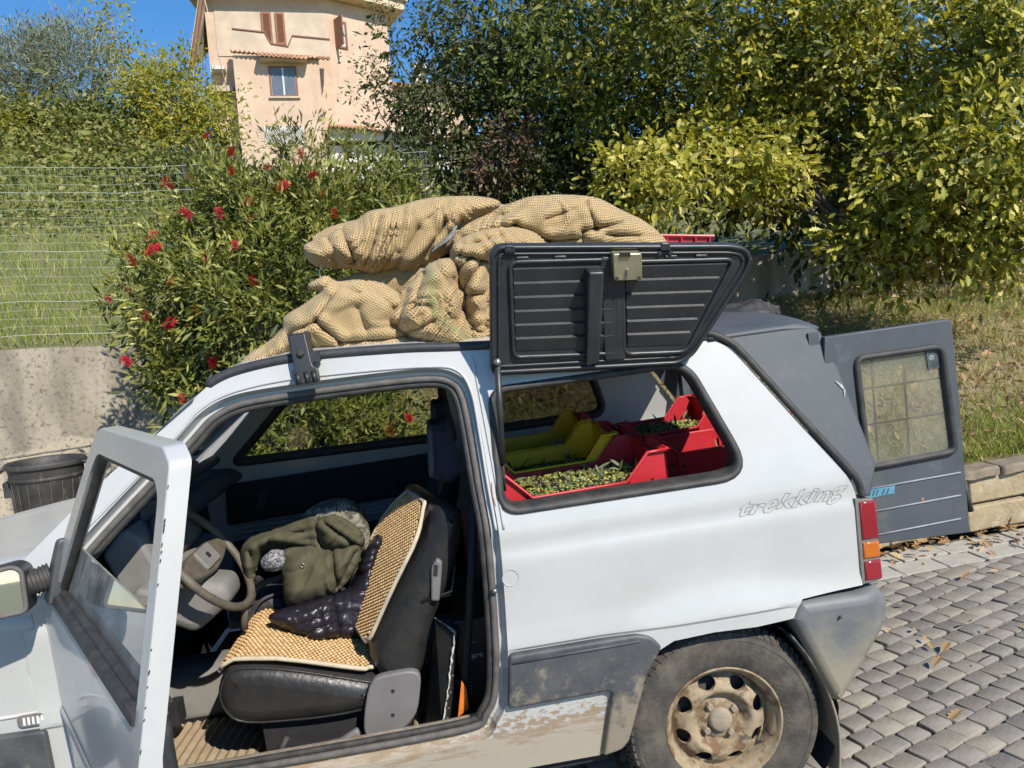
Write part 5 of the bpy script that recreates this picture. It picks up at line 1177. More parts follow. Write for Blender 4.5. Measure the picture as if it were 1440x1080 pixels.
overlay(MATS['concrete_wall'], (.12, .105, .085), .95, 34, .52, .64, nweight=.8)
overlay(MATS['concrete_wall'], (.52, .47, .38), .95, 60, .64, .70, nweight=.6)
overlay(MATS['concrete_wall'], (.12, .11, .09), .95, 3.4, .56, .74, nweight=.6, stretch=(2.5, 2.5, .22))
mat('tufa_block', (.40, .32, .195), .92, (.30, .235, .145), 14, bump=.5, bscale=60)
overlay(MATS['tufa_block'], (.50, .45, .34), .95, 10, .55, .7, nweight=.7)
mat('tufa_cap', (.17, .14, .10), .95, (.26, .21, .15), 20, bump=.5, bscale=60)
mat('dry_soil', (.20, .155, .09), .95, (.28, .22, .13), 8, bump=.4, bscale=40)
mat('hill_soil', (.10, .115, .035), .95, (.17, .155, .07), 3, bump=.4, bscale=20)
mat('yard_concrete', (.36, .33, .28), .9, (.29, .265, .22), 4, bump=.2, bscale=60)
WP = Vector((-3.80, 3.84)); WD = Vector((math.cos(R(20)), math.sin(R(20)))); WN = Vector((-WD.y, WD.x))
def wall_s(x, y): return (x-WP.x)*WN.x+(y-WP.y)*WN.y
def wall_t(x, y): return (x-WP.x)*WD.x+(y-WP.y)*WD.y
def WL(t, s, z): return (WP.x+WD.x*t+WN.x*s, WP.y+WD.y*t+WN.y*s, z)
def wall_top(t): return 1.705-.075*sst(0, 1, t)+.02*max(0, t-1)
def low_y(x): return 1.815+.045*(x-1.4)
def bank_h(x, y):
    d = y-low_y(x)-.13; s = wall_s(x, y); k = max(0, min(1, d/max(.2, d-s)))
    return .335+.92*k**.9+.03*noise.noise(Vector((x*1.3, y*1.3, 0)))
def hill_h(x, y):
    s = wall_s(x, y)
    t = wall_t(x, y); k = 1-.66*sst(.9, 2.8, t); u_ = (.42*s+.018*s*s)*k if s < 6 else 3.17*k+(s-6)*(.26-(1-k)*.02)
    h = wall_top(t)-.05+u_
    return h+.12*noise.noise(Vector((x*.5, y*.5, 3)))*min(1, max(0, s))
mb = MB(); g = 160
mb.strip([[(-g, -g, 0), (g, -g, 0)], [(-g, g, 0), (g, g, 0)]]); o = mb.build('ground', 'hill_soil', rot=UPRIGHT, loc=(0, 0, -1.6)); tag(o, kind='structure')
# paved driveway: a sheet of joint sand with setts standing in it
mb = MB(); nx, ny = 40, 30; rows = []
for j in range(ny+1):
    y = -6+ (10.2)*j/ny; row = []
    for i in range(nx+1):
        x = -9+16*i/nx; z = -.012
        if y > 1.9: z += .29*sst(1.9, 3.2, y)*(1-sst(-1.9, -1.2, x))-.3*sst(-1.9, -1.2, x)*sst(1.95, 2.4, y)
        row.append((x, y, z))
    rows.append(row)
mb.strip(rows); dv = mb.build('driveway', 'joint_sand', smooth=True); tag(dv, kind='structure')
mb = MB(); rows = [[(x, y, .004+(.29*sst(1.9, 3.2, y))) for x in np.linspace(-9, -1.5, 16)] for y in np.linspace(1.5, 4.8, 18)]
mb.strip(rows); o = mb.build('yard', 'yard_concrete', smooth=True); tag(o, kind='structure')
def sett(seed, w, l):
    rg = random.Random(seed); P = []
    base = [(-l/2, -w/2), (l/2, -w/2), (l/2, w/2), (-l/2, w/2)]
    ol = fillet([(a+rg.uniform(-.0055, .0055), b+rg.uniform(-.0055, .0055)) for a, b in base], .009, 2); n = len(ol); vs_ = []
    tz = [rg.uniform(-.002, .002), rg.uniform(-.002, .002)]
    for sc_, z in ((1.0, -.03), (1.0, .000), (.975, .0045), (.93, .0062)):
        vs_ += [(a*sc_, b*sc_, z+(tz[0]*a/l+tz[1]*b/w if z > 0 else 0)) for a, b in ol]
    fs = [(i*n+k, i*n+(k+1) % n, (i+1)*n+(k+1) % n, (i+1)*n+k) for i in range(3) for k in range(n)]+[tuple(3*n+k for k in range(n))]
    m_ = MB(); m_.add(vs_, fs); return m_
PW, PLn = .080, .097; pa = R(21); pcx, psx = math.cos(pa), math.sin(pa)
protos = []
for s_ in range(12):
    me = sett(s_, PW-.005, PLn-.005).mesh('paver', angle=45); me.materials.append(MATS[['paver_stone', 'paver_stone', 'paver_stone_dark', 'paver_stone_warm'][s_ % 4]]); protos.append(me)
rest = MB(); rgp = random.Random(5); cand = []
for r_ in range(-70, 70):
    for k in range(-70, 70):
        u = (k+.5*(r_ % 2)+.12*math.sin(r_*1.7))*PLn; v = r_*PW
        x = 1.2+u*pcx-v*psx; y = .8+u*psx+v*pcx
        if not (-3.2 < x < 3.2 and -2.0 < y < 1.50+.045*(x-1.4)): continue
        d = Vector((x, y, 0))-CAM; px = 720+FPX*d.dot(_r)/d.dot(_f); py = 540+FPX*d.dot(_d)/d.dot(_f)
        seen = d.dot(_f) > 0 and 1165-.30*max(0, 1080-py) < px < 1460 and py < 1095
        cand.append((0 if seen else 1, d.length, x, y))
cand.sort()
for i, (sn_, dl, x, y) in enumerate(cand):
    if i < 300 and sn_ == 0:
        link('paver', protos[rgp.randrange(12)], None, dv, (x+rgp.uniform(-.004, .004), y+rgp.uniform(-.004, .004), rgp.uniform(-.0015, .0015)), Matrix.Rotation(pa+rgp.uniform(-.06, .06)+(math.pi if rgp.random() < .5 else 0), 4, 'Z'))
    else:
        p = sett(rgp.randrange(40), PW-.005, PLn-.005); zo = rgp.uniform(-.0015, .0015)
        rest.add([(x+a*pcx-b*psx, y+a*psx+b*pcx, z_+zo) for a, b, z_ in p.v], p.f)
o = rest.build('outlying_pavers', 'paver_stone', dv, angle=45); o['kind'] = 'stuff'
# pale gutter course along the foot of the stone wall
rg = random.Random(3)
for row in range(2):
    x = .30-.1*row
    while x < 3.4:
        l = rg.uniform(.17, .26); y = low_y(x)-.155*(2-row)+.01
        mb = MB(); slab(mb, fillet([(-l/2+.005, -.070), (l/2-.005, -.070+rg.uniform(-.004, .004)), (l/2-.005, .070), (-l/2+.005, .070+rg.uniform(-.004, .004))], .008, 2), lambda a, b, d: (a, b, d), .006, -.03, r=.004)
        mb.build('gutter_slab', 'gutter_stone', dv, loc=(x+l/2, y, rg.uniform(0, .005)), rot=Matrix.Rotation(.045, 4, 'Z')); x += l
# low wall of tufa blocks
sw_ = root('stone_wall', (1.9, 1.84, 0), 'low wall of rough yellow tufa blocks holding back the grassy bank', 'wall'); so = Vector((1.9, 1.84, 0))
for c_ in range(2):
    x = -1.2+.15*c_
    while x < 4.2:
        l = rg.uniform(.30, .46); h0 = .002+c_*.148; h1 = h0+.140; y = low_y(x+l/2)
        mb = MB(); ol = [(0, h0), (l-.012, h0+rg.uniform(0, .006)), (l-.012, h1-rg.uniform(0, .008)), (0, h1-rg.uniform(0, .008))]
        slab(mb, fillet(resample(ol, .08), .012, 2), lambda a, b, d: (a+.006*noise.noise(Vector((a*9+x, b*9, d*9))), d+.012*noise.noise(Vector((a*11+x*3, b*13, 1))), b), rg.uniform(-.012, .01), .20, r=.012)
        mb.build('block', 'tufa_block', sw_, angle=50, loc=(x-so.x, y-so.y, 0), rot=Matrix.Rotation(.045, 4, 'Z')); x += l
x = -1.2
while x < 4.2:
    l = rg.uniform(.4, .6); mb = MB(); slab(mb, fillet(resample([(0, 0), (l-.01, 0), (l-.01, .24), (0, .24)], .1), .02, 2), lambda a, b, d: (a, b-.02+.012*noise.noise(Vector((a*9+x, b*9, 2))), d+.008*noise.noise(Vector((a*12+x, b*12, 5)))), .338+rg.uniform(-.006, .008), .292, r=.012)
    mb.build('coping', 'tufa_cap', sw_, angle=50, loc=(x-so.x, low_y(x+l/2)-so.y, 0), rot=Matrix.Rotation(.045, 4, 'Z')); x += l
# grassy bank behind the stone wall
mb = MB(); rows = []
for i in range(60):
    x = -1.4+8.4*i/59; row = []
    for j in range(34):
        t = j/33; y0 = low_y(x)+.13; s0 = wall_s(x, y0); y1 = y0-s0/WN.y+.05; y = y0+(y1-y0)*t
        row.append((x, y, bank_h(x, y)-.02))
    rows.append(row)
mb.strip(rows); bank = mb.build('bank', 'dry_soil', smooth=True); tag(bank, kind='structure')
# terrain behind the concrete wall
mb = MB(); rows = []
for i in range(70):
    t = -30+75*i/69; row = []
    for j in range(50):
        s_ = .08+ (j/49)**2*75; p = WL(t, s_, 0); row.append((p[0], p[1], hill_h(p[0], p[1])))
    rows.append(row)
mb.strip(rows); hill = mb.build('hillside', 'hill_soil', smooth=True); tag(hill, kind='structure')
# concrete retaining wall
rw = root('retaining_wall', WL(2, 0, 0), 'weathered concrete retaining wall behind the black bin', 'wall'); ro = Vector(WL(2, 0, 0))
mb = MB(); rows = []; T_ = [-5+17*i/140 for i in range(141)]
rf = []; rt_ = []; rbk = []
for z in [k/24 for k in range(25)]:
    rows.append([Vector(WL(t, -.004*noise.noise(Vector((t*2.3, z*4, 0)))-.010*(1-z)*.3, -.3+(wall_top(t)+.3+.010*noise.noise(Vector((t*6, 0, 1))))*z))-ro for t in T_])
mb.strip(rows); mb.strip([rows[-1], [Vector(WL(t, .22, wall_top(t)-.01+.012*noise.noise(Vector((t*5, 2, 1)))))-ro for t in T_], [Vector(WL(t, .22, .2))-ro for t in T_]])
mb.build('wall_body', 'concrete_wall', rw, smooth=False, angle=40)
mat('crack_dark', (.06, .052, .042), .95)
mb = MB(); ck = spline([(-.2, .94), (.35, .93), (.7, .925), (.95, .96), (1.25, .985), (1.5, 1.0), (1.75, 1.04)], 10); mb.tube([Vector(WL(a, -.012, b+.006*noise.noise(Vector((a*14, 0, 7)))))-ro for a, b in ck], [.0022+.003*abs(noise.noise(Vector((a*5, 1, 1)))) for a, b in ck], 4); mb.build('crack', 'crack_dark', rw)
# wire fence on top of the wall
mat('galvanised', (.40, .45, .38), .5, (.30, .35, .28), 30, metal=.35)
fn_ = root('wire_fence', WL(2, .10, 1.6), 'green galvanised wire mesh fence standing on the concrete wall', 'fence'); fo = Vector(WL(2, .10, 1.6))
fence_top = lambda t: 3.02-.045*sst(0, 1.2, t)+.02*max(0, t-1.2)
def wire(mb, a, b, r_):
    a, b = Vector(a), Vector(b); d = (b-a).normalized(); s_ = d.cross(Vector(WN.to_3d())).normalized()*r_; w = Vector(WN.to_3d())*r_
    mb.add([a+s_, a-s_*.5+w, a-s_*.5-w, b+s_, b-s_*.5+w, b-s_*.5-w], [(0, 1, 4, 3), (1, 2, 5, 4), (2, 0, 3, 5)])
mb = MB(); t = -1.2
while t < 3.5:
    wob = .008*math.sin(t*9); wire(mb, Vector(WL(t+wob, .10, wall_top(t)-.02))-fo, Vector(WL(t, .10+.004*math.sin(t*31), fence_top(t)))-fo, .0015); t += .0508
zs = [k_/20 for k_ in range(21)]
NS = 40
for k, z in enumerate(zs):
    thick = k in (0, 4, 10, 17, 20)
    pts = [Vector(WL(-1.2+4.7*i/NS, .10, wall_top(-1.2+4.7*i/NS)+.10+(fence_top(-1.2+4.7*i/NS)-wall_top(-1.2+4.7*i/NS)-.10)*z-(.004*math.sin(i*1.3+k*2) if not (k in (0, 20)) else 0)))-fo for i in range(NS+1)]
    for a, b in zip(pts[:-1], pts[1:]): wire(mb, a, b, .0020 if thick else .0010)
o = mb.build('wire_mesh', 'galvanised', fn_); o['kind'] = 'stuff'
mat('post_green', (.06, .10, .07), .5, (.09, .13, .1), 30)
for t in (-1.05, 1.45, 3.45):
    mb = MB(); mb.tube([Vector(WL(t, .13, wall_top(t)-.1))-fo, Vector(WL(t, .13, fence_top(t)+.03))-fo], .018, 10); mb.build('post', 'dark_steel', fn_, smooth=True)
# bin
mat('bin_plastic', (.028, .027, .026), .6, (.060, .056, .052), 9, bump=.15, bscale=60)
overlay(MATS['bin_plastic'], (.26, .23, .19), .9, 22, .60, .74, nweight=.6, stretch=(1, 1, .5))
bt = dep(55, 648, 5.15); bn = root('plastic_bin', (bt.x, bt.y, bt.z-.62), 'worn black plastic bin with two handles against the concrete wall', 'bin')
mb = MB(); mb.lathe([(0, .0), (.175, .0), (.18, .01), (.222, .56), (.226, .585), (.240, .590), (.243, .612), (.236, .622), (.226, .612), (.214, .58), (.17, .03), (0, .02)], (0, 0, 0), (0, 0, 1), 44)
mb.build('tub', 'bin_plastic', bn, angle=50)
for k in range(20):
    a = 2*math.pi*k/20; mb = MB(); mb.tube([(.187*math.cos(a), .187*math.sin(a), .06), (.220*math.cos(a), .220*math.sin(a), .50)], .004, 5); mb.build('flute', 'bin_plastic', bn, smooth=True)
mb = MB(); mb.lathe([(.219, .505), (.226, .51), (.226, .525), (.220, .53)], (0, 0, 0), (0, 0, 1), 44); mb.build('band', 'bin_plastic', bn, smooth=True)
for s_ in (-1, 1):
    mb = MB(); mb.tube(spline([(s_*.235, -.06, .60), (s_*.285, -.05, .565), (s_*.295, 0, .555), (s_*.285, .05, .565), (s_*.235, .06, .60)], 4), .011, 8); mb.build('handle', 'bin_plastic', bn, smooth=True)
    mb = MB(); mb.box((s_*.205, -.05, .40), (s_*.250, -.04, .50)); mb.box((s_*.205, .04, .40), (s_*.250, .05, .50)); mb.box((s_*.24, -.05, .47), (s_*.252, .05, .50)); mb.build('handle_bracket', 'bin_plastic', bn)
bn.matrix_world = Matrix.Translation(bn.matrix_world.translation) @ UPRIGHT @ Matrix.Rotation(R(12), 4, 'Z')
# dark tarpaulin on the bank beyond the roof
o = cloth_obj('tarpaulin', [bundle([tuple(dep(985, 452, 6.2)), tuple(dep(1030, 448, 6.2)), tuple(dep(1060, 446, 6.3)), tuple(dep(1100, 458, 6.4))], [(.1, .05), (.25, .10), (.25, .12), (.1, .04)], nu=60, nv=50, seed=61, fold=.04, lump=.05)], mat('tarp_grey', (.03, .03, .034), .6, (.06, .06, .065), 6)); tag(o, 'crumpled dark grey tarpaulin on the bank beyond the van roof', 'tarpaulin')
# ------------------------------------------------------------------ plants
OAKV = [(0, 0, 0), (.14, .05, .01), (.22, .17, .05), (.32, .10, .03), (.42, .27, .08), (.54, .14, .04), (.64, .27, .08), (.75, .13, .04), (.86, .15, .04), (1.0, .02, -.03), (.86, -.15, .04), (.75, -.13, .04), (.64, -.27, .08), (.54, -.14, .04), (.42, -.27, .08), (.32, -.10, .03), (.22, -.17, .05), (.14, -.05, .01), (.5, 0, 0)]
OAKF = [(0, 1, 2, 3, 18), (3, 4, 5, 18), (5, 6, 7, 18), (7, 8, 9, 18), (9, 10, 11, 18), (11, 12, 13, 18), (13, 14, 15, 18), (15, 16, 17, 0, 18)]
QV = [(0, 0, 0), (.5, .22, .04), (1, 0, 0), (.5, -.22, .04)]; QF = [(0, 1, 2, 3)]
LANV = [(0, 0, 0), (.5, .5, .06), (1, 0, 0), (.5, -.5, .06), (.5, 0, 0)]; LANF = [(0, 1, 4), (1, 2, 4), (2, 3, 4), (3, 0, 4)]
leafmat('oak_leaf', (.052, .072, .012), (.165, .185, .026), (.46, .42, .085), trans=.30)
leafmat('oak_leaf_sun_tint', (0.17, 0.185, 0.025), (0.42, 0.39, 0.05), (0.66, 0.58, 0.2), trans=.32)  # brighter copy of the oak leaf: sunlight on outer clumps put into its colour
leafmat('bush_leaf', (0.09, 0.112, 0.02), (0.25, 0.255, 0.05), (0.5, 0.46, 0.15), trans=.25, rough=.42)
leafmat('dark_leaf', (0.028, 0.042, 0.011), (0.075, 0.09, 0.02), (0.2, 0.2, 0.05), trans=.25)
leafmat('brown_leaf', (.11, .055, .035), (.20, .13, .08), trans=.2)
leafmat('olive_tree_leaf', (0.13, 0.15, 0.09), (0.25, 0.265, 0.17), (0.38, 0.4, 0.27), trans=.2)
leafmat('vine_leaf', (0.19, 0.2, 0.026), (0.36, 0.33, 0.04), (0.52, 0.43, 0.05), trans=.35)
leafmat('ivy_leaf', (0.06, 0.08, 0.018), (0.155, 0.165, 0.034), (0.33, 0.3, 0.07), trans=.25)
leafmat('cover_leaf', (.11, .135, .028), (.24, .25, .06), (.44, .37, .14), trans=.3)
leafmat('grass_green', (0.22, 0.28, 0.045), (0.33, 0.37, 0.075), (0.5, 0.46, 0.16), trans=.3)
leafmat('grass_dry', (0.310, 0.253, 0.115), (0.414, 0.345, 0.172), (0.184, 0.207, 0.057), trans=.25)
leafmat('litter_leaf', (0.308, 0.176, 0.077), (0.462, 0.319, 0.165), (0.187, 0.099, 0.044), trans=.1)
leafmat('petal_yellow', (.75, .60, .02), (.80, .66, .05), trans=.3)
mat('bark', (.085, .068, .050), .95, (.14, .115, .085), 12, bump=.6, bscale=30, stretch=(1, 1, .25))
mat('twig', (.12, .085, .05), .9, (.18, .14, .09), 20)
def PX(px, py, d, rx, ry, rz=None):
    """A foliage mass: where its middle shows, how far off it is, and its half sizes (given at that distance)."""
    k = d/FPX; c = dep(px, py, d); return (np.array(c), np.array([rx*k, (rz if rz else (rx+ry)/2*k), ry*k]))
def sample_mass(blobs, n, shell, rg, front=0.0):
    vol = np.array([b[1][0]*b[1][2]+b[1][0]*b[1][1]*.6 for b in blobs]); idx = rg.choice(len(blobs), n, p=vol/vol.sum())
    d = rg.normal(size=(n, 3)); d /= np.linalg.norm(d, axis=1, keepdims=True)
    if front: d[:, 1] -= front; d /= np.linalg.norm(d, axis=1, keepdims=True)
    r = 1-(1-shell)*rg.random(n)**1.3
    C = np.array([blobs[i][0] for i in idx]); Rr = np.array([blobs[i][1] for i in idx])
    nz = np.array([noise.noise(Vector((dd[0]*2.1+i*5, dd[1]*2.1, dd[2]*2.1))) for dd, i in zip(d, idx)])
    return C+d*Rr*(r*(1+.62*nz))[:, None], d
def foliage(parent, org, blobs, ncl, per, csize, lsize, tmpl, m, seed, shell=.35, name='foliage', aspect=None, droop=.25, front=0.0, vbias=0.0, along=.5):
    """Leaf clumps: each clump is a twig end with leaves spraying outwards."""
    rg = np.random.default_rng(seed); cc, dirs = sample_mass(blobs, ncl, shell, rg, front)
    n = ncl*per; ci = np.repeat(np.arange(ncl), per)
    tw = dirs*.8+rg.normal(size=dirs.shape)*.5; tw[:, 2] -= droop*.6; tw /= np.linalg.norm(tw, axis=1, keepdims=True)
    cs = csize*rg.uniform(.6, 1.35, ncl)
    off = rg.normal(size=(n, 3))*.42+tw[ci]*rg.uniform(-.9, .9, n)[:, None]
    pos = cc[ci]+off*cs[ci][:, None]
    ax = tw[ci]*along+off*.7+rg.normal(size=(n, 3))*.45; ax[:, 2] -= droop
    rot = axis_rot(ax, rg, tilt=(.32, -.62, .62))
    var = np.clip(rg.normal(.42+vbias, .24, ncl)[ci]+rg.normal(0, .17, n), 0, 1)
    sz = lsize*rg.uniform(.45, 1.3, n)
    if aspect: sz = sz[:, None]*np.array([1, aspect, 1])
    V, F = tmpl
    return scatter(name, V, F, pos-np.array(org), rot, sz, var, m if not isinstance(m, str) else MATS[m], parent)
def branches(parent, org, base, targets, r0, seed, m='bark', name='trunk', rise=.5):
    rg = random.Random(seed); base = Vector(base); org = Vector(org)
    mid = base+Vector((0, 0, 1))*(max(t[2] for t in targets)-base.z)*.45
    mb = MB(); tr = [base+(mid-base)*k/8+Vector((.05*math.sin(k*1.3+seed), .05*math.cos(k+seed), 0)) for k in range(9)]
    mb.tube([p-org for p in tr], [r0*(1.25-.6*k/8) for k in range(9)], 10); mb.build(name, m, parent, smooth=True)
    for t in targets:
        s_ = tr[rg.randrange(3, 9)]; t = Vector(t); mb = MB()
        pts = spline([tuple(s_), tuple(s_.lerp(t, .35)+Vector((rg.uniform(-.2, .2), rg.uniform(-.2, .2), rise*rg.uniform(.2, .6)))), tuple(s_.lerp(t, .7)+Vector((rg.uniform(-.15, .15), rg.uniform(-.15, .15), .15))), tuple(t)], 5)
        mb.tube([Vector(p)-org for p in pts], [r0*.5*(1-.85*k/(len(pts)-1)) for k in range(len(pts))], 6); mb.build('limb', m, parent, smooth=True)
# --- oak over the bank
ob = (4.3, 6.9, 1.25); oak = root('oak_tree', ob, 'large oak with lobed yellow-green leaves hanging over the bank', 'tree')
OB = [PX(1010, 40, 7.6, 290, 150, 1.4), PX(1260, 80, 6.9, 240, 160, 1.3), PX(1330, 300, 6.0, 150, 120, .8), PX(1150, 215, 7.2, 170, 120, 1.0), PX(1400, 140, 5.8, 100, 200, .9), PX(1215, 345, 6.4, 95, 62, .6), PX(840, 70, 8.8, 210, 120, 1.4), PX(880, 210, 8.2, 160, 100, 1.0)]
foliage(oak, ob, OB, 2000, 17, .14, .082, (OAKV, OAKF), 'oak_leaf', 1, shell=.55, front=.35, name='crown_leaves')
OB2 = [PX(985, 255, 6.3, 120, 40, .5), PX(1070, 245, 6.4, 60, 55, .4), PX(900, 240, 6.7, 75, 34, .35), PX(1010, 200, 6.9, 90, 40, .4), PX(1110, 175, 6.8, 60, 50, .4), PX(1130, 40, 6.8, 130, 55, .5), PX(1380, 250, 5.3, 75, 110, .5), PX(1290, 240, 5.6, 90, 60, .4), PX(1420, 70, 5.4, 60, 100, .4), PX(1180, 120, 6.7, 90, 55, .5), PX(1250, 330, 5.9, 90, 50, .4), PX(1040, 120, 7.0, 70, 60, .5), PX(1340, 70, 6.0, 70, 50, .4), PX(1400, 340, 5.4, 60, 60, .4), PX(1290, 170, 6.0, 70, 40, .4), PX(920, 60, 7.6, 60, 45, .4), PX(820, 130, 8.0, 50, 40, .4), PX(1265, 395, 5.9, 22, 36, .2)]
foliage(oak, ob, OB2, 1250, 16, .15, .080, (OAKV, OAKF), 'oak_leaf_sun_tint', 2, shell=.7, front=.5, name='sun_tinted_leaves', vbias=.10)  # sunlit clumps, lightened by their leaf colour
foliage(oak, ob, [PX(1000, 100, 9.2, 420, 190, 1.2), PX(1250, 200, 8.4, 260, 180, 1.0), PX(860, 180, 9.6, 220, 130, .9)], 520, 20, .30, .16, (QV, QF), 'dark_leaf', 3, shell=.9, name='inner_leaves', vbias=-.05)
branches(oak, ob, ob, [tuple(b[0]) for b in OB[:7]]+[tuple(b[0]) for b in OB2[:6]], .17, 4)
for k, (c_, r_) in enumerate(OB2):
    rgt = random.Random(k+60); b0 = Vector(OB[min(range(len(OB)), key=lambda i: np.linalg.norm(OB[i][0]-c_))][0])
    for j in range(3):
        e_ = Vector(c_)+Vector((rgt.uniform(-.9, .9)*r_[0], rgt.uniform(-1, .2)*r_[1], rgt.uniform(-.7, .5)*r_[2])); m_ = b0.lerp(e_, .6)+Vector((0, 0, rgt.uniform(.05, .3)))
        pts = spline([tuple(b0), tuple(m_), tuple(e_)], 6); mb = MB(); mb.tube([Vector(p)-Vector(ob) for p in pts], [.022*(1-.85*q/(len(pts)-1)) for q in range(len(pts))], 5); mb.build('twig', 'bark', oak, smooth=True)
# the largest leaves, one by one
rg = np.random.default_rng(77); cc, dd = sample_mass(OB2, 300, .9, rg, .9)
lms = []
for k in range(4):
    me = bpy.data.meshes.new('leaf'); me.from_pydata([(a*.088, b*.088*(.9+.1*k), c*.088*(.6+.5*k)) for a, b, c in OAKV], [], OAKF); at = me.attributes.new('var', 'FLOAT', 'POINT'); at.data.foreach_set('value', [(.25, .45, .62, .85)[k]]*len(OAKV)); me.materials.append(MATS['oak_leaf_sun_tint']); lms.append(me)
rt_ = axis_rot(dd*.5+rg.normal(size=dd.shape)*.5-np.array([0, 0, .25]), rg, tilt=(.32, -.62, .62))
for k in range(300):
    mm_ = Matrix([[*rt_[k][i], 0] for i in range(3)]+[[0, 0, 0, 1]]); o = link('leaf', lms[k % 4], None, oak, tuple(cc[k]-np.array(ob)), mm_)
# --- shrubs between the bush and the oak
def shrub(nm, label, cat, base_px, blobs, ncl, per, cs, ls, tmpl, m, seed, group=None, aspect=None, shell=.5, ground=None, stem=.03, front=.3, **kw):
    b = base_px; rt = root(nm, b, label, cat, group)
    foliage(rt, b, blobs, ncl, per, cs, ls, tmpl, m, seed, shell=shell, aspect=aspect, front=front, **kw)
    branches(rt, b, b, [tuple(q[0]) for q in blobs], stem, seed, name='stem', rise=.1)
    return rt
def base_of(px, d, hfn):
    p = dep(px, 300, d); return (p.x, p.y, hfn(p.x, p.y)-.05)
shrub('dark_shrub', 'dark dense evergreen shrub left of the oak', 'shrub', base_of(690, 8.6, hill_h), [PX(660, 150, 8.6, 110, 80, .8), PX(760, 110, 9.0, 130, 110, .9), PX(640, 240, 8.2, 90, 50, .6), PX(840, 220, 8.6, 150, 70, .7), PX(740, 240, 8.0, 100, 50, .6), PX(700, 40, 9.2, 130, 60, .7)], 1000, 18, .17, .075, (LANV, LANF), 'dark_leaf', 21, aspect=.5, shell=.6)
shrub('withered_shrub', 'shrub with withered brown leaves in front of the dark shrub', 'shrub', base_of(712, 7.9, hill_h), [PX(712, 215, 7.6, 42, 40, .3), PX(735, 190, 7.6, 25, 22, .2), PX(690, 245, 7.6, 30, 22, .2)], 80, 14, .11, .06, (LANV, LANF), 'brown_leaf', 22, aspect=.5, shell=.8)
shrub('fine_shrub', 'slender shrub with small dark leaves in front of the house', 'shrub', base_of(590, 8.4, hill_h), [PX(525, 130, 8.0, 60, 16, .25), PX(520, 92, 8.0, 34, 12, .2), PX(570, 110, 8.1, 50, 40, .35), PX(610, 160, 8.2, 50, 50, .4), PX(600, 230, 8.2, 60, 50, .4), PX(560, 20, 8.2, 40, 40, .3), PX(600, 50, 8.2, 50, 50, .4), PX(560, 165, 8.1, 40, 20, .3)], 210, 15, .10, .055, (LANV, LANF), 'dark_leaf', 23, aspect=.42, shell=.9, along=.9)
# --- bottlebrush bush
bb = (-1.9, 2.75, .1); bush = root('bottlebrush_bush', bb, 'tall bottlebrush bush with red brush flowers behind the van', 'bush')
BB = [PX(400, 420, 5.0, 160, 140, .75), PX(420, 305, 5.3, 140, 66, .6), PX(245, 410, 5.1, 70, 105, .5), PX(262, 520, 4.9, 60, 60, .4), PX(545, 285, 5.9, 72, 48, .5), PX(430, 610, 4.5, 190, 90, .5), PX(330, 290, 5.2, 66, 52, .4), PX(520, 380, 5.4, 100, 110, .5)]
foliage(bush, bb, BB, 2100, 17, .075, .068, (LANV, LANF), 'bush_leaf', 31, shell=.45, aspect=.27, front=.5, along=.9, droop=-.1, name='leaves')
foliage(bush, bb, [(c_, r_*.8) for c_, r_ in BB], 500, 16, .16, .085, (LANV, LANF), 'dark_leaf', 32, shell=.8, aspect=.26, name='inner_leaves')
SPR = [PX(388, 170, 5.4, 9, 26, .05), PX(400, 195, 5.4, 26, 16, .1), PX(452, 185, 5.5, 10, 28, .06), PX(430, 205, 5.4, 50, 12, .15), PX(470, 215, 5.6, 40, 22, .12), PX(300, 235, 5.3, 14, 24, .08), PX(510, 215, 5.8, 14, 30, .08)]
foliage(bush, bb, SPR, 90, 12, .06, .062, (LANV, LANF), 'bush_leaf', 33, shell=.95, aspect=.22, along=1.2, droop=-.5, name='top_shoots')
branches(bush, bb, bb, [tuple(b[0]) for b in BB], .05, 34, 'twig', 'stem', rise=.1)
for k, b in enumerate(SPR): mb = MB(); mb.tube([Vector(BB[1][0])-Vector(bb)+Vector((0, 0, .1)), Vector(b[0])-Vector(bb)+Vector((0, 0, b[1][2]*.8))], [.008, .002], 5); mb.build('shoot', 'twig', bush, smooth=True)
leafmat('filament_red', (.50, .012, .030), (.62, .03, .05), (.40, .02, .03), trans=.2)
fv = []; ff = []; fr = random.Random(9)
for k in range(150):
    h = fr.uniform(-.04, .04); a = fr.uniform(0, 6.283); r_ = fr.uniform(.026, .034); d = Vector((math.cos(a), math.sin(a), fr.uniform(-.1, .35))); s_ = Vector((-math.sin(a), math.cos(a), 0))*.0011
    n0 = len(fv); p0 = Vector((0, 0, h)); p1 = p0+d*r_; fv += [tuple(p0+s_), tuple(p0-s_), tuple(p1-s_*1.2), tuple(p1+s_*1.2)]; ff.append((n0, n0+1, n0+2, n0+3))
fme = bpy.data.meshes.new('flower'); fme.from_pydata(fv, [], ff); at = fme.attributes.new('var', 'FLOAT', 'POINT'); at.data.foreach_set('value', [fr.random() for _ in fv]); fme.materials.append(MATS['filament_red'])
FL = [(232, 256), (268, 250), (325, 240), (376, 235), (423, 216), (415, 224), (454, 273), (356, 395), (238, 455), (278, 437), (214, 330), (222, 348), (183, 360), (180, 406), (152, 421), (290, 190), (325, 213), (354, 305), (349, 284), (178, 508), (299, 510), (186, 367), (240, 262), (212, 352), (345, 605), (548, 605), (575, 588), (398, 262), (308, 300), (262, 300), (288, 360), (330, 345), (470, 300), (205, 445), (240, 395), (440, 245), (255, 560), (310, 455)]
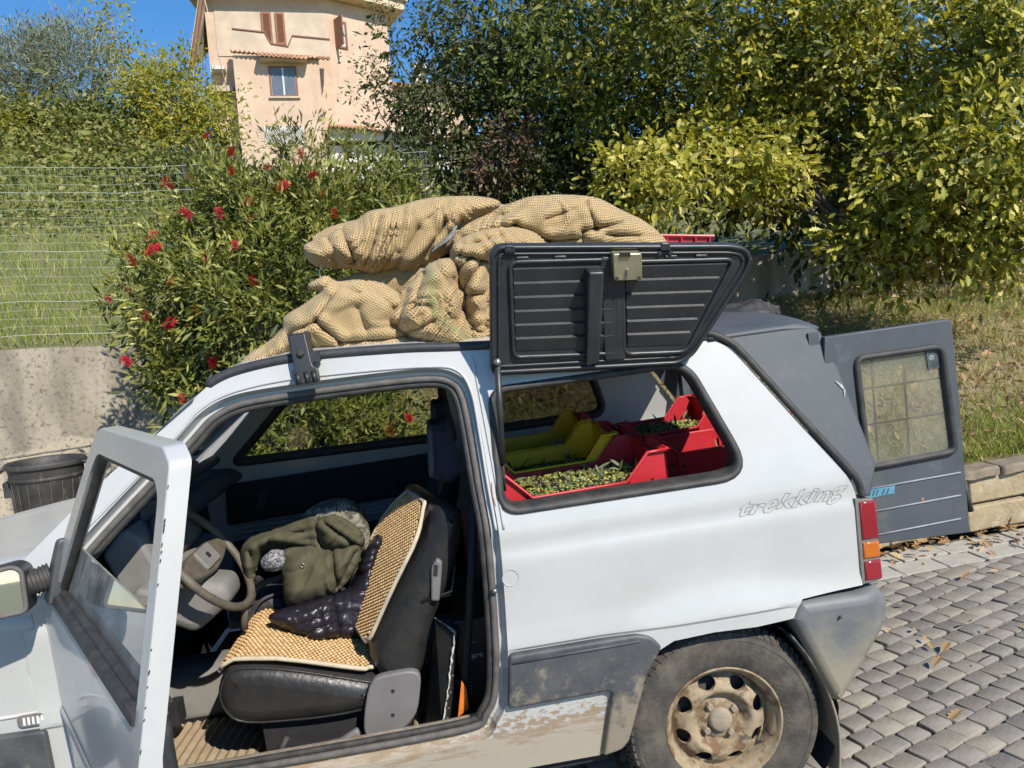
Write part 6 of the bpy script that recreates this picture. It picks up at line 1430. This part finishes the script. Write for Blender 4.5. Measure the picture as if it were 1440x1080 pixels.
for k, (px, py) in enumerate(FL):
    d = 4.25+.25*fr.random() if py < 540 else 3.9
    if py < 300: d += .35
    p = dep(px, py, d)-Vector(bb); e = Matrix.Rotation(fr.uniform(-.9, .9), 4, 'X') @ Matrix.Rotation(fr.uniform(-.9, .9), 4, 'Y') @ Matrix.Scale(fr.uniform(.55, .95), 4)
    link('flower', fme, None, bush, tuple(p), e)
# --- far hedge, olive and vine on the hill
def hbase(px, d): return base_of(px, d, hill_h)
shrub('olive_tree', 'grey-green olive tree on the hill at the far left', 'tree', hbase(60, 13.5), [PX(40, 120, 13, 70, 70, 1.0), PX(110, 110, 13.2, 60, 75, .9), PX(-20, 110, 13, 60, 60, .9), PX(75, 70, 13.2, 40, 40, .6)], 900, 26, .20, .085, (LANV, LANF), 'olive_tree_leaf', 41, aspect=.22, shell=.6, stem=.12, droop=-.3, along=1.0)
shrub('poplar_sapling', 'thin pale sapling rising above the olive tree', 'tree', hbase(160, 14), [PX(158, 25, 14, 24, 36, .3), PX(145, 70, 14, 30, 30, .4), PX(175, 90, 14, 26, 30, .3), PX(205, 90, 14, 18, 22, .3)], 90, 16, .16, .08, (LANV, LANF), 'vine_leaf', 42, aspect=.5, shell=.9, stem=.04)
shrub('yellow_vine', 'yellow-green climbing vine sprawling below the house', 'vine', hbase(250, 12), [PX(245, 150, 12, 70, 48, .8), PX(215, 120, 12.2, 45, 30, .6), PX(290, 175, 12, 45, 42, .7), PX(250, 200, 11.6, 85, 40, .6), PX(265, 95, 12.4, 25, 22, .4)], 520, 20, .17, .085, (LANV, LANF), 'vine_leaf', 43, aspect=.40, shell=.6, stem=.06)
hd = hbase(110, 11)
shrub('ivy_hedge', 'dark ivy hedge along the top of the slope behind the fence', 'hedge', hd, [PX(60, 200, 11.2, 100, 45, .7), PX(160, 180, 11.6, 80, 60, .7), PX(20, 180, 11, 60, 50, .6), PX(290, 250, 10.8, 60, 30, .5), PX(230, 235, 10.8, 90, 26, .5), PX(70, 240, 10.4, 120, 26, .5), PX(170, 255, 10.0, 120, 24, .5)], 1000, 22, .16, .085, (QV, QF), 'ivy_leaf', 44, shell=.6, stem=.05)
shrub('bright_creeper', 'bright yellow-green creeper at the left edge above the fence', 'creeper', hbase(15, 10.5), [PX(12, 205, 10.6, 40, 40, .4), PX(30, 170, 10.8, 26, 24, .3)], 110, 20, .13, .08, (QV, QF), 'vine_leaf', 45, shell=.8, stem=.03)
# ground cover on the slope between fence and hedge, grass on slope and bank
def on_terrain(n, gen, hfn, rg):
    P = np.array([gen(rg) for _ in range(n)]); z = np.array([hfn(p[0], p[1]) for p in P]); return np.column_stack([P, z])
BLV = [(0, -.035, 0), (0, .035, 0), (.12, .025, .5), (.12, -.025, .5), (.38, 0, 1)]; BLF = [(0, 1, 2, 3), (3, 2, 4)]
def yaw_rot(n, rg, lean=.25):
    a = rg.uniform(0, 6.283, n); c_, s_ = np.cos(a), np.sin(a); l1 = rg.normal(0, lean, n); l2 = rg.normal(0, lean, n); o_ = np.zeros(n); i_ = np.ones(n)
    return np.stack([np.stack([c_, -s_, l1], 1), np.stack([s_, c_, l2], 1), np.stack([o_, o_, i_], 1)], 1)
rg = np.random.default_rng(91)
def g_hill(r): t = r.uniform(-2.5, 6); s_ = .18+4.2*r.random()**1.2; return WL(t, s_, 0)[:2]
n = 40000; P = on_terrain(n, g_hill, hill_h, rg)
o = scatter('slope_grass', BLV, BLF, P, yaw_rot(n, rg), rg.uniform(.04, .12, n), np.clip(rg.normal(.5, .28, n), 0, 1), MATS['grass_green']); tag(o, 'bright green grass on the slope behind the wire fence', 'grass')
def g_cov(r): t = r.uniform(-4, 7); s_ = 6.3-3.6*r.random()**1.5; return WL(t, s_, 0)[:2]
nc = 3000; C_ = np.vstack([on_terrain(2300, g_cov, hill_h, rg), on_terrain(700, lambda r: WL(r.uniform(.5, 12), r.uniform(4, 20), 0)[:2], hill_h, rg)]); per = 20; n = nc*per; ci = np.repeat(np.arange(nc), per)
pos = C_[ci]+rg.normal(size=(n, 3))*np.array([.17, .17, .13])*np.where(ci >= 2300, 2.4, 1)[:, None]+np.array([0, 0, .12])
o = scatter('slope_ground_cover', QV, QF, pos, rand_rot(n, (.3, -.7, .9), rg), rg.uniform(.05, .10, n)*np.where(ci >= 2300, 1.8, 1), np.clip(rg.normal(.5, .22, nc)[ci]+rg.normal(0, .12, n), 0, 1), MATS['cover_leaf']); tag(o, 'low leafy ground cover on the slope above the green grass', 'ground cover')
def g_bank(r):
    x = r.uniform(-1.2, 6.6); y0 = low_y(x)+.14; y1 = y0-wall_s(x, y0)/WN.y; t = r.random()**1.25; return (x, y0+(y1-y0)*t)
n = 26000; P = on_terrain(n, g_bank, bank_h, rg); P[:, 2] -= .015
o = scatter('bank_dry_grass', BLV, BLF, P, yaw_rot(n, rg, .6), rg.uniform(.04, .12, n), np.clip(rg.normal(.35, .28, n), 0, 1), MATS['grass_dry']); tag(o, 'short straw-coloured grass on the bank right of the van', 'grass')
def g_tuft(r):
    if r.random() < .45:
        return g_bank(r)
    if r.random() < .75:
        x = r.uniform(1.2, 6.6); return (x, low_y(x)+.12+abs(r.normal(0, .28)))
    x = r.uniform(3.2, 6.6); return (x, low_y(x)+3.2+r.normal(0, .5))
n = 32000; P = on_terrain(n, g_tuft, bank_h, rg); P[:, 2] -= .01
o = scatter('bank_green_grass', BLV, BLF, P, yaw_rot(n, rg, .5), rg.uniform(.035, .10, n), np.clip(rg.normal(.35, .25, n), 0, 1), MATS['grass_green']); tag(o, 'green grass tufts along the top of the low stone wall', 'grass')
n = 4200; P = on_terrain(n, g_bank, bank_h, rg); P[:, 2] += .03
o = scatter('bank_leaf_litter', OAKV, OAKF, P, rand_rot(n, (0, 0, 1.6), rg), rg.uniform(.04, .085, n), rg.uniform(0, 1, n), MATS['litter_leaf']); tag(o, 'dry fallen oak leaves scattered over the bank', 'leaves')
n = 190; x = np.concatenate([rg.uniform(1.25, 3.0, 150), rg.uniform(.6, 2.2, 40)]); y = np.concatenate([np.array([low_y(q) for q in x[:150]])-.03-np.abs(rg.normal(0, .09, 150)), rg.uniform(.3, 1.6, 40)])
o = scatter('fallen_leaves', OAKV, OAKF, np.column_stack([x, y, np.full(n, .022)]), rand_rot(n, (0, 0, 2.2), rg), rg.uniform(.03, .075, n), rg.uniform(0, 1, n), MATS['litter_leaf']); tag(o, 'brown fallen leaves along the foot of the low stone wall', 'leaves')
# small yellow flowers
yf = root('yellow_flowers', (3.2, 2.6, .5), 'small yellow wildflower on the bank beside the open rear door', 'flower')
for px, py in ((1392, 560), (1402, 555), (1398, 566)):
    p = dep(px, py, 5.3)-Vector((3.2, 2.6, .5)); mb = MB(); mb.lathe([(0, .004), (.010, .004), (.013, 0), (0, -.002)], p, (.2, -.5, 1), 8); mb.build('bloom', mat('yellow_petal', (.75, .58, .02), .6), yf); mb = MB(); mb.tube([p, p+Vector((0, 0, -.10))], .0015, 4); mb.build('stalk', 'twig', yf)
# ------------------------------------------------------------------ house on the hill
mat('stucco_peach', (.60, .435, .32), .92, (.51, .37, .275), 1.2, bump=.12, bscale=12, contrast=(.35, .7))
overlay(MATS['stucco_peach'], (.68, .53, .39), .95, .9, .50, .70, nweight=.7)
overlay(MATS['stucco_peach'], (.36, .27, .20), .95, 1.1, .56, .76, nweight=.5, stretch=(1.5, 1.5, .3))
mat('stucco_grey', (.60, .49, .37), .92, (.48, .39, .30), 1.5, bump=.12, bscale=12)
mat('eave_cream', (.66, .55, .38), .9, (.50, .40, .27), 2, bump=.1)
mat('shutter_wood', (.24, .10, .055), .7, (.29, .13, .07), 4)
mat('frame_wood', (.19, .085, .05), .7, (.25, .11, .07), 4)
mat('roof_tile', (.52, .29, .17), .9, (.40, .22, .13), 3, bump=.2)
mat('window_blue', (.11, .13, .16), .12, (.15, .17, .20), 3)
mat('curtain_white', (.62, .64, .66), .8, (.45, .48, .52), 12, stretch=(6, 1, .3))
mat('render_white', (.66, .64, .60), .9, (.55, .53, .49), 2)
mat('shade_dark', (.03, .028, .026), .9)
HD = 36.0; hO = dep(326, 200, HD)
upv = (UPRIGHT.to_3x3() @ Vector((0, 0, 1))).normalized()
nh = (CAM-hO); nh = (nh-upv*nh.dot(upv)).normalized(); nh = (Matrix.Rotation(R(-6), 3, upv) @ nh).normalized(); rh = upv.cross(nh).normalized()
HM = Matrix([[rh[i], nh[i], upv[i], hO[i]] for i in range(3)]+[[0, 0, 0, 1]])
def HP(px, py, n=0.0):
    """local (u, v) where a line of sight meets the facade plane n metres in front of the house datum"""
    d = ray(px, py); p0 = hO+nh*n; k = (p0-CAM).dot(nh)/d.dot(nh); q = CAM+d*k-hO; return q.dot(rh), q.dot(upv)
house = root('house', hO, 'peach stuccoed two-storey house with brown shutters on the hill', 'house', rot=HM.to_3x3().to_4x4())
def hbx(nm, m, px0, py0, px1, py1, n0, n1, parent=house, bevel=None):
    u0, v1 = HP(px0, py0, n0); u1, v0 = HP(px1, py1, n0); mb = MB(); mb.box((min(u0, u1), n1, min(v0, v1)), (max(u0, u1), n0, max(v0, v1))); return mb.build(nm, m, parent, bevel=bevel)
vb = -4.0
uB, _ = HP(296, 100); uC, _ = HP(467, 100); uD0, vtop = HP(548, 40)
# right wing recedes: its far edge shows at px 548
aw = R(28); 
def solveD():
    for k in range(400):
        l = k*.03; P = hO+rh*(uC+l*math.cos(aw))-nh*(l*math.sin(aw))+upv*4; d = P-CAM; x = 720+FPX*d.dot(_r)/d.dot(_f)
        if x >= 549: return l
    return 4
lw = solveD(); D_ = (uC+lw*math.cos(aw), -lw*math.sin(aw))
_, vt = HP(400, -3, 0)
plan = [(uB, 0), (uC, 0), D_, (D_[0]-1.5, D_[1]-6), (uB+.8, -7)]
mb = MB(); slab(mb, plan, lambda a, b, d: (a, b, d), vb, vt); mb.build('wall', 'stucco_peach', house)
ev = offset(plan, .75); mb = MB(); slab(mb, ev, lambda a, b, d: (a, b, d), vt+.02, vt+.42); mb.build('eave', 'eave_cream', house)
ev2 = offset(plan, .9); mb = MB(); slab(mb, ev2, lambda a, b, d: (a, b, d), vt+.43, vt+.62); rf_ = mb.build('roof', 'eave_cream', house)
u0, v0 = HP(505, 5, -1); mb = MB(); mb.box((u0-.35, -2, vt+.6), (u0+.55, -1.2, vt+1.6)); mb.build('chimney', 'roof_tile', rf_)
# terrace block in front with parapet and tile coping
hbx('terrace_block', 'stucco_peach', 327, 78, 463, 260, 1.4, .0)
par = bpy.data.objects.new('parapet', None); COL.objects.link(par); par.parent = house
pts = [HP(x, y, 1.15) for x, y in ((324, 72), (326, 41), (372, 46), (381, 62), (405, 66), (411, 51), (464, 56), (464, 80))]
mb = MB(); slab(mb, pts, lambda a, b, d: (a, d, b), 1.15, .95); mb.build('parapet_wall', 'stucco_grey', par)
mb = MB(); mb.tube([(p[0], 1.16, p[1]+.02) for p in pts[1:-1]], .045, 5); mb.build('parapet_coping', 'frame_wood', par)
hbx('recess_wall', 'stucco_grey', 300, 10, 463, 80, .04, .0)
def tiles(nm, px0, py0, px1, py1, n0, n1, drop, parent=house, k=None):
    """a row of barrel tiles running down from n1 to n0"""
    a = HP(px0, py0, n0); b = HP(px1, py1, n0); L_ = math.hypot(b[0]-a[0], b[1]-a[1]); k = k or int(L_/.19); rows = []; mb = MB()
    for i in range(k*6+1):
        t = i/(k*6); u = a[0]+(b[0]-a[0])*t; v = a[1]+(b[1]-a[1])*t; w = .055*math.cos(i/6*2*math.pi); rows.append([(u, n0, v+w), (u, (n0+n1)/2, v+w+drop*.5), (u, n1, v+w+drop)])
    mb.strip(rows); o = mb.build(nm, 'roof_tile', parent, smooth=True); md = o.modifiers.new('s', 'SOLIDIFY'); md.thickness = .05; o['kind'] = 'stuff'; return o
tiles('terrace_tiles', 324, 70, 464, 81, 1.62, 1.1, .12)
tiles('awning_tiles', 362, 76, 433, 81, 2.05, 1.4, .22)
hbx('awning_slab', 'stucco_grey', 364, 80, 431, 84, 1.9, 1.4)
# windows and shutters
def window(px0, py0, px1, py1, n, pane, panes=2):
    u0, v1 = HP(px0, py0, n); u1, v0 = HP(px1, py1, n); fr = bpy.data.objects.new('window', None); COL.objects.link(fr); fr.parent = house; t = .07
    for a, b in (((u0, v0), (u1, v0+t)), ((u0, v1-t), (u1, v1)), ((u0, v0+t), (u0+t, v1-t)), ((u1-t, v0+t), (u1, v1-t))): mb = MB(); mb.box((a[0], n-.02, a[1]), (b[0], n+.03, b[1])); mb.build('frame', 'frame_wood', fr)
    for k in range(panes):
        w_ = (u1-u0-2*t)/panes; mb = MB(); mb.box((u0+t+w_*k+.02, n-.01, v0+t), (u0+t+w_*(k+1)-.02, n+.008, v1-t)); mb.build('pane', pane, fr)
        if k: mb = MB(); mb.box((u0+t+w_*k-.04, n-.01, v0+t), (u0+t+w_*k+.04, n+.02, v1-t)); mb.build('mullion', 'curtain_white', fr)
    mb = MB(); mb.box((u0-.08, n-.02, v0-.08), (u1+.08, n+.10, v0)); mb.build('sill', 'stucco_grey', fr)
    return fr
window(377, 93, 420, 136, 1.405, 'window_blue')
def shutter(px0, py0, px1, py1, n, parent=house, rot=0):
    u0, v1 = HP(px0, py0, n); u1, v0 = HP(px1, py1, n); s_ = bpy.data.objects.new('shutter', None); COL.objects.link(s_); s_.parent = parent; s_.matrix_local = Matrix.Translation((u0, n, v0)) @ Matrix.Rotation(rot, 4, 'Z'); w_, h_ = u1-u0, v1-v0; t = .09
    for a, b in (((0, 0), (w_, t)), ((0, h_-t), (w_, h_)), ((0, t), (t, h_-t)), ((w_-t, t), (w_, h_-t))): mb = MB(); mb.box((a[0], 0, a[1]), (b[0], .05, b[1])); mb.build('shutter_rail', 'shutter_wood', s_)
    mb = MB(); k = int(h_/.075)
    for i in range(k): z = t+(h_-2*t)*i/k; mb.add([(t, .01, z), (w_-t, .01, z), (w_-t, .04, z+.06), (t, .04, z+.06)], [(0, 1, 2, 3)])
    o = mb.build('louvres', 'shutter_wood', s_); o['kind'] = 'stuff'
shutter(366, 17, 384.5, 62, .06); shutter(385.5, 18, 403, 63, .06)
# right wing window: placed on the receding wall
wv = bpy.data.objects.new('wing_window', None); COL.objects.link(wv); wv.parent = house; wv.matrix_local = Matrix.Translation((uC, 0, 0)) @ Matrix.Rotation(-aw, 4, 'Z')
def WPx(px, py):
    nw = (nh*math.cos(aw)+rh*math.sin(aw)); p0 = hO+rh*uC; d = ray(px, py); k = (p0-CAM).dot(nw)/d.dot(nw); q = CAM+d*k-p0; rw_ = rh*math.cos(aw)-nh*math.sin(aw); return q.dot(rw_), q.dot(upv)
a = WPx(470, 28); b = WPx(489, 70); t = .10; u0, u1, v0, v1 = a[0], b[0], b[1], a[1]
for p, q in (((u0, v0), (u1, v0+t)), ((u0, v1-t), (u1, v1)), ((u0, v0+t), (u0+t, v1-t)), ((u1-t, v0+t), (u1, v1-t))): mb = MB(); mb.box((p[0], -.02, p[1]), (q[0], .06, q[1])); mb.build('frame', 'frame_wood', wv)
mb = MB(); mb.box((u0+t, -.01, v0+t), (u1-t, .02, v1-t)); mb.build('pane', 'curtain_white', wv)
mb = MB(); mb.box((u0-.05, .0, v0-.05), (u0+.02, .75, v1)); mb.build('open_shutter', 'shutter_wood', wv)
# barred windows low down
for px in (386, 414):
    u, v = HP(px, 190, 1.405); mb = MB(); mb.box((u-.42, 1.395, v-.4), (u+.42, 1.415, v+.4)); o = mb.build('cellar_window', 'shade_dark', house); mb = MB()
    for k in range(-5, 6):
        for sgn in (-1, 1):
            x = k*.16; a_ = (max(-.42, min(.42, x-.4)), -.4); mb.tube([(u+max(-.42, min(.42, x-.4*sgn)), 1.43, v-.4), (u+max(-.42, min(.42, x+.4*sgn)), 1.43, v+.4)], .014, 4)
    o2 = mb.build('lattice', 'render_white', o); o2['kind'] = 'stuff'
# balcony on the left flank, eave cable
hbx('flank_wall', 'stucco_grey', 300, 8, 327, 260, -.6, -3.0)
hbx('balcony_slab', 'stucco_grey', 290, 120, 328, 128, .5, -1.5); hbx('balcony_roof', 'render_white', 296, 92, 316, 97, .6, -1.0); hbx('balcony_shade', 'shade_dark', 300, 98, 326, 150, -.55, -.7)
for px in (296, 301, 306, 311, 316, 321): u, v = HP(px, 155, .4); mb = MB(); mb.tube([(u, .4, v), (u, .4, v+1.2)], .03, 5); mb.build('balcony_rail', 'shade_dark', house)
e0, e1, e2, e3 = HP(271, 98, .9), HP(288, -20, .9), HP(309, -20, -3.0), HP(303, 62, -3.0)
mb = MB(); mb.add([(e0[0], .9, e0[1]), (e1[0], .9, e1[1]), (e2[0], -3.0, e2[1]), (e3[0], -3.0, e3[1])], [(0, 1, 2, 3)]); o = mb.build('flank_eave', 'stucco_grey', house); md = o.modifiers.new('s', 'SOLIDIFY'); md.thickness = .2
mb = MB(); mb.tube([(e0[0]-.05, 1.0, e0[1]), (e1[0]-.05, 1.0, e1[1])], .10, 6); mb.build('flank_gutter', 'frame_wood', house)
mb = MB(); mb.tube([(*HP(288, 0, 1.5)[:1], 1.5, HP(288, 0, 1.5)[1]), (HP(303, 60, 1.5)[0], 1.5, HP(303, 60, 1.5)[1]), (HP(320, 130, 1.5)[0], 1.5, HP(320, 130, 1.5)[1])], .018, 5); mb.build('downpipe', 'stucco_grey', house, smooth=True)
# porch on the right with tiled roof
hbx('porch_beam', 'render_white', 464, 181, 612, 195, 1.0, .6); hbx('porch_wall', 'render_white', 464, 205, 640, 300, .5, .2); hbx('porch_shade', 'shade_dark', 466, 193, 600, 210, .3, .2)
tiles('porch_tiles', 463, 178, 614, 191, 1.4, -2.2, 1.1)
# neighbouring house with a pergola
hO2 = dep(610, 130, 44); nb = root('neighbour_house', hO2, 'low peach building with tiled roof and pergola behind the shrubs', 'house', rot=HM.to_3x3().to_4x4())
mb = MB(); mb.box((-3.2, -4, -6), (2.2, 0, .4)); mb.build('wall', 'stucco_peach', nb)
mb = MB(); mb.add([(-3.4, .5, .35), (2.5, .5, -.25), (2.5, -4, 1.0), (-3.4, -4, 1.6)], [(0, 1, 2, 3)]); o = mb.build('roof', 'roof_tile', nb); md = o.modifiers.new('s', 'SOLIDIFY'); md.thickness = .2
mb = MB(); mb.box((-.9, -1.5, .6), (-.2, -.8, 1.9)); mb.build('chimney', 'render_white', nb)
for k in range(7): mb = MB(); mb.tube([(-.2+k*.42, .8, .9-k*.14), (-.2+k*.42, -1.6, 1.4-k*.14)], .05, 5); mb.build('pergola_slat', 'shade_dark', nb)
for k in range(3): mb = MB(); mb.tube([(-.3, .6-k*.8, .85), (2.5, .6-k*.8, -.1)], .05, 5); mb.build('pergola_beam', 'shade_dark', nb)
# ------------------------------------------------------------------ set everything on the climbing driveway
for o in ROOTS: o.matrix_world = SLOPE @ o.matrix_world
